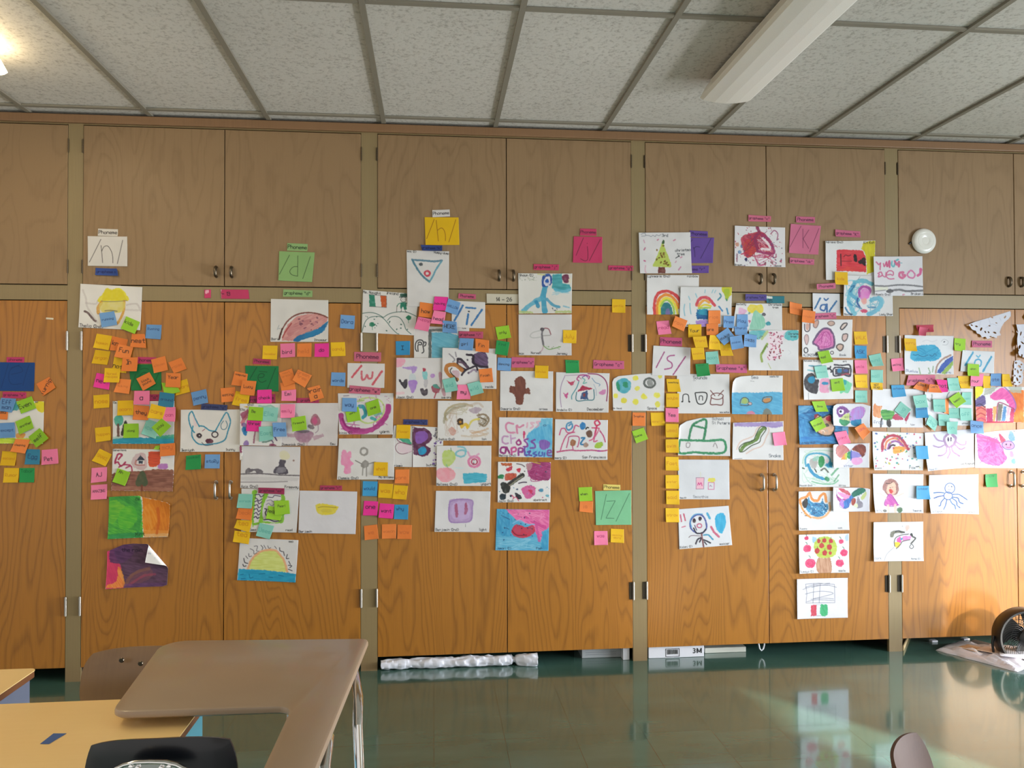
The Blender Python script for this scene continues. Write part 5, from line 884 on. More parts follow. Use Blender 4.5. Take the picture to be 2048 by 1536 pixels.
art('M',([(1202,1118),(1450,1120),(1728,1122)],[(1150,1440),(1450,1440),(1728,1440)]),'P e0cc3c .9 1340,1160 1380,1130 1440,1140 1490,1130 1520,1180 1500,1230 1420,1220 1380,1230 1340,1210;P d8a0c4 .8 1230,1180 1260,1170 1300,1190 1330,1210 1300,1240 1235,1240;B 80c0a4 94ccb4 .9 80 1400,1230 1430,1195 1470,1230 1510,1260 1540,1360 1480,1420 1360,1420 1380,1320;e 4c4850 .9 1520,1247 23 18 0;e 3c94a0 .95 1572,1350 28 24 0;e 5c9890 .8 1353,1232 14 13 0;P c05c7c .8 1345,1310 1370,1320 1355,1345;t 20 202020 1205,1140 0 Norbelly;t 22 202020 1575,1145 0 Christmas;t 22 202020 1620,1175 0 tree','painting of a pale green Christmas tree topped by a yellow star patch','dedddc')
strip('c8527c','N',[340,420, 592,432, 592,530, 338,518],'Phoneme','deep pink word strip above the magenta /S/ card')
card('N',[265,518, 690,542, 680,865, 248,855],'dfdddd','l 14 9c4478 .92 390,592 298,768;s 14 a44880 .92 505,630 440,640 425,680 475,720 470,770 395,788;l 15 9c3c74 .92 630,645 490,850','white card with a magenta brush-painted /S/')
art('N',[1350,345, 1915,342, 1912,803, 1342,800],'P 58acb0 .9 1350,360 1500,345 1540,360 1480,440 1400,440;s 30 a8bc70 .8 1500,440 1560,360;P 54b0b4 .95 1745,395 1800,350 1910,350 1905,450 1790,455;b ecd4dc e8c8d4 .6 -40 1560,430 1640,360 1780,350 1740,470 1680,560 1700,660 1600,690 1540,650 1580,520;d a83c5c,c86484,6c2c3c,84302c .9 70 1560 360 1740 680 4 10;s 26 88a044 .9 1560,500 1520,570 1490,630 1500,700;s 16 58782c .8 1550,520 1500,600;s 10 a8b470 .7 1570,720 1600,780;d 6c4c34 .8 8 1360 400 1500 440 4 6;t 22 1c2c34 1800,395 0 Christmas;t 22 1c2c34 1825,425 0 tree;s 8 c8c8cc .6 1800,570 1830,600 1800,620','painting of a candy-dotted leaning tree on white with teal corners','dcdbdb')
art('N',[530,840, 1128,843, 1135,1293, 540,1290],'t 34 484c50 720,900 0 Sounds;l 3 404448 .8 718,918 745,916;s 10 141414 .95 600,1155 605,1080 660,1080 668,1155;e 141414 .95 592,1158 14 9 0;e 141414 .95 672,1158 14 9 0;s 12 1c1c1c .95 740,1060 770,1175 850,1170 870,1060 745,1055;s 9 1c1c1c .95 785,1135 790,1095 822,1095 825,1140;s 12 70403c .95 925,1110 915,1185 980,1190 1050,1190 1055,1100;s 10 70403c .95 920,1090 950,1065 1000,1060 1050,1075 1058,1100 1030,1125 980,1130 930,1115 920,1090;l 10 70403c .95 915,1030 965,1090;l 10 70403c .95 1062,1028 1005,1088;t 16 202020 1020,1283 0 max matos','drawing titled Sounds with music notes, a box and a brown drum','dcdbda')
art('N',([(1153,990),(1165,930),(1195,888),(1260,868),(1420,857),(1735,860)],[(1152,1297),(1400,1300),(1732,1303)]),'b 4c9cc4 5cacd0 .97 20 1150,1055 1300,1050 1450,1055 1600,1045 1735,1050 1735,1305 1150,1300;P a0b464 .95 1262,1165 1280,1120 1320,1115 1342,1160 1340,1180 1265,1175;s 8 4c3c30 .95 1250,1180 1262,1130 1300,1108 1340,1125 1350,1160 1340,1200 1250,1195;e d8a8a0 .95 1365,1178 20 14 0;E 4c3c30 .9 1362,1180 24 18 0 5;P c08850 .95 1510,1150 1530,1120 1590,1115 1590,1160 1540,1170;s 9 54442c .95 1502,1150 1520,1110 1590,1100 1612,1110 1600,1150 1540,1172 1502,1150;P 7c7868 .95 1508,1300 1525,1250 1560,1232 1595,1265 1605,1303;P c87c94 .95 1325,1297 1340,1268 1380,1262 1410,1280 1412,1300;t 34 40444c 1380,895 0 Sea;l 3 404448 .8 1370,922 1410,925;t 16 202020 1590,878 0 camila (2)','sea drawing with a green turtle and an orange fish in blue water','dfdedd',lift={'tl':.01})
strip('cf628c','N',[975,728, 1333,735, 1328,832, 978,820],'Grapheme "s"','wide pink strip above the Sounds and Sea drawings')
note('P','N',[297,243, 442,232, 467,385, 318,398],'read','under the upper rainbow painting, left of an orange one')
note('O','N',[515,180, 655,235, 607,360, 472,298],'rain','tilted between the two rainbow paintings and the pink Phoneme strip')
note('O','N',[867,272, 1005,268, 1003,403, 865,400],'are','reading are','k',size=34,dx=-.15)
note('O','N',[890,120, 1030,118, 1025,272, 888,270],'rice','directly above the orange are note','f')
note('Y','N',[905,400, 1020,400, 1020,570, 888,560],'from','just under the orange are note, partly below soft blue ones')
note('Y','N',[1012,490, 1135,500, 1173,635, 1028,637],'lunch','reading lunch','o',pos=.5)
note('Y','N',[662,280, 812,275, 808,420, 660,427],'Your','reading Your','k',size=36)
note('Y','N',[712,418, 865,410, 885,540, 742,545],'Friend','reading Friend','f',pos=.4)
note('Y','N',[693,545, 838,537, 852,675, 710,683],'sunshine','tilted, under the yellow Friend note','f')
note('M','N',[857,592, 1000,580, 1013,730, 862,735],'soon','in the cluster above the Grapheme s strip')
note('D','N',[742,730, 892,718, 908,858, 757,875],'seven','over the top edge of the Sounds drawing',pos=.12,dx=-.1,size=20)
note('B','N',[1185,300, 1335,305, 1330,395, 1190,400],'church','middle one behind the soft blue Play note',pos=.2)
note('B','N',[1062,180, 1190,182, 1180,320, 1057,315],'Pree','reading Pree','b',size=34)
note('B','N',[975,405, 1110,312, 1195,425, 1062,518],'Mickie','turned on its corner in the blue cluster, lowest left','k',size=30)
note('B','N',[1215,165, 1340,162, 1340,305, 1207,308],'Play','reading Play','b',size=34,pos=.55)
note('B','N',[1130,420, 1270,395, 1290,545, 1150,568],'children','bottom middle of the blue cluster')
note('B','N',[1300,378, 1445,402, 1430,540, 1285,530],'CHRISS','reading CHRISS','k')
note('Y','N',[412,897, 558,900, 575,1045, 425,1045],'something','reading something, left edge of the Sounds drawing','k',pos=.28)
note('Y','N',[410,1062, 560,1062, 557,1220, 408,1215],'maybe','under the something note and above the light pink Yes note',pos=.35)
note('P','N',[403,1228, 552,1235, 550,1390, 403,1385],'Yes','reading Yes','k',size=38)
note('Y','O',[232,145, 385,142, 395,290, 240,295],'monster','reading monster, left of the light pink Yes note','f',pos=.68)
sY = [([403,270, 552,272, 550,425, 402,425],'used'),([403,447, 552,445, 552,600, 402,597],'swim'),([403,645, 552,647, 552,802, 402,800],'Fast'),([403,855, 557,853, 555,1010, 402,1005],'sister'),([410,1030, 560,1032, 560,1190, 410,1185],'said'),([403,1230, 557,1230, 557,1390, 405,1388],'straw')]
sp = ['first below the light pink Yes note','second below the Yes note, beside the bottom of the green house drawing','beside the top left of the smoothie drawing','beside the lower left of the smoothie drawing','beside the smoothie caption','last of the yellow column, at the blue robot-face painting']
art('O',([(548,400),(552,320),(565,285),(640,240),(800,203),(1000,195),(1142,192)],[(540,630),(800,632),(1132,637)]),'s 26 2c7c50 .95 670,440 690,340 720,280 790,240 850,220 870,250 860,330 840,440;l 22 2c7c50 .95 715,290 860,325;s 26 2c8454 .95 565,455 560,600 720,595 900,605 1070,590 1065,460 900,465 740,460 565,455;s 8 6c6464 .8 640,490 680,490 672,535 640,535 640,490;s 8 6c6464 .8 945,530 965,490 985,520 990,545;t 30 505458 935,228 0 School;t 30 505458 935,275 0 St Peters','drawing of a green outlined house on a long base, titled School St Peters','dfdedd',lift={'tl':.012})
art('O',[1168,258, 1745,240, 1740,683, 1155,675],'b 8c74b0 a08cc0 .85 0 1180,262 1350,255 1740,248 1735,300 1650,320 1500,300 1350,305 1185,300;s 40 5c7c34 .97 1260,570 1300,520 1380,480 1440,440 1460,390 1500,340 1530,320;s 10 2c3c20 .9 1245,590 1240,540 1300,490 1400,460 1430,400 1480,310 1540,310 1545,340 1490,420 1470,480 1380,520 1290,585 1245,590;s 14 d4b4a4 .8 1210,560 1260,470 1400,410 1440,330 1480,300;s 14 d4b4a4 .8 1320,610 1400,560 1500,520 1550,420 1580,350 1570,310;s 4 303034 .8 1180,668 1270,665;t 34 505860 1580,650 0 Snake','painting of a green snake under a lilac sky','dedddd')
note('P','O',[1617,375, 1760,360, 1780,510, 1635,522],'','blank, over the right edge of the snake painting')
art('L',[1305,97, 1833,100, 1835,505, 1318,503],'p e8b4c4 .95 1497,285 1575,283 1570,395 1497,400;l 5 88607c .9 1495,283 1577,283 1572,398 1494,400 1495,283;s 8 c83c80 .9 1510,360 1520,335 1530,355 1545,335 1555,365;l 6 c84c80 .9 1620,332 1680,332 1678,402 1618,402 1620,332;s 5 804c74 .9 1635,375 1640,360 1655,375;P dcd040 .85 1620,295 1650,285 1685,290 1685,325 1620,322;l 4 d8d4a0 .8 1540,225 1540,282;t 26 6c7078 1465,490 0 Smoothie;t 12 303030 1328,494 0 Emma (2)','drawing of two tiny pink cups captioned Smoothie','d8dade')
art('L',[1310,607, 1828,570, 1862,972, 1322,1015],'s 16 3c4c94 .9 1500,850 1440,800 1440,720 1490,670 1550,665 1590,720 1600,800 1560,850;s 10 4ca0d0 .8 1450,790 1435,720 1480,660 1560,655;s 14 24202c .95 1470,800 1500,850 1560,845 1595,810;e 34242c .95 1475,722 18 22 0;e 34242c .95 1535,705 18 22 0;E c05c7c .95 1528,775 24 20 0 12;s 10 3c2c4c .8 1480,770 1500,820;s 16 302c38 .95 1490,960 1510,915 1545,900 1530,940;s 16 303038 .95 1570,920 1600,930 1640,950;s 16 3c94b8 .95 1575,870 1620,870 1665,915;s 14 302c38 .9 1580,940 1600,965;l 16 6c3c40 .9 1550,860 1570,990;s 6 5c3c44 .9 1420,895 1450,875 1540,880;B 2ca0cc 44b0d8 .95 90 1690,690 1750,640 1795,680 1795,780 1755,855 1700,800;s 22 3c9cc4 .9 1610,650 1635,700;l 14 c05068 .9 1335,665 1345,730;l 14 c05068 .9 1368,655 1385,720;s 12 c8607c .8 1350,790 1385,780;s 24 c05470 .9 1650,790 1680,840 1725,885;t 20 303030 1330,1005 -5 Kalani (2);t 22 202020 1735,972 -5 soccer','painting of a blue-outlined robot-like face with big dark eyes and a blue patch','e0e2e6',lift={'b':.003})
for (q_, t_), s_ in zip(sY, sp): note('Y','O',q_,t_,s_)
# ---------------- the /K/ group and the right-hand doors
strip('cf6a8c','P',[237,130, 455,137, 452,205, 235,200],'Phoneme','rose word strip above the pink /K/ card')
card('P',[175,215, 523,237, 487,567, 152,547],'d0708f','l 5 501c38 .9 295,240 165,480;l 5 501c38 .9 317,272 317,488;l 5 501c38 .9 385,283 320,385 382,495;l 5 501c38 .9 500,268 392,535','pink card with a thin /K/')
strip('cf6a8c','P',[165,598, 447,617, 443,683, 160,665],'grapheme "ck"','rose strip under the pink /K/ card')
strip('cf6a8c','P',[680,280, 970,300, 968,372, 677,362],'grapheme "K"','rose strip above the red box painting',lift={'l':.006})
art('P',[565,412, 1138,405, 1135,850, 570,855],'b d8cc1c c8bc18 .95 80 1000,440 1060,415 1137,408 1135,760 1040,790 1040,640 1020,540 980,500;b d02c38 e04048 .97 5 700,510 850,508 1000,520 1030,600 1035,765 900,750 695,750 692,640;b e0503c d03440 .8 0 700,700 1030,710 1032,765 700,750;s 12 2c1418 .9 745,560 748,690;s 10 5c1420 .8 780,590 800,570 830,580 860,570;s 8 5c1420 .7 760,640 870,640;P 1c1014 .95 890,570 925,570 930,640 900,640;P 1c1014 .95 945,640 985,620 985,670 950,665;P 1c1014 .95 985,610 1025,605 1025,690 990,670;t 22 1c1c1c 572,435 0 Adriana (2nd);t 26 1c1c1c 1008,440 0 Kit Kat','painting of a red box with black marks and a yellow side','e2e1e0')
art('P',[780,800, 1340,805, 1333,1265, 763,1262],'w 6cb8c8 .6 14 20 800 860 1000 1240;w 5ca8c0 .6 12 16 1040 1030 1220 1230;w 2c7898 .5 6 14 820 900 960 1200;s 44 5cacc0 .85 900,880 1000,860 1100,900;s 50 64b0c4 .85 860,960 830,1080 860,1180 900,1240;s 44 4c9cbc .8 900,900 850,1000 940,1080;s 46 5ca8c4 .85 1100,1080 1180,1060 1200,1140 1120,1220 1060,1240;s 40 78bcd0 .8 1180,1050 1220,1100 1160,1200;s 20 2c6c98 .9 790,1170 820,1220 860,1250;s 16 2c7098 .9 860,930 900,920 850,990;s 30 a03c94 .9 960,1040 960,960 1020,930 1080,960 1070,1010;P d87cc0 .9 975,1080 980,970 1040,950 1080,1000 1060,1060;P e0a098 .9 980,1080 1030,1060 1040,1120 1000,1130;s 20 2c4c8c .9 940,1060 930,1110 960,1160;s 20 4c7ca0 .8 920,1150 980,1180;s 16 4c7ca0 .8 1060,1165 1140,1165;P c84c6c .95 965,1200 1000,1185 1045,1195 1040,1225 990,1225;s 24 3c90b8 .8 820,1100 870,1140;s 5 505060 .7 940,850 965,815;t 22 202020 775,1255 0 Mavaeh;t 22 202020 1185,1255 0 Lady Shark','painting of a swirling light blue figure with a pink centre and red lips','dedddd')
note('Y','P',[680,760, 828,765, 825,912, 675,905],'kids','reading kids, where three paintings meet','f',size=30,pos=.55)
art('P',[1112,588, 1675,583, 1683,1035, 1122,1033],'s 16 c8648c .9 1145,650 1175,680 1195,660;s 16 c8648c .9 1195,670 1190,735;s 16 c85c84 .9 1230,670 1240,700 1260,660;s 22 c8507c .9 1265,650 1275,700 1300,640 1300,710;s 20 64b0bc .9 1330,640 1325,680 1350,700 1370,640 1400,620;s 26 d05c84 .9 1360,640 1390,680 1410,650 1410,700;s 8 64a8b8 .9 1400,660 1445,660;s 16 c8648c .9 1165,780 1200,765 1215,800 1170,820 1180,790;s 14 c8648c .9 1215,800 1250,820 1260,770;s 14 c8648c .9 1265,800 1310,790 1340,800 1340,760 1290,750 1260,800 1290,840 1350,840;s 26 d0608c .9 1460,770 1420,770 1415,810 1450,830 1480,800 1450,795;s 18 d070a0 .9 1520,760 1550,745 1590,790 1570,830 1520,820 1505,790 1525,760;s 34 d05c90 .95 1655,730 1650,780 1625,800;s 18 78787c .95 1125,920 1250,925 1400,910 1550,915 1675,930;b d8dcb8 e0e4cc .6 0 1125,935 1280,935 1280,970 1125,975;s 24 707074 .95 1270,985 1400,965 1500,980 1675,975;P 5c5c60 .95 1262,980 1300,955 1345,975 1330,998 1280,1000;s 12 88888c .8 1122,985 1250,970;t 22 1c1c1c 1130,1030 0 Akeela (2nd);t 24 1c1c1c 1545,1022 0 Broken Love;e c87c94 .8 1458,1022 16 8 0','painting with the pink words your are God above two grey wavy lines','dfdee2')
strip('cf6a8c','P',[470,900, 690,887, 688,950, 472,963],'Phoneme','rose word strip above the blue /a/ card','4a1838')
card('P',[425,1003, 735,1010, 745,1262, 428,1250],'dedfe2','l 20 2c6498 .92 515,1060 450,1180;l 20 2c6498 .92 700,1095 615,1210;s 16 2c5c98 .92 560,1065 580,1085 605,1065;s 18 2c5c98 .95 575,1135 530,1140 515,1185 560,1200 580,1150;l 18 2c5c98 .95 590,1130 590,1215','white card with a blue brush-painted /a/ with a small v over it')
strip('cf6a8c','P',[440,1235, 695,1222, 698,1295, 440,1302],'grapheme "a"','rose strip below the blue /a/ card, left end under an orange note')
note('O','P',[162,1100, 307,1130, 300,1262, 160,1232],'kitchen','upper left of the pair beside the blue /a/ card')
art('Q',[365,245, 1235,248, 1215,903, 362,890],'o cc70a8 .97 34 5c4468 640,700 560,650 600,560 700,430 780,400 860,430 920,560 920,700 850,740 680,770;w e890cc .8 8 24 650 450 900 730;w a03480 .7 6 18 650 450 890 730;s 14 a83c88 .8 700,640 740,480 820,470 870,600 840,700 700,720;s 14 e090c4 .8 740,660 770,540 830,620 760,690;s 14 a83c88 .7 660,720 620,660 700,560;s 18 4c4048 .95 410,330 415,430 460,455 500,420 505,320;P c89c8c .95 435,330 495,330 480,430 435,420;o c8a090 .95 18 8c7474 565,360 580,290 640,260 655,300 630,370 600,390;o c0a090 .95 16 7c6c68 810,310 860,275 920,290 925,330 860,355;o d8c4b8 .95 20 343034 1030,390 1080,320 1140,310 1130,350 1060,420;o d0b0a8 .95 20 5c5454 1060,570 1080,500 1150,500 1140,580 1090,620;o c8a898 .95 22 4c4444 960,720 1000,670 1070,680 1070,740 1020,780;o c8a8a4 .95 14 8c7c80 405,560 430,510 470,520 480,600 450,680 420,640;E 3c3c40 .95 432,775 34 44 0 20;P 2c2c2c .95 590,840 620,810 640,850 610,870;E 4c4448 .9 885,815 26 26 0 14;t 40 303440 385,875 0 ALONZOKEY;t 36 303440 1015,870 0 Rock','painting of a large pink rock inside a violet ring, with small oval stones around','e1e0e0')
note('O','P',[315,1188, 462,1212, 445,1350, 298,1332],'cinder','on the top left corner of the stones painting')
art('Q',[385,937, 1245,937, 1243,1600, 388,1618],'s 26 5898b0 .8 490,1035 600,1045 700,1030;s 24 5cb0b8 .8 470,1110 580,1130;P 38363a .97 410,1250 470,1180 540,1160 590,1200 600,1260 660,1280 650,1370 630,1500 560,1510 440,1450 400,1340;P 1f88b0 .95 470,1260 530,1215 590,1240 580,1310 530,1340 480,1310;P e09cb8 .97 680,1290 740,1250 830,1260 845,1340 820,1400 830,1490 740,1500 670,1470 670,1380;P 2c88b0 .95 700,1340 740,1310 820,1330 800,1360 740,1365;P 70cc9c .95 1060,1280 1150,1300 1220,1340 1200,1440 1160,1500 1080,1490 1020,1500;P 2c9ca0 .95 1085,1280 1140,1300 1120,1360 1090,1350;s 26 34323c .97 925,1020 1060,1030 1190,1030 1195,1210 1080,1190 920,1205 930,1070 1180,1085;b 3c3844 4c4454 .95 0 935,1085 1185,1085 1185,1195 935,1190;e 2c80ac .95 1015,1120 40 38 0;s 22 b04454 .9 1050,1200 1120,1175 1180,1180;e 4c5c9c .8 1120,1120 40 22 0;s 26 2c2c30 .97 860,1050 850,1090 880,1120 870,1145;e 2c2c30 .95 815,1085 18 24 0;l 6 505458 .9 475,1500 475,1616;t 26 202020 400,965 0 Mohamed (2nd);t 28 202020 1070,975 0 art','painting of a dark, a pink and a green round figure with a striped box','e2e1e1')
note('G','Q',[632,800, 832,772, 898,970, 690,1008],'sad','between the stones painting and the one with round figures',size=40,dx=-.15)
note('M','Q',[575,1050, 790,1030, 828,1238, 620,1255],'mansion','on the painting with round figures, above the pink figure')
note('G','Q',[858,1270, 1072,1245, 1105,1460, 875,1480],'ant','on the painting with round figures, covering the green figure',size=40,pos=.3)
note('Y','Q',[1255,452, 1475,452, 1490,670, 1270,675],'WALK','topmost in the column right of the stones painting','f')
note('C','Q',[1262,690, 1480,697, 1475,912, 1270,915],'ASK','reading ASK','b',size=62)
note('P','Q',[1265,940, 1480,940, 1487,1170, 1275,1168],'smile','faint, directly below the bright blue ASK note')
note('Y','Q',[1265,1190, 1485,1190, 1487,1418, 1283,1408],'america','fourth in the column right of the round figures painting','f')
note('M','R',[1275,5, 1488,8, 1483,217, 1270,212],'apple','lowest in the column right of the round figures painting')
note('M','Q',[1505,865, 1715,820, 1757,1035, 1560,1050],'mind','tilted, right of the ASK column, upper of two')
note('Y','Q',[1535,1318, 1750,1320, 1745,1450, 1550,1448],'NOT|YEAR','lower edge showing beneath a mint one beside the post','k',pos=.55,size=36)
note('M','Q',[1545,1105, 1758,1108, 1752,1328, 1545,1320],'mall','beside the post, just above the half-hidden yellow NOT YEAR note')
art('R',[300,265, 1165,262, 1160,915, 318,930],'b 1c5c90 3c8cc0 .98 20 300,262 1165,262 1160,930 318,930;w 14487c .6 14 22 310 280 880 440;w 6cacd4 .5 12 18 330 450 500 880;b 4c98c4 88bcd8 .7 -20 300,270 560,270 440,380 310,420;B 2c78b4 4ca0d0 .8 80 330,540 470,520 480,760 440,880 330,860;b 2470b8 3c90cc .8 0 340,800 920,790 920,860 340,880;b 88b8dc b0cce8 .6 90 1060,640 1160,620 1160,720 1060,720;o d8a888 .97 26 343438 600,640 590,480 640,420 720,470 800,430 870,430 880,540 930,640 880,760 780,780 660,740;P c02c40 .97 780,480 830,440 865,470 855,530 810,530;P 8c2434 .97 590,420 640,420 620,470 585,470;e 4c4840 .95 800,600 34 30 0;s 10 f0e8e0 .9 700,700 740,690 760,720;P 60a060 .8 560,560 640,560 640,640;t 26 0c3054 360,912 0 Antonio (2nd)','dark blue painting with a round orange-tan animal face in the middle','3c80b0')
note('G','R',[537,195, 758,187, 820,368, 605,375],'Bone','hanging over the top edge of the dark blue painting','k',size=30)
note('G','R',[498,543, 700,447, 785,628, 605,722],'Fridays','tilted in the middle of the dark blue painting','k',size=30)
art('R',[320,985, 1180,985, 1180,1653, 318,1657],'s 20 a4c8b0 .8 380,1250 420,1120 560,1040 740,1030 900,1050;w a8d0b8 .6 10 22 360 1030 980 1620;w 70b088 .5 7 16 540 1400 1000 1620;s 30 3c98b8 .9 440,1300 430,1180 480,1110 600,1080 760,1100 840,1160 860,1260;s 50 2c8cb8 .95 480,1280 540,1400 640,1480 760,1520;b 2c94bc 3ca4c8 .9 80 760,1280 840,1220 890,1240 890,1330 800,1320;P a8a4a0 .8 500,1200 600,1160 640,1240 600,1340 520,1300;P 2c8c4c .95 650,1220 680,1130 740,1140 760,1240 700,1320 660,1290;P 8cc0b0 .8 560,1160 660,1120 640,1200 570,1210;s 20 2c3c34 .9 590,1350 620,1400;s 26 4c4c44 .9 700,1370 760,1340 820,1400;s 30 5ca074 .85 880,1450 960,1360 990,1330;s 24 70b088 .8 540,1560 700,1600 900,1600 990,1540;P 2c8454 .9 760,1510 800,1480 850,1530 800,1560;s 20 2c4c3c .9 380,1330 410,1340;s 22 5c9c70 .8 920,1560 1000,1450;s 16 a0c8b0 .7 400,1420 480,1560 600,1620;P e8c8d0 .8 760,1180 830,1210 800,1260;t 24 404448 330,1640 0 Massiah (2nd);t 26 404448 1000,1640 0 Africa','painting of a green and blue globe with swirling rings','dedfdf')
sheet('painting','R',([(885,330),(905,270),(960,238),(1180,230),(1400,236),(1530,275)],[(885,605),(1200,628),(1500,640)]),'dcdde4','B 6c3c80 804c94 .97 70 955,330 1000,285 1080,275 1150,320 1175,380 1120,400 1020,470 960,410;e f0e8f0 1 1035,370 46 42 0;e 2c1c30 1 1025,365 22 20 0;P c0cc80 .95 1020,490 1080,430 1160,390 1190,430 1190,520 1040,500;B b87cc8 a898d8 .97 85 1200,380 1270,310 1370,285 1435,320 1430,400 1370,490 1190,520;s 4 8c4c9c .9 1185,360 1270,310 1370,282 1440,320 1432,400 1370,492 1280,530;B 2c7c50 3c9464 .97 30 1000,500 1100,510 1180,530 1150,590 1080,612 1010,570;B 2c94b8 2474a8 .97 60 1200,530 1290,505 1370,500 1370,570 1290,620 1210,590;s 4 4c3c70 .9 1185,360 1185,520 1170,560;t 36 6c7c4c 1085,470 0 apple','drawing of a butterfly with a purple, lilac, green and blue wing, captioned apple','painting',"children's paintings on the cabinet doors",{'l':.01,'b':.006,'r':.008})
note('P','R',[920,725, 1130,692, 1203,900, 1000,945],'giant','tilted, under the butterfly with the blue lower wing')
note('O','R',[1265,650, 1425,565, 1535,715, 1400,855],'CORAL','turned on its corner beside the upper butterfly drawing','r',size=38,pos=.4)
sheet('painting','R',([(890,940),(920,925),(1200,915),(1515,905)],[(888,1325),(1200,1325),(1500,1320)]),'dcdce3','B b86c68 c88480 .97 -50 945,1060 950,980 1010,935 1100,950 1190,1030 1140,1070 1040,1160 970,1120;B 6c2c20 8c4030 .97 60 1230,1020 1290,950 1380,925 1450,970 1450,1070 1400,1140 1330,1060;P e09440 .95 1040,1170 1100,1090 1130,1180 1040,1185;P b8c84c .95 1105,1090 1150,1070 1140,1180 1110,1180;P 2c8c58 .95 1150,1070 1200,1050 1200,1170 1150,1160;P 3c5ca8 .95 1200,1050 1230,1050 1225,1180 1195,1190;P 8c84cc .95 1230,1050 1320,1060 1380,1120 1330,1150 1230,1160;P e0a0d0 .95 1220,1180 1300,1150 1390,1170 1390,1240 1300,1280 1230,1250;s 4 b8a0c0 .8 1020,1200 1020,1260 1090,1280 1150,1240 1180,1190;s 4 5c2c34 .9 950,1090 945,1000 1000,940 1090,945 1190,1030 1290,945 1380,925 1450,970 1450,1080 1390,1150;t 38 5c6c8c 1080,1310 0 winter','drawing of a butterfly with dark red-brown and salmon upper wings','painting',"children's paintings on the cabinet doors",{'l':.01,'b':.004,'r':.006})
art('S',[308,365, 1168,350, 1170,1020, 308,1030],'s 44 e08c44 .97 345,580 335,500 400,470 460,450 500,390 550,500 640,520 690,440 760,410 790,540;s 34 e0984c .97 345,560 370,650 440,750 520,810;s 34 e0a870 .9 840,560 850,680 760,790 660,820 560,810;B 2c6c9c 4ca0cc .97 40 480,470 530,540 680,560 720,490 750,570 815,590 800,700 720,780 620,800 500,740 440,640;P 34302c .97 375,560 410,500 460,490 470,580 430,650 390,620;w 1c4c80 .6 9 20 480 570 790 770;w 8cc4e0 .6 7 16 490 590 780 760;d 1c2c3c,d0e8f4 .8 22 490 580 780 740 5 12;d 4c2c18 .8 16 340 500 520 790 4 8;t 26 404448 330,1010 0 Susana;t 30 404448 985,1000 0 cat','painting of a blue cat face in a wide orange outline','e1e1e2')
sheet('painting','S',([(895,290),(1100,300),(1350,300),(1480,312),(1520,325)],[(885,705),(1200,708),(1500,700)]),'dddde6','B 9c3c80 b050a0 .97 30 960,400 990,450 1090,520 1160,470 1060,500 1010,540 960,480;P e090c0 .97 985,370 1080,400 1200,440 1130,500 1000,420;P c04c5c .97 990,320 1080,320 1170,370 1200,430 1100,400;B 2c5cac 3c84c8 .97 80 1160,480 1230,410 1260,450 1190,560 1150,640 1070,650 1060,560;P b078c8 .95 1010,560 1070,490 1080,640 1020,610;B 1c6454 2c7c64 .97 -40 1220,400 1320,320 1400,305 1450,350 1380,410 1260,460;P c0cc84 .95 1370,460 1450,370 1460,420 1400,510;P 9c3c2c .95 1210,510 1270,480 1290,540 1230,610;P 8c8894 .95 1320,450 1360,520 1400,560 1390,630 1310,650 1300,580;P d8dcb8 .9 1250,610 1310,560 1310,640;s 4 4c2c5c .9 960,330 960,430 1010,540 1010,620 1080,655 1150,640 1200,560;s 4 2c3c4c .9 1200,440 1330,320 1400,300 1450,350','drawing of a butterfly striped pink, blue and dark green with a grey lower wing','painting',"children's paintings on the cabinet doors",{'b':.006,'r':.008})
art('T',[218,55, 830,43, 828,512, 222,522],'B bccc58 a8bc3c .95 0 405,190 440,110 540,75 640,110 685,200 660,300 560,335 450,320;'+''.join('e b82c34 .97 %d %d %d %d 0;l 5 2c3c2c .9 %d,%d %d,%d;' % (x, y, r_, r_*1.15, x, y-r_, x+4, y-r_-22) for x, y, r_ in ((464,133,21),(530,125,24),(610,130,25),(500,185,29),(593,205,31),(445,250,30),(535,275,29),(600,278,20)))+''.join('e d83c6c .95 %d %d %d %d 0;E c02c50 .8 %d %d %d %d 0 5;s 8 3c6c50 .9 %d,%d %d,%d %d,%d;' % (x, y, r_, r_*.9, x, y, r_*.5, r_*.45, x, y-r_, x-5, y-r_-18, x-18, y-r_-26) for x, y, r_ in ((316,98,27),(323,222,50),(360,398,64),(733,138,30),(770,275,46),(718,398,50)))+'P 90bce0 .85 385,80 430,90 435,120 395,155;P a0bce4 .8 790,62 825,60 820,130 785,120;B b07c5c c89c7c .95 80 445,350 540,340 605,345 610,510 450,510;t 24 505050 232,508 0 Sumaya (2);t 24 505050 700,498 0 apple','painting of a round apple tree with pink apples around it','e6e6e8')
art('T',[197,590, 812,575, 812,1055, 200,1070],'l 4 404450 .9 305,650 320,760 310,878 660,875 655,655 470,640 305,650;l 4 404450 .9 405,640 395,880;l 4 404450 .9 482,650 470,878;s 4 404450 .9 600,640 420,655 300,690;s 4 404450 .9 680,690 540,660 380,690;s 4 404450 .9 270,715 420,670 600,665;s 4 404450 .9 300,770 440,740 560,740 640,765 520,800 400,825;s 4 404450 .9 320,862 450,840 650,850;s 4 404450 .9 370,835 520,820 645,830;p cc3c50 .97 370,902 438,900 437,1032 370,1035;B 34a468 48b478 .97 60 488,905 530,897 568,905 572,980 562,1028 490,1030;l 3 80808c .8 438,900 490,897;l 3 404040 .8 438,1032 490,1032','drawing of a scribbled grid above a red, white and green flag','e3e2ea')
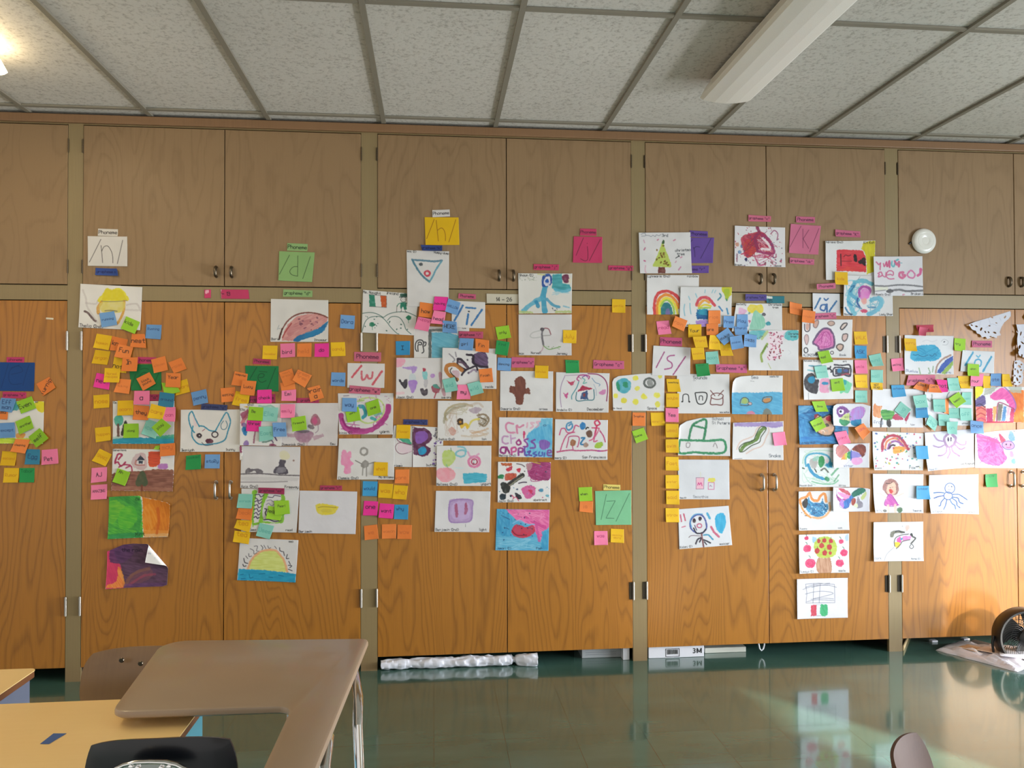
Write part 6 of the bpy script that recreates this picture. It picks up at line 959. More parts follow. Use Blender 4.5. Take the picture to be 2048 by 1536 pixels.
# ---------------- far right doors
sheet('word_strip','P',([(1590,1368),(1800,1362)],[(1605,1450),(1800,1445)]),'b8384f','t 26 501020 1735,1425 0 a','red-pink crumpled strip above the turquoise cloud painting','word strip','phoneme and grapheme word strips',{'l':.012,'tr':.004},cell=.002)
sheet('word_strip','P',([(1640,1385),(1740,1398)],[(1615,1485),(1690,1492)]),'d8607c','','loose folded end of red-pink paper hanging over the crumpled strip','word strip','phoneme and grapheme word strips',{'b':.014,'r':.006},cell=.002)
note('P','U',[383,735, 540,722, 545,880, 395,893],'smiling','reading smiling, on the post left of the cloud painting','k')
art('U',[550,438, 1168,450, 1160,930, 543,925],'B 2c9cc4 48acd0 .97 10 620,700 650,620 730,570 900,560 960,580 1010,660 1000,720 920,760 780,765 660,760;w 1c84b0 .6 8 16 640 590 980 750;s 6 1c4c6c .8 660,680 690,690 720,680 750,700 800,705 840,690;s 6 1c4c6c .8 870,690 900,700 930,670 950,690;b 2c4ca0 3c5cb0 .95 -50 950,910 1000,820 1080,740 1160,700 1160,750 1060,850 1000,920;s 22 9c7868 .85 940,910 960,820 1030,740 1130,690;b 84a848 9cbc54 .9 -50 1000,925 1060,850 1160,760 1160,810 1060,925;s 14 70946c .7 730,850 745,920;s 14 70946c .7 850,850 870,910 850,915;s 14 70946c .7 910,830 900,900;s 12 c8c8d0 .6 780,520 830,500 900,520 960,500;s 6 a0a0a8 .7 1010,520 1050,490 1100,520 1080,560 1030,560;e 404450 .9 1050,522 9 7 0;t 30 5c648c 560,895 5 Blueluis;t 20 5c6c90 1065,912 0 gray','painting of a turquoise cloud with a rainbow corner','e0e1e4',lift={'bl':.006,'br':.004})
note('Y','U',[545,478, 698,485, 703,642, 553,635],'sorry','reading sorry, on the corner of the turquoise cloud painting','f',pos=.35)
strip('d06a8e','U',[1393,507, 1650,510, 1648,593, 1390,590],'Phoneme','pink word strip above the light blue /o/ card')
note('G','U',[1172,475, 1320,485, 1310,645, 1165,630],'try','right of the turquoise cloud painting',size=30,pos=.45,dx=-.15)
card('U',[1275,625, 1680,645, 1668,918, 1243,890],'dee0e4','l 24 3c98c0 .95 1410,655 1310,815;l 24 3c98c0 .95 1640,710 1535,890;s 16 50a8cc .9 1455,695 1480,715 1500,690;s 18 48a0c8 .95 1430,790 1440,755 1480,740 1512,765 1505,820 1470,830','white card with a light blue brush-painted /o/')
strip('d87090','U',([600,940, 940,935, 935,1075, 568,1065]),'grapheme "o"','pink strip under the turquoise cloud painting, partly below orange notes',size=34,just=-10)
art('V',[148,-15, 800,-12, 778,468, 140,465],'B d07c48 e0a070 .95 80 155,320 160,200 185,170 215,200 270,200 260,240 250,290 260,345 200,340;B 2c7c38 60a84c .95 0 255,280 290,245 400,260 430,290 400,360 290,370;B a82c4c c04464 .95 0 400,360 440,300 490,320 540,360 500,375;P a83050 .95 555,350 590,300 620,280 600,360 565,390;s 22 3c3838 .95 265,360 255,420 250,460;P 34302c .97 335,375 375,370 385,440 360,465 325,430;s 6 8c4c5c .8 575,370 570,420;t 40 707c90 160,420 0 frog;t 16 5c5c68 625,440 0 Tyler','painting of an orange-headed green lizard with a red tail','e0e0e4')
art('V',[795,-15, 1405,-20, 1405,445, 800,440],'s 20 8c9490 .8 830,110 870,140 890,100 890,60;s 14 707c80 .8 1080,100 1090,60 1110,30;s 22 c8c4cc .6 870,260 960,290;s 10 6c4c5c .8 960,360 965,440;t 20 303438 1270,425 0 otter','sheet mostly hidden under mint notes, left of the pink house painting','e2e2e6')
art('V',[1428,-45, 2045,-40, 2040,405, 1435,412],'b f08428 e06c1c .97 70 1850,0 2045,0 2040,405 1900,405 1940,200;b b8b8ac a0a498 .8 -20 1560,-40 1720,-40 1640,40 1540,70;b a8b0a4 b8bcb0 .8 0 1850,-40 2020,-35 2010,40 1880,30;P e8dc20 .95 1430,-30 1530,-40 1520,40 1440,110;B 544880 6c5c94 .97 -30 1435,120 1540,70 1560,180 1440,210;b e86060 e08468 .95 0 1437,210 1565,200 1570,410 1437,412;s 12 9c2c3c .8 1445,250 1500,220 1560,250;s 12 3c2c4c .9 1440,200 1490,175 1555,215;s 14 c03c48 .9 1445,320 1500,290 1560,320;s 14 c83c6c .9 1445,380 1500,350 1560,380;B e050a0 f068b4 .97 -40 1620,80 1730,-10 1800,-20 1900,80 1945,190 1900,240 1800,120 1700,130;b c02c68 d83c78 .97 85 1570,230 1650,230 1650,400 1575,400;b f0a860 f8bc70 .95 85 1655,210 1705,200 1680,395 1655,390;b 7c7468 8c8478 .97 85 1725,170 1780,180 1750,385 1700,385;b 4c84c0 6ca0d4 .97 85 1790,200 1825,210 1810,390 1760,390;b f0c8d8 e8b8cc .95 85 1840,215 1870,220 1850,390 1815,390;b d03c70 c02c60 .95 85 1880,230 1930,240 1910,400 1860,400;s 12 9c3464 .9 1700,385 1715,180 1760,160 1850,200 1930,240;s 16 9c68b8 .9 1700,-40 1780,-50 1890,60 1945,190 1925,270;b d82c50 c82450 .95 0 1560,390 1900,390 1900,420 1580,425;t 16 303030 1530,418 0 Evan','brightly striped pink house painting with an orange right side','e8e6e6')
note('Y','U',[1530,945, 1630,950, 1625,1100, 1535,1100],'','narrow, between light pink Pour and soft blue ate')
note('Y','U',[1215,950, 1370,948, 1368,1105, 1245,1100],'over','left of the light pink pour note','o')
note('M','U',[1080,975, 1225,970, 1250,1130, 1100,1138],'octop','right of the hot pink not note')
note('H','U',[945,990, 1085,1000, 1090,1148, 1000,1155],'not','reading not, beside orange crumpled ones','k',size=44)
note('P','U',[1380,930, 1545,920, 1525,1075, 1370,1075],'Pour','reading Pour','k',size=32,dx=-.1,pos=.6)
note('G','U',[1340,795, 1488,803, 1480,953, 1325,945],'upon','over the middle of the light blue /o/ card',size=24,pos=.4)
note('B','U',[1628,920, 1765,915, 1752,1075, 1618,1070],'ate','at the peak of the pink house painting','b')
note('Y','U',[1770,925, 1865,925, 1900,1080, 1770,1085],'later','at the right, beside the paper chain of holes','o')
note('O','V',[1060,110, 1112,100, 1100,300, 1040,290],'','narrow upright one showing between mint ones')
note('O','U',[730,1018, 865,1055, 830,1150, 650,1100],'Last','crumpled, left of the two overlapping the pink grapheme o strip','k',pos=.3)
note('O','U',[865,1050, 975,1060, 1018,1160, 840,1150],'Left','crumpled, right of the two overlapping the pink grapheme o strip','k',pos=.3)
note('C','V',[385,-60, 550,-65, 572,78, 400,95],'octopus','lifting off the top edge of the lizard painting','b',pos=.3)
note('M','V',[425,255, 510,142, 632,243, 545,355],'log','turned on its corner on the lizard painting')
note('C','V',[690,212, 840,205, 850,345, 690,350],'GARDEN','with its top under a mint one, right of the lizard','b',pos=.2)
note('M','V',[655,75, 825,55, 845,215, 685,225],'box','directly above the bright blue GARDEN note')
note('M','V',[905,115, 1065,115, 1062,277, 910,270],'orange','middle one, left of the narrow upright orange strip note')
note('M','V',[1270,30, 1390,27, 1385,187, 1250,182],'open','right of the turned lime lemon note')
note('G','V',[1100,108, 1232,22, 1320,142, 1192,228],'lemon','turned on its corner, reading lemon',size=28)
note('M','V',[1105,225, 1245,225, 1245,355, 1105,350],'color','under the lime lemon note')
note('M','V',[1243,225, 1392,228, 1388,385, 1243,380],'off','right of another mint one, above the caption otter')
note('M','V',[865,305, 985,400, 925,515, 815,420],'dog','tilted, lowest left in the mint cluster')
note('M','V',[975,300, 1110,310, 1125,450, 975,445],'omaha','in the middle of the mint cluster, above the octopus')
art('V',[148,515, 795,540, 778,1003, 155,998],'s 34 a83048 .95 275,740 280,660 330,590 400,570 470,580 540,640 600,740;s 26 d88058 .95 310,730 330,650 390,610 460,610 520,670 570,730;s 26 8c4c90 .95 345,730 370,670 420,640 480,650 540,700;s 22 3c2438 .95 360,730 390,690 430,690;B d89030 e8a848 .97 0 415,790 410,730 450,705 540,710 550,760 480,785;d b83050,2c8c84,3c5ca0,2c7c58,c0407c,b8b040 .9 70 160 540 770 980 5 13;s 10 202830 .9 695,958 730,955;t 34 4c5460 610,982 0 Fox;t 16 404448 170,980 0 Breanna','painting of a rainbow with a pot shape and many small coloured dabs','dfdedd',lift={'bl':.012,'l':.004})
art('V',[798,532, 1420,485, 1415,962, 820,1010],'s 34 9c7ca4 .92 1090,560 1050,600 1060,660 1090,700 1140,700 1180,660 1190,600 1150,560;P ece8f0 1 1065,600 1110,565 1160,600 1160,660 1110,700 1075,660;P 4c3c5c .95 1090,595 1105,592 1108,635 1092,640;P 4c3c5c .95 1122,600 1138,590 1142,630 1128,638;s 18 a080ac .9 1040,640 980,630 940,600 920,560;s 18 a080ac .9 1045,690 980,715 910,695;s 18 a080ac .9 1080,710 1070,780 1020,815 975,820;s 18 a080ac .9 1110,720 1120,780 1090,850;s 20 a080ac .9 1140,710 1160,770 1240,825;s 18 9c7ca8 .9 1190,640 1250,680 1310,680 1320,640;s 18 9c7ca8 .9 1190,690 1250,740 1305,720;t 30 505860 1258,935 -4 octopus;t 18 505860 840,998 -3 Miguel (2)','painting of a mauve octopus with curling arms','dcdde6',lift={'bl':.014,'br':.008})
art('V',([(1432,545),(1700,512),(2045,488)],[(1425,970),(1750,975),(2048,976)]),'B c84c9c dc74b8 .95 30 1450,560 1530,560 1720,630 1800,780 1830,860 1740,940 1600,930 1480,860 1460,700;B b468c0 a050a8 .8 60 1550,660 1680,660 1740,740 1680,790 1570,740;w c03c90 .6 12 18 1460 580 1800 920;w e890d0 .5 9 16 1470 600 1790 910;s 26 c04c90 .7 1460,580 1600,610 1720,660;P c83c64 .95 1730,545 1780,580 1815,630 1760,660;P 6c9cd0 .95 1850,600 1860,540 1885,510 1925,570 1930,630 1890,640;o cc90c8 .95 10 4c4c94 1770,690 1800,645 1880,640 1925,690 1900,735 1820,740;e 30304c .95 1822,682 9 13 0;e 30304c .95 1876,680 9 13 0;s 8 a83c7c .95 1825,712 1850,722 1875,710;P c08cc4 .9 1860,800 1880,750 1910,780 1915,830 1880,840;P 78c4c4 .9 1885,880 1910,855 1940,880 1925,925 1895,915;t 16 303438 1550,515 0 Juz;t 16 303438 1915,520 0 Art','painting of a big pink swirl with a small rabbit-eared creature','e6e4ee')
note('M','V',[1075,395, 1225,395, 1200,555, 1075,540],'on','hanging over the top of the octopus painting')
note('B','V',[1375,378, 1540,395, 1537,545, 1370,535],'once','between the octopus painting and the pink house painting','b',pos=.4)
note('C','V',[688,700, 845,697, 855,862, 700,862],'','blank, bridging the rainbow dabs and octopus paintings')
art('V',[150,1045, 785,1050, 785,1535, 168,1530],'P 9c6c64 .95 280,1230 300,1150 360,1110 430,1120 475,1180 480,1260 440,1310 340,1310 300,1260;P e8bca4 .97 340,1200 370,1160 420,1150 445,1200 440,1290 370,1310 330,1270;s 10 3c2420 .9 325,1165 365,1170 400,1150;P c83c38 .97 362,1245 385,1235 412,1260 400,1290 372,1280;e 3c2c2c .9 375,1218 8 5 0;s 4 3c2c2c .9 395,1215 415,1212;B b848a0 c860b0 .97 50 355,1300 400,1310 470,1420 465,1440 300,1440 330,1360;s 8 8c2c80 .9 355,1300 300,1435 465,1440 400,1320;s 16 e8c0b0 .85 325,1350 260,1300 205,1290;s 16 e8c4b4 .85 410,1320 470,1320 540,1290;l 34 e8bcac .9 348,1440 350,1515;l 34 e8bcac .9 435,1440 438,1515;e 6c6c64 .95 300,1505 28 16 0;P 4c6c4c .95 455,1500 470,1470 510,1465 530,1495 490,1535;t 26 606468 180,1510 0 dolly;t 20 404448 655,1515 0 Tamarah','painting of a girl with brown hair and a magenta dress, arms out','dedee3',lift={'bl':.012,'tl':.003,'tr':.004})
art('W',[845,62, 1477,52, 1473,550, 860,540],'E 2c5494 .95 1120,228 62 64 0 12;E 2c5494 .95 1098,322 54 48 0 12;e 24406c .95 1105,205 7 11 0;e 24406c .95 1145,208 8 10 0;s 6 24406c .95 1100,238 1115,250 1135,236;s 13 2c5c9c .95 1045,285 980,280 915,285;s 14 2c4c90 .95 1040,320 980,330 920,350;s 13 2c5494 .95 1050,355 1010,400 1000,440 980,448;s 14 2c5494 .95 1080,375 1065,440 1040,490;s 14 2c5c9c .95 1120,370 1150,420 1180,440 1190,485;s 14 2c5494 .95 1145,350 1200,390 1210,440 1245,470;s 15 2c5494 .95 1160,340 1220,350 1240,400 1285,420;s 14 2c5494 .95 1160,305 1230,305 1290,340 1335,372;t 26 50545c 880,525 0 octopus;t 18 404448 1350,532 0 Willa 2','drawing of a smiling blue-outlined octopus with wavy legs','dddee2',lift={'bl':.012,'tl':.006,'br':.006})
note('C','W',[700,200, 860,198, 873,365, 697,362],'October','bridging the girl painting and the blue octopus drawing','b',pos=.22)
D_ = note('D','W',[1555,55, 1710,45, 1713,210, 1558,212],'snow','bright, alone above the rightmost steel handles',pos=.12,dx=-.1)
art('W',[160,650, 787,645, 787,1135, 158,1138],'P e8b4a8 .85 560,720 575,690 610,690 615,730 590,760 575,765;P 6c6c5c .9 370,830 385,770 430,755 500,755 560,770 530,790 440,790 410,840;s 14 2c2c2c .95 440,770 480,760 520,775 550,780;P 2c2c2c .95 620,800 650,790 660,820 640,830;s 18 3c3c34 .95 650,830 690,850 660,890 640,910;s 10 50504c .95 625,915 650,930 665,960 640,980 615,960 640,920;P d850a0 .97 455,860 500,830 510,900 470,905;P d87cb8 .97 530,830 630,825 620,865 540,890;P e8c430 .97 435,900 490,905 495,950 460,970 430,950;s 12 54504c .9 430,950 425,890 450,840 520,810 600,800;s 12 54504c .9 450,980 500,930 530,890 620,870;P 3c94ac .9 500,850 530,845 520,880;s 5 707074 .9 420,965 330,1050 295,1130;e 5c5c60 .8 528,705 5 5 0;s 5 2c2c34 .9 565,800 590,805 610,795;t 30 6c7078 170,1110 0 dark;t 18 404448 635,1115 0 Norma (2)','painting of a curved pink and yellow bird shape with grey wings and a long thread','dddee2')
# paper snowflakes: folded sheets with cut-out holes
def hole(x, y, r_, a_=0, e_=.5): return [(x+r_*cos(t)*cos(a_)-r_*e_*sin(t)*sin(a_), y+r_*cos(t)*sin(a_)+r_*e_*sin(t)*cos(a_)) for t in np.linspace(0, 2*pi, 9)[:-1]]
def snow(fr, quad, out, hs, label, lift, ops):
    return sheet('paper_snowflake', fr, quad, 'dcdde8', ops, label, 'paper snowflake', 'cut paper snowflakes at the right edge', lift, holes=[out]+[hole(*h_) for h_ in hs], cell=.0022)
shade = 's 5 b8bccc .8 1500,250 1480,330;s 5 b4b8c8 .8 1600,220 1620,300 1590,340;s 6 b4b8c8 .7 1560,350 1640,300 1700,320;s 5 b0b4c4 .8 1740,220 1760,260'
snow('U', [(1310,120),(1890,120),(1890,500),(1310,500)], [(1325,312),(1420,275),(1600,225),(1878,138),(1882,200),(1850,240),(1800,280),(1760,340),(1735,400),(1745,440),(1700,450),(1690,480),(1640,460),(1600,480),(1570,490),(1550,460),(1500,470),(1480,430),(1440,420),(1425,385),(1380,375),(1350,340)], [(1372,318,18,.4),(1440,332,20,.2),(1500,365,26,-1),(1552,400,18,1),(1645,215,20,.7),(1810,212,22,-1),(1670,410,24,.3),(1700,288,14,.3),(1595,405,16,.9),(1610,322,16,0),(1615,460,14,0)], 'fan-shaped white cut-paper snowflake pinned near the door seam', {'l':.02,'b':.012,'bl':.012}, shade)
snow('U', [(1915,300),(2160,285),(2160,760),(1925,700)], [(1925,310),(2160,290),(2160,790),(2100,770),(2040,750),(1985,715),(1925,690),(1920,650),(1945,640),(1925,560),(1935,480),(1955,420),(1925,400),(1945,360)], [(1945,385,24,1.2,.4),(2000,420,30,1.9,.35),(2015,535,28,.6,.35),(1965,590,34,-1,.5),(1985,700,24,-1.2,.5),(2060,470,28,.4,.4),(2080,600,28,-.6,.4)], 'larger white cut-paper snowflake cut by the right edge of the frame', {'l':.02,'b':.018}, 's 5 b8bccc .8 1960,340 2010,400;s 5 b4b8c8 .8 1990,480 2040,560')
snow('U', [(1885,740),(2060,740),(2060,1070),(1885,1070)], [(1925,760),(1990,750),(2035,790),(2040,860),(2020,910),(2030,960),(2010,1040),(1965,1065),(1905,1060),(1893,1010),(1905,960),(1905,900),(1915,850),(1918,800)], [(1945,785,15,0,.9),(2010,805,13,0,.8),(1930,865,13,0,.9),(1985,830,24,.7,.6),(1965,895,26,1.4,.45),(2005,875,12,0,.9),(1925,945,12,0,.9),(1990,955,14,0,.9),(1955,990,26,1.2,.5),(1915,1030,15,.5,.7),(1980,1030,12,0,.8)], 'narrow white cut-paper chain of holes below the larger snowflake', {'l':.01,'r':.01}, 's 4 b8bccc .8 1950,800 1960,900')
snow('U', [(2032,150),(2120,150),(2120,300),(2032,300)], [(2060,165),(2110,160),(2110,280),(2060,250),(2040,215)], [(2075,210,10,0,.8)], 'sliver of a white paper shape at the right edge above the larger snowflake', {'l':.012}, '')
# round white device on the upper door
o = at(1845, 483, -.003)
dv = empty('wireless_access_point', o, 'round white plastic device with a ringed face mounted on the far right upper door', 'ceiling-type network device')
mw = mat('glossy_white_plastic', 'dcdad2', .22, noise=.02)
b = MB(); prof = [(0, .030), (.020, .0302), (.0205, .0296), (.0215, .0302), (.045, .0295), (.0455, .0288), (.047, .0294), (.062, .027), (.070, .021), (.0735, .013), (.072, .008), (.060, .006)]
b.lathe([(0, .006)]+prof[::-1], o, (0, -1, 0), 64); b.build('cover', mw, dv, True)
b = MB(); b.lathe([(0, .0004), (.05, .0004), (.05, .007), (0, .007)], o, (0, -1, 0), 32); b.build('mounting_plate', M['darkmetal'], dv, True)
b = MB(); b.tube([o+Vector((-.045, -.003, -.006)), o+Vector((-.078, -.004, -.009)), o+Vector((-.085, -.002, -.016))], .006, 8); b.build('cable_plug', mat('black_plastic', '141416', .4), dv, True)
# ------------------------------------------------------------------ ceiling lamps
def lens_mat(name, emit):
    m, nt, b = new_mat(name); N = nt.nodes; L = nt.links
    b.inputs['Base Color'].default_value = (*lin('e4ded2'), 1); b.inputs['Roughness'].default_value = .3
    g = N.new('ShaderNodeTexCoord'); w = N.new('ShaderNodeTexChecker'); w.inputs['Scale'].default_value = 260
    L.new(g.outputs['Object'], w.inputs[0]); bp = N.new('ShaderNodeBump'); bp.inputs['Strength'].default_value = .35; bp.inputs['Distance'].default_value = .002
    L.new(w.outputs[1], bp.inputs['Height']); L.new(bp.outputs[0], b.inputs['Normal'])
    if emit:
        b.inputs['Emission Color'].default_value = (1.0, .80, .50, 1); b.inputs['Emission Strength'].default_value = emit
    return m
def lamp(xc, lit, label, y0=-.735, ln=1.22):
    t = empty('ceiling_lamp', (xc, y0-ln/2, CZ), label, 'ceiling light', 'wrap-around ceiling lamps')
    z0 = CZ-.001
    sec = [(-.085, z0-.012), (-.098, z0-.028), (-.125, z0-.078), (-.11, z0-.088), (-.055, z0-.098), (0, z0-.101), (.055, z0-.098), (.11, z0-.088), (.125, z0-.078), (.098, z0-.028), (.085, z0-.012)]
    b = MB(); ys_ = [y0, y0-.004, y0-ln+.004, y0-ln]; rings = []
    for i, y in enumerate(ys_):
        k = .985 if i in (0, 3) else 1
        rings.append([b.bm.verts.new((xc+x*k, y, z0+(z-z0)*k)) for x, z in sec])
    n = len(sec)
    for A, B_ in zip(rings, rings[1:]):
        for k in range(n-1): b.bm.faces.new((A[k], A[k+1], B_[k+1], B_[k]))
    b.bm.faces.new(rings[0]); b.bm.faces.new(rings[-1][::-1])
    b.build('lens', lens_mat('lit_lens' if lit else 'unlit_lens', 12.0 if lit else 0), t)
    b = MB(); b.box((xc-.08, y0-ln+.02, z0-.011), (xc+.08, y0-.02, z0+.0005)); b.build('housing', mat('white_enamel', 'd8d4c8', .4), t)
    return t
lamp(1.375, False, 'unlit white wrap-around ceiling lamp on the right')
lamp(-1.955, True, 'glowing warm wrap-around ceiling lamp cut by the left edge')
lamp(-1.955, True, 'added unseen glowing ceiling lamp nearer the viewer, lighting the desks', y0=-2.30)  # lit lamp added out of view to brighten the desks

# ------------------------------------------------------------------ school furniture
M['maple'] = wood('blond_desk_top', 'fcd896', 'e8b468', rings=5, sx=1.2, sz=.35, line=.18, rough=.32, coat=.4, fibre=.1, blotch=.2, plane='XY')
M['plyedge'] = wood('plywood_edge', '7a4a26', '4c2a14', rings=14, sx=.2, sz=12, line=.6, rough=.5, coat=.2)
M['plyseat'] = wood('bent_plywood', '8f6a42', '5e4024', rings=9, sx=1.6, sz=2.6, line=.3, rough=.35, coat=.4, fibre=.12, blotch=.3)
M['taupe'] = mat('taupe_hard_plastic', 'a08a74', .34, noise=.05, nscale=6, coat=.15, bump=.05)
M['navy'] = mat('navy_plastic_shell', '060a14', .3, coat=.15)
M['tealmetal'] = mat('teal_painted_metal', '4f8e9c', .4, noise=.05)
M['bluegrey'] = mat('blue_grey_painted_metal', '6c7488', .5, noise=.05)
M['rubber'] = mat('yellowed_rubber', 'c8b48a', .5)
def school_desk(x0, x1, y0, y1, z, body, label, legc, near=.03):
    t = empty('school_desk', ((x0+x1)/2, (y0+y1)/2, 0), label, 'desk', 'blond wood school desks')
    b = MB(); th = .02
    def rr(x0, x1, y0, y1, r):
        P = []
        for cx, cy_, a0 in ((x1-r, y1-r, 0), (x0+r, y1-r, 90), (x0+r, y0+r, 180), (x1-r, y0+r, 270)):
            for k in range(5): P.append((cx+r*cos(R(a0+k*22.5)), cy_+r*sin(R(a0+k*22.5))))
        return P
    b.prism(rr(x0, x1, y0, y1, .018), z-.0025, z); b.build('desk_top', M['maple'], t)
    b = MB(); b.prism(rr(x0+.001, x1-.001, y0+.001, y1-.001, .018), z-th, z-.0026); b.build('edge_band', M['plyedge'], t)
    b = MB(); i = .014; zb, zt = z-.16, z-th-.0005
    X0, X1, Y0, Y1 = x0+i, x1-i, y0+i, y1-i
    b.box((X0, Y0, zb), (X1, Y1, zb+.003)); b.box((X0, Y0, zb+.0031), (X0+.003, Y1, zt)); b.box((X1-.003, Y0, zb+.0031), (X1, Y1, zt)); b.box((X0+.0031, Y1-.003, zb+.0031), (X1-.0031, Y1, zt))
    b.build('book_box', body, t)
    for sx in (X0+.03, X1-.03):
        for sy_ in (Y0+near, Y1-.03):
            b = MB(); b.tube([(sx, sy_, zb-.0005), (sx, sy_, .014)], .0125, 14); lg = b.build('leg', legc, t, True)
            b = MB(); b.lathe([(0, 0), (.017, 0), (.017, .012), (.013, .0138), (0, .0138)], (sx, sy_, 0), (0, 0, 1), 16); b.build('leg_cap', M['darkmetal'], lg, True)
    return t
school_desk(-1.115, -.575, -2.685, -2.205, .71, M['tealmetal'], 'blond wood school desk with a teal metal book box, blue tape on its top', M['chrome'], near=.30)
school_desk(-1.76, -1.122, -2.50, -1.94, .71, M['bluegrey'], 'blond wood school desk at the left edge with a blue-grey metal book box', M['chrome'])
tp = [atz(80, 1488, .7105), atz(98, 1488, .7105), atz(133, 1467, .7105), atz(107, 1467, .7105)]
b = MB(); vv = [b.bm.verts.new(p) for p in tp]; b.bm.faces.new(vv)
r_ = bmesh.ops.extrude_face_region(b.bm, geom=list(b.bm.faces)); bmesh.ops.translate(b.bm, vec=(0, 0, .0004), verts=[v for v in r_['geom'] if isinstance(v, bmesh.types.BMVert)])
tag(b.build('blue_tape_piece', mat('blue_masking_tape', '3a5f9c', .6)), 'small slanted piece of blue masking tape stuck on the blond desk top', 'tape')
# teal bin whose lid corner shows beyond the blond desk
_p = atz(97, 1400, .52)
fo = empty('storage_bin', (_p.x, _p.y, 0), 'teal plastic bin standing on the floor beyond the blond desk, only its lid corner showing', 'bin')
_m = Matrix.Translation((_p.x-.045, -2.085, 0)) @ Matrix.Rotation(R(-12), 4, 'Z')
b = MB(); b.box((-.06, -.07, .001), (.06, .07, .5), bevel=.008); b.build('bin_body', M['tealmetal'], fo, mw=_m)
b = MB(); b.box((-.068, -.078, .5005), (.068, .078, .52), bevel=.006); b.build('lid', mat('teal_glossy_lid', '58b0bc', .25), fo, mw=_m)

def shell_back(w, h, thick, m, name, parent, mw, curve=.035, corner=.5, nseg=40, notch=0, holes=()):
    """superellipse-like chair back, bowed around the sitter; local x across, z up, +y away from the sitter"""
    b = MB(); nu, nv = 28, 16; g = {}
    for side in (0, 1):
        for i in range(nu+1):
            for j in range(nv+1):
                u = -1+2*i/nu; v = -1+2*j/nv
                # square to rounded square
                e = corner
                x = u*math.sqrt(1-e*v*v*.5*abs(v)); z = v*math.sqrt(1-e*u*u*.5*abs(u))
                X = x*w/2; Z = (z+1)*h/2
                Y = -curve*(x*x)+.018*(Z/h)**2+(0 if side == 0 else thick*(1-.35*max(abs(u), abs(v))**8))
                g[side, i, j] = b.bm.verts.new((X, Y, Z))
    for i in range(nu):
        for j in range(nv):
            b.bm.faces.new((g[0, i, j], g[0, i+1, j], g[0, i+1, j+1], g[0, i, j+1])); b.bm.faces.new((g[1, i, j], g[1, i, j+1], g[1, i+1, j+1], g[1, i+1, j]))
    per = [(i, 0) for i in range(nu)]+[(nu, j) for j in range(nv)]+[(i, nv) for i in range(nu, 0, -1)]+[(0, j) for j in range(nv, 0, -1)]
    for k in range(len(per)):
        a_, c_ = per[k], per[(k+1) % len(per)]; b.bm.faces.new((g[0, a_[0], a_[1]], g[1, a_[0], a_[1]], g[1, c_[0], c_[1]], g[0, c_[0], c_[1]]))
    return b.build(name, m, parent, True, mw=mw)
def chair(loc, rz, w, hb, ztop, backm, seatm, label, framem, tilt=-10, seat_z=.42, group='school chairs', corner=.5, sd=.18):
    t = empty('school_chair', loc, label, 'chair', group, rz=rz)
    bpy.context.view_layer.update()
    base = Matrix.Translation(Vector(loc)) @ Matrix.Rotation(rz, 4, 'Z')
    T = lambda *p: base @ Matrix.Translation(Vector(p))
    # sitter looks along local -y; the back stands at +y
    shell_back(w, hb, .011, backm, 'backrest', t, T(0, .19, ztop-hb) @ Matrix.Rotation(R(tilt), 4, 'X'), corner=corner)
    b = MB()
    nu = 20; g = {}
    for s_ in (0, 1):
        for i in range(nu+1):
            for j in range(nu+1):
                u, v = -1+2*i/nu, -1+2*j/nu; x = u*math.sqrt(1-.25*v*v*abs(v)); y = v*math.sqrt(1-.25*u*u*abs(u))
                g[s_, i, j] = b.bm.verts.new((x*w/2*1.02, y*sd, seat_z-.012*(1-x*x)*(1-y*y)-.014*max(0, -y)**3+(0 if s_ else -.011)))
    for i in range(nu):
        for j in range(nu):
            b.bm.faces.new((g[1, i, j], g[1, i+1, j], g[1, i+1, j+1], g[1, i, j+1])); b.bm.faces.new((g[0, i, j], g[0, i, j+1], g[0, i+1, j+1], g[0, i+1, j]))
    per = [(i, 0) for i in range(nu)]+[(nu, j) for j in range(nu)]+[(i, nu) for i in range(nu, 0, -1)]+[(0, j) for j in range(nu, 0, -1)]
    for k in range(len(per)):
        a_, c_ = per[k], per[(k+1) % len(per)]; b.bm.faces.new((g[0, a_[0], a_[1]], g[1, a_[0], a_[1]], g[1, c_[0], c_[1]], g[0, c_[0], c_[1]]))
    b.build('seat', seatm, t, True, mw=base)
    r = .0105; hw = w/2-.06
    for sx in (-1, 1):
        b = MB(); yb = .205
        b.tube([(sx*hw, -.12, seat_z-.026), (sx*hw, .12, seat_z-.026), (sx*hw, .17, seat_z-.015), (sx*hw, yb, seat_z+.05), (sx*hw, yb+.012, ztop-hb+.03), (sx*hw, yb+.030, ztop-hb*.35)], r, 12); b.build('back_frame', framem, t, True, mw=base)
        for yy, dy in ((-.12, -.05), (.11, .07)):
            b = MB(); b.tube([(sx*hw*.98, yy, seat_z-.037), (sx*(hw+.015), yy+dy*.3, seat_z-.08), (sx*(hw+.03), yy+dy, .02)], r, 12); lg = b.build('leg', framem, t, True, mw=base)
            b = MB(); b.lathe([(0, 0), (.015, 0), (.016, .006), (.012, .02), (0, .0205)], (sx*(hw+.03), yy+dy, 0), (0, 0, 1), 14); b.build('leg_glide', M['darkmetal'], lg, True, mw=base)
    return t
# plywood chair on the far side of the blond desk
_l = at(163, 1350, -1.80).x; _z = at(300, 1302, -1.80).z
c1 = chair((_l+.17, -1.985, 0), 0, .34, .19, _z+.004, M['plyseat'], M['plyseat'], 'wooden school chair with a brown bent-plywood back behind the blond desk', M['chrome'])
b = MB()
for q in ((243, 1320.5), (281, 1327)):
    p = at(q[0], q[1], -1.80); b.lathe([(0, 0), (.008, 0), (.006, .003), (0, .0035)], p, (0, -1, 0), 14)
b.build('rivet', M['bronze'], c1, True)
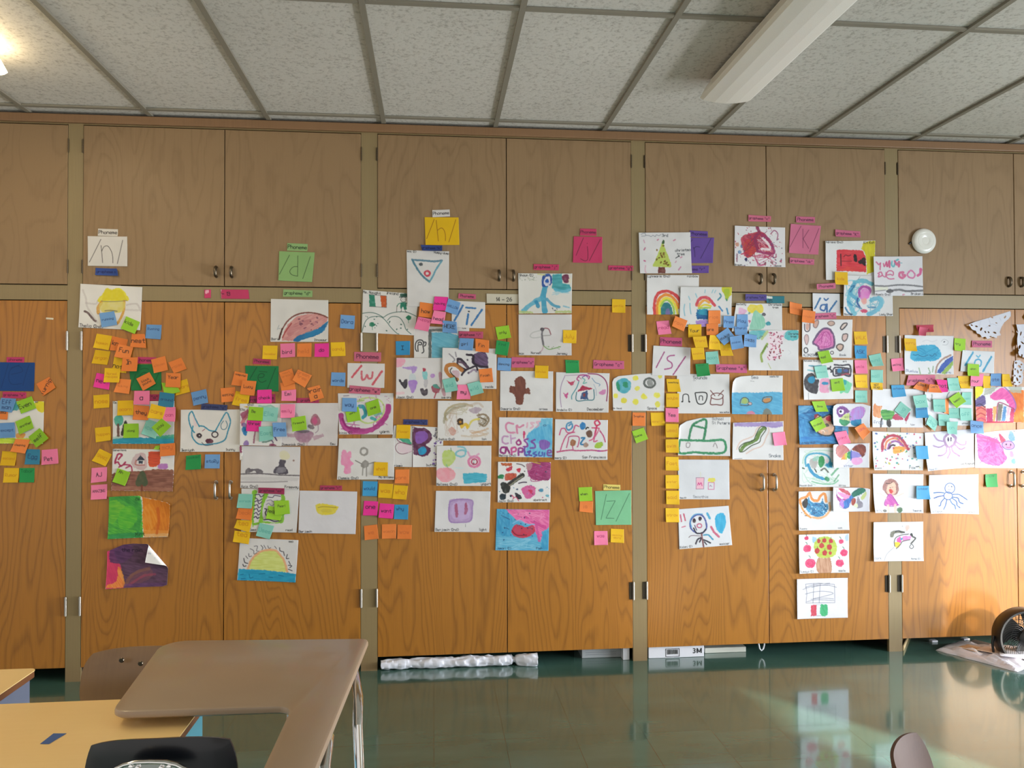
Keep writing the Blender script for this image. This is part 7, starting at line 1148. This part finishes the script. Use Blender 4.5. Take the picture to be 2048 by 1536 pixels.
# combination desk: taupe writing top with an arm, navy shell seat
cd_ = empty('combination_desk', (-.45, -2.4, 0), 'taupe plastic L-shaped student desk top with its arm running toward the camera', 'desk')
ZT2 = .752
def Q(x, y): p = atz(x, y, ZT2); return (p.x, p.y)
def rnd(pts, rad, n=7):
    out = []; m = len(pts)
    for i, (p, r) in enumerate(zip(pts, rad)):
        p = Vector(p); a = (Vector(pts[i-1])-p).normalized(); c = (Vector(pts[(i+1) % m])-p).normalized()
        if r <= 0: out.append(tuple(p)); continue
        ang = a.angle(c)/2; d = r/math.tan(ang); o_ = p+(a+c).normalized()*(r/math.sin(ang)); s0 = p+a*d-o_; s1 = p+c*d-o_
        a0 = math.atan2(s0.y, s0.x); a1 = math.atan2(s1.y, s1.x); da = (a1-a0+pi) % (2*pi)-pi
        for k in range(n+1): out.append((o_.x+r*cos(a0+da*k/n), o_.y+r*sin(a0+da*k/n)))
    return out
P_ = [Q(322, 1281), Q(737, 1276), Q(629, 1546), (Q(629, 1546)[0]-.02, Q(629, 1546)[1]-.02), (Q(525, 1546)[0], Q(525, 1546)[1]-.02), Q(585, 1421), Q(232, 1422)]
P_ = [Q(326, 1280), Q(738, 1276), (Q(625, 1540)[0]+.002, -2.80), (Q(528, 1536)[0]-.004, -2.80), Q(583, 1411), (Q(233, 1411)[0], Q(583, 1411)[1]+.006)]
b = MB(); b.prism(rnd(P_, [.07, .022, .035, .03, .035, .05]), ZT2-.02, ZT2, rnd=.008, inset=.006); b.build('desk_top', M['taupe'], cd_, True)
f0 = atz(262, 1428, .72)
b = MB(); b.lathe([(0, 0), (.010, .001), (.016, .006), (.017, .014), (.012, ZT2-.0205-.7106), (0, ZT2-.0205-.7106)], (f0.x, f0.y+.005, .7106), (0, 0, 1), 20); b.build('rubber_bumper', M['rubber'], cd_, True)
r = .0125
b = MB(); b.tube([(-.23, -2.02, ZT2-.035), (-.19, -2.28, ZT2-.036), (-.185, -2.36, ZT2-.07), (-.165, -2.44, .40), (-.14, -2.54, .02)], r, 14); lg = b.build('leg', M['chrome'], cd_, True)
b = MB(); b.tube([(-.36, -2.05, ZT2-.036), (-.385, -2.12, ZT2-.06), (-.385, -2.14, .30), (-.385, -2.16, .02)], r, 14); b.build('leg', M['chrome'], cd_, True)
b = MB(); b.tube([(-.235, -2.5, ZT2-.036), (-.228, -2.62, ZT2-.05), (-.215, -2.68, .60), (-.20, -2.75, .3), (-.18, -2.9, .02)], r, 14); b.build('leg', M['chrome'], cd_, True)
b = MB(); b.tube([(-.36, -2.05, ZT2-.036), (-.23, -2.03, ZT2-.036)], .009, 10); b.build('cross_bar', M['chrome'], cd_, True)
b = MB(); b.tube([(-.179, -2.40, .56), (-.22, -2.62, .47), (-.25, -2.9, .44)], .010, 12); b.build('seat_bar', M['bronze'], cd_, True)
# navy shell chair, its back toward the camera
YB = -2.735
_a, _b = at(143, 1528, YB), at(464, 1528, YB); _z = at(300, 1489, YB).z
c2 = chair(((_a.x+_b.x)/2, YB+.19, 0), R(180), (_b.x-_a.x)*1.0, .25, _z+.002, M['navy'], M['navy'], 'black navy plastic shell chair with a chrome frame, its back toward the camera', M['chrome'], tilt=10, corner=.42, sd=.13)
b = MB(); yp = YB-.034
P = [at(x, y, yp) for x, y in ((215, 1556), (228, 1540), (248, 1530), (270, 1525), (300, 1524), (330, 1525), (352, 1530), (372, 1540), (385, 1556))]
vv = [b.bm.verts.new(p) for p in P]; b.bm.faces.new(vv); r_ = bmesh.ops.extrude_face_region(b.bm, geom=list(b.bm.faces)); bmesh.ops.translate(b.bm, vec=(0, .012, 0), verts=[v for v in r_['geom'] if isinstance(v, bmesh.types.BMVert)])
b.tube(P, .004, 10); b.build('back_bracket', M['chrome'], c2, True)
b = MB()
for x, y in ((262, 1534), (275, 1537), (322, 1537), (338, 1534)): b.lathe([(0, -.004), (.005, -.004), (.0045, .003), (0, .005)], at(x, y, yp-.002), (0, -1, 0), 12)
b.build('rivet', M['chrome'], c2, True)
_p = at(1846, 1500, -2.68); _z = at(1840, 1504, -2.68).z
rz3 = R(52)
M['plydull'] = wood('dull_bent_plywood', '64483a', '48322a', rings=9, sx=1.6, sz=2.6, line=.3, rough=.6, coat=0, fibre=.12, blotch=.3)
M['plydull'].node_tree.nodes['Principled BSDF'].inputs['Specular IOR Level'].default_value = .12
chair((_p.x+.19*sin(rz3), _p.y-.19*cos(rz3), 0), rz3, .32, .22, _z+.002, M['plydull'], M['plydull'], 'wooden school chair turned side-on, only the rounded top of its back in the lower right', M['chrome'])

# ------------------------------------------------------------------ things under and in front of the lower cabinets
white = mat('white_carton', 'd6d6dc', .55, noise=.03); ink = mat('black_print', '16161a', .6)
def carton(name, px0, px1, y, depth, h, m, label, rz=0, cat='box'):
    a, c = at(px0, 1300, y), at(px1, 1300, y)
    t = empty(name, ((a.x+c.x)/2, y, 0), label, cat)
    b = MB(); b.box((a.x, y, .001), (c.x, y+depth, h), bevel=.0015); b.build('carton', m, t)
    return t, a.x, c.x
t3, xa, xb = carton('cardboard_box', 1297, 1408, .032, .3, .16, white, 'white cardboard box printed 3M under the door right of the second post from the right')
def printed(txt, x, y, z, size, parent, m=ink, bold=0):
    cu = bpy.data.curves.new('printed_text', 'FONT'); cu.body = txt; cu.size = size; cu.offset = bold; cu.extrude = .0001
    o_ = bpy.data.objects.new('printed_text', cu); COL.objects.link(o_)
    bpy.context.view_layer.update()
    me = bpy.data.meshes.new_from_object(o_.evaluated_get(bpy.context.evaluated_depsgraph_get())); bpy.data.objects.remove(o_)
    me.transform(Matrix.Translation((x, y, z)) @ Matrix.Rotation(R(90), 4, 'X')); me.materials.clear(); me.materials.append(m)
    o_ = bpy.data.objects.new('printed_text', me); COL.objects.link(o_); o_.parent = parent; o_.matrix_parent_inverse = abs_matrix(parent).inverted()
    return o_
_x = at(1385, 1300, .032).x; printed('3', _x, .0312, .022, .040, t3, bold=.0006)
b = MB(); _x += .024; _h = .028; _w = .030; _t = .0068
for P2 in ([(0, 0), (_t, 0), (_t, _h), (0, _h)], [(_w-_t, 0), (_w, 0), (_w, _h), (_w-_t, _h)], [(_t, _h), (_w/2+.002, .004), (_w/2-.003, .004), (_t, _h-.014)], [(_w-_t, _h), (_w-_t, _h-.014), (_w/2+.003, .004), (_w/2-.002, .004)]):
    vv = [b.bm.verts.new((_x+p_[0], .0310, .022+p_[1])) for p_ in P2]; f_ = b.bm.faces.new(vv)
b.build('printed_text', ink, t3)
b = MB(); x0, x1 = at(1331, 1300, .032).x, at(1359, 1300, .032).x; y = .0312; z0, z1 = .006, .052
for q in ((x0, z0, x1, z0+.003), (x0, z1-.003, x1, z1), (x0, z0+.0031, x0+.003, z1-.0031), (x1-.003, z0+.0031, x1, z1-.0031)): b.box((q[0], y, q[1]), (q[2], y+.0005, q[3]))
rr_ = random.Random(3); x = x0+.008
while x < x1-.01:
    w_ = rr_.choice((.0012, .002, .003)); b.box((x, y, z0+.014), (x+w_, y+.0005, z1-.006)); x += w_+rr_.choice((.0015, .0025))
b.build('barcode', ink, t3)
carton('shelf_board', 1410, 1492, .085, .2, .03, mat('cream_board', 'c8c8bc', .5), 'cream board lying behind the 3M box under the door', cat='board')
tg, xa, xb = carton('cardboard_box', 1164, 1243, .075, .25, .15, mat('grey_carton', 'a8acae', .6, noise=.06), 'pale grey box under the door left of the second post from the right')
b = MB()
for k_ in range(2): b.box((xa+.02, .0742, .018+.012*k_), (xb-.03, .0748, .020+.012*k_))
b.build('printed_line', mat('grey_print', '80868c', .6), tg)
carton('white_tile', 1246, 1259, .022, .05, .09, white, 'narrow white upright block just left of the second post from the right', cat='block')
# long white paper roll
a, c = atz(766, 1322, .0), atz(1068, 1314, .0)
x0, x1 = a.x, c.x; yc = .012
b = MB(); nu, nv = 120, 28; G_ = []
for i in range(nu+1):
    u = i/nu; x = x0+(x1-x0)*u; row = []
    fl = max(0, (u-.86)/.14)
    for j in range(nv):
        an = 2*pi*j/nv; r0 = .029-.006*abs(u-.5)+.012*fl
        n_ = float(vn(np.array(u*40), np.array(cos(an)*4+8), 1.6, 3))-.5; n2 = float(vn(np.array(u*110), np.array(an*3), 2.2, 9))-.5
        pinch = .55 if .84 < u < .865 else 1
        rad = (r0+n_*(.012+.02*fl)+n2*.005)*pinch
        z = max(.001, .03+rad*sin(an)*.95+(.002*n_)); row.append(b.bm.verts.new((x+.01*n2, yc-.004+rad*cos(an)-.02*fl, z)))
    G_.append(row)
for i in range(nu):
    for j in range(nv): b.bm.faces.new((G_[i][j], G_[i][(j+1) % nv], G_[i+1][(j+1) % nv], G_[i+1][j]))
b.bm.faces.new(G_[0][::-1]); b.bm.faces.new(G_[-1])
tag(b.build('paper_roll', mat('white_crinkled_paper', 'd4d6e0', .5), smooth=False), 'long crumpled white roll lying under the door right of the middle-left post', 'paper roll')
# cable loop
p = at(1523, 1290, .03); b = MB()
b.tube([(p.x-.016+.0, .03, .115), (p.x-.017, .029, .06), (p.x-.012, .028, .035), (p.x-.002, .027, .024), (p.x+.010, .028, .034), (p.x+.016, .029, .055), (p.x+.019, .03, .115)], .0042, 10)
tag(b.build('cable_loop', white, smooth=True), 'white cable loop hanging below the bottom edge of a lower door', 'cable')
# wooden sticks
M['stick'] = mat('pale_stick_wood', 'c8ae80', .5, noise=.1)
for k_, (q0, q1, lb) in enumerate((((1806, 1301), (1830, 1276), 'pale wooden yardstick poking out beside the right post, front one of two'), ((1803, 1294), (1822, 1273), 'pale wooden yardstick poking out beside the right post, rear one of two'))):
    a, c = atz(*q0, .02), atz(*q1, .02); d = (c-a); L_ = .9; ang = math.atan2(d.y, d.x)
    ctr = Vector((a.x, a.y, 0)) ; b = MB(); b.box((0, -.003, .0), (L_, .003, .028), bevel=.0008)
    tag(b.build('yardstick', M['stick'], mw=Matrix.Translation((max(a.x, 2.702)+.012*k_*0, .004+.03*k_, .0008)) @ Matrix.Rotation(R(52), 4, 'Z')), lb, 'yardstick', 'wooden yardsticks by the right post')
for k_, (q, lb) in enumerate((((1870, 1285), 'small white plastic block on the floor under the far right door'), ((1934, 1281), 'small white plastic block under the far right door, nearer the fan'))):
    a = atz(*q, 0); b = MB(); b.box((a.x-.019, a.y, .0005), (a.x+.019, a.y+.03, .012), bevel=.002); tag(b.build('plastic_block', white), lb, 'block')
# bundle of papers in a plastic bag
bun = empty('paper_bundle', atz(1960, 1312, 0), 'clear bag spilling white and pink papers on the green floor before the fan', 'paper bundle')
def crumple(q, h, nu, nv, m, name, amp, seed, z0=.001, edge=1):
    P = [atz(*p_, 0) for p_ in q]; b = MB(); g = {}
    for i in range(nu+1):
        for j in range(nv+1):
            u, v = i/nu, j/nv; p_ = P[0].lerp(P[1], u).lerp(P[3].lerp(P[2], u), v)
            n_ = float(vn(np.array(i*1.), np.array(j*1.), 3.3, seed))-.5; n2 = abs(float(vn(np.array(i*1.+j*.6), np.array(j*1.), 5.5, seed+4))-.5)
            e = min(1, 4*min(u, 1-u, v, 1-v)+.0)**.6 if edge else 1
            g[i, j] = b.bm.verts.new((p_.x+n_*.012, p_.y+n_*.012, z0+e*h*(.75+amp*n_+amp*n2)+.0005))
            g[i, j, 0] = b.bm.verts.new((p_.x+n_*.012, p_.y+n_*.012, z0))
    for i in range(nu):
        for j in range(nv): b.bm.faces.new((g[i, j], g[i+1, j], g[i+1, j+1], g[i, j+1])); b.bm.faces.new((g[i, j, 0], g[i, j+1, 0], g[i+1, j+1, 0], g[i+1, j, 0]))
    per = [(i, 0) for i in range(nu)]+[(nu, j) for j in range(nv)]+[(i, nv) for i in range(nu, 0, -1)]+[(0, j) for j in range(nv, 0, -1)]
    for k in range(len(per)):
        a_, c_ = per[k], per[(k+1) % len(per)]; b.bm.faces.new((g[a_], g[a_[0], a_[1], 0], g[c_[0], c_[1], 0], g[c_]))
    return b.build(name, m, bun)
crumple([(1871, 1301), (1905, 1286), (2090, 1318), (2035, 1345)], .03, 60, 26, mat('clear_bag_over_paper', 'd8d4dc', .18, noise=.05, coat=.6), 'plastic_bag', .9, 5)
crumple([(1950, 1313), (1985, 1300), (2060, 1308), (2040, 1328)], .004, 12, 8, mat('pinkish_paper', 'dcc8bc', .6), 'loose_sheet', .6, 9, z0=.036)
crumple([(2000, 1327), (1998, 1305), (2070, 1313), (2060, 1334)], .004, 12, 8, mat('white_sheet', 'e4e4ee', .6), 'loose_sheet', .9, 14, z0=.042)
crumple([(1916, 1305), (1935, 1300), (1970, 1307), (1950, 1315)], .003, 8, 6, mat('tan_paper', 'c09a74', .6), 'loose_sheet', .6, 19, z0=.033)
b = MB(); q = [atz(1924, 1286, .004), atz(1950, 1279, .004), atz(2012, 1294, .004), atz(2003, 1299, .004)]
b.bm.faces.new([b.bm.verts.new(p_) for p_ in q]); r_ = bmesh.ops.extrude_face_region(b.bm, geom=list(b.bm.faces)); bmesh.ops.translate(b.bm, vec=(0, 0, -.003), verts=[v for v in r_['geom'] if isinstance(v, bmesh.types.BMVert)])
tag(b.build('brown_folder', mat('brown_folder', '6a5a4c', .6)), 'flat grey-brown folder between the paper bundle and the cabinet door', 'folder')

# ------------------------------------------------------------------ floor fan
blk = mat('fan_black_plastic', '1c1c1e', .35); blk2 = mat('fan_black_matte', '121214', .6)
FY = -.20; fc = at(2046, 1272, FY); Rf = (at(2046, 1272, FY)-at(1994, 1272, FY)).length
fan = empty('floor_fan', (fc.x, FY, 0), 'black round floor fan at the right edge, spiral grille facing the room', 'fan')
FM = Matrix.Translation(fc) @ Matrix.Rotation(R(-8), 4, 'Z')      # local -y is the front
b = MB(); b.lathe([(Rf*.90, .048), (Rf*.97, .050), (Rf, .040), (Rf, -.03), (Rf*.93, -.05), (Rf*.90, -.05), (Rf*.95, -.02), (Rf*.92, .04), (Rf*.90, .048)], (0, 0, 0), (0, -1, 0), 72); b.build('shroud', blk, fan, True, mw=FM)
b = MB()
for k in range(44):
    a0 = 2*pi*k/44; P = []
    for s_ in range(9):
        t_ = s_/8; rr2 = Rf*(.30+.62*t_); an = a0+.75*t_*t_; P.append((rr2*cos(an), -.046-.012*sin(pi*t_), rr2*sin(an)))
    b.tube(P, .0011, 5)
for rr2 in (.62,): b.tube([(Rf*rr2*cos(2*pi*k/48), -.056, Rf*rr2*sin(2*pi*k/48)) for k in range(48)], .0012, 5, closed=True)
b.lathe([(0, .064), (Rf*.25, .062), (Rf*.32, .052), (Rf*.30, .045), (0, .045)], (0, 0, 0), (0, -1, 0), 40); b.build('front_grille', blk, fan, True, mw=FM)
b = MB()
for k in range(30):
    a0 = 2*pi*k/30; b.tube([(Rf*.2*cos(a0), .05, Rf*.2*sin(a0)), (Rf*.9*cos(a0), .05, Rf*.9*sin(a0))], .0014, 5)
for rr2 in (.35, .5, .65, .8): b.tube([(Rf*rr2*cos(2*pi*k/48), .05, Rf*rr2*sin(2*pi*k/48)) for k in range(48)], .0014, 5, closed=True)
b.lathe([(0, -.085), (Rf*.26, -.08), (Rf*.28, -.05), (Rf*.2, -.045), (0, -.045)], (0, 0, 0), (0, -1, 0), 32); b.build('rear_grille', blk2, fan, True, mw=FM)
b = MB()
for k in range(3):
    a0 = 2*pi*k/3+.5; nr, nt_ = 8, 8; g = {}
    for i in range(nr+1):
        for j in range(nt_+1):
            rr2 = Rf*(.18+.62*i/nr); an = a0+(j/nt_-.5)*1.5+.35*i/nr
            g[i, j] = b.bm.verts.new((rr2*cos(an), .022*(j/nt_-.5)*2*(.4+.6*i/nr), rr2*sin(an))); g[i, j, 1] = b.bm.verts.new((rr2*cos(an), .022*(j/nt_-.5)*2*(.4+.6*i/nr)+.002, rr2*sin(an)))
    for i in range(nr):
        for j in range(nt_): b.bm.faces.new((g[i, j], g[i+1, j], g[i+1, j+1], g[i, j+1])); b.bm.faces.new((g[i, j, 1], g[i, j+1, 1], g[i+1, j+1, 1], g[i+1, j, 1]))
b.lathe([(0, .03), (Rf*.2, .028), (Rf*.22, -.02), (0, -.03)], (0, 0, 0), (0, -1, 0), 32); b.build('blade_rotor', blk2, fan, True, mw=FM)
b = MB(); zz = -fc.z
for s_ in (-1, 1):
    b.tube([(s_*(Rf+.004), 0, 0), (s_*(Rf+.012), 0, -.04), (s_*(Rf+.006), .0, zz+.03), (s_*(Rf-.03), -.02, zz+.010)], .007, 10)
b.tube([(-Rf+.03, -.055, zz+.009), (Rf-.03, -.055, zz+.009), (Rf-.01, 0, zz+.009), (Rf-.03, .07, zz+.009), (-Rf+.03, .07, zz+.009), (-Rf+.01, 0, zz+.009)], .008, 10, closed=True)
b.build('stand', blk, fan, True, mw=FM)
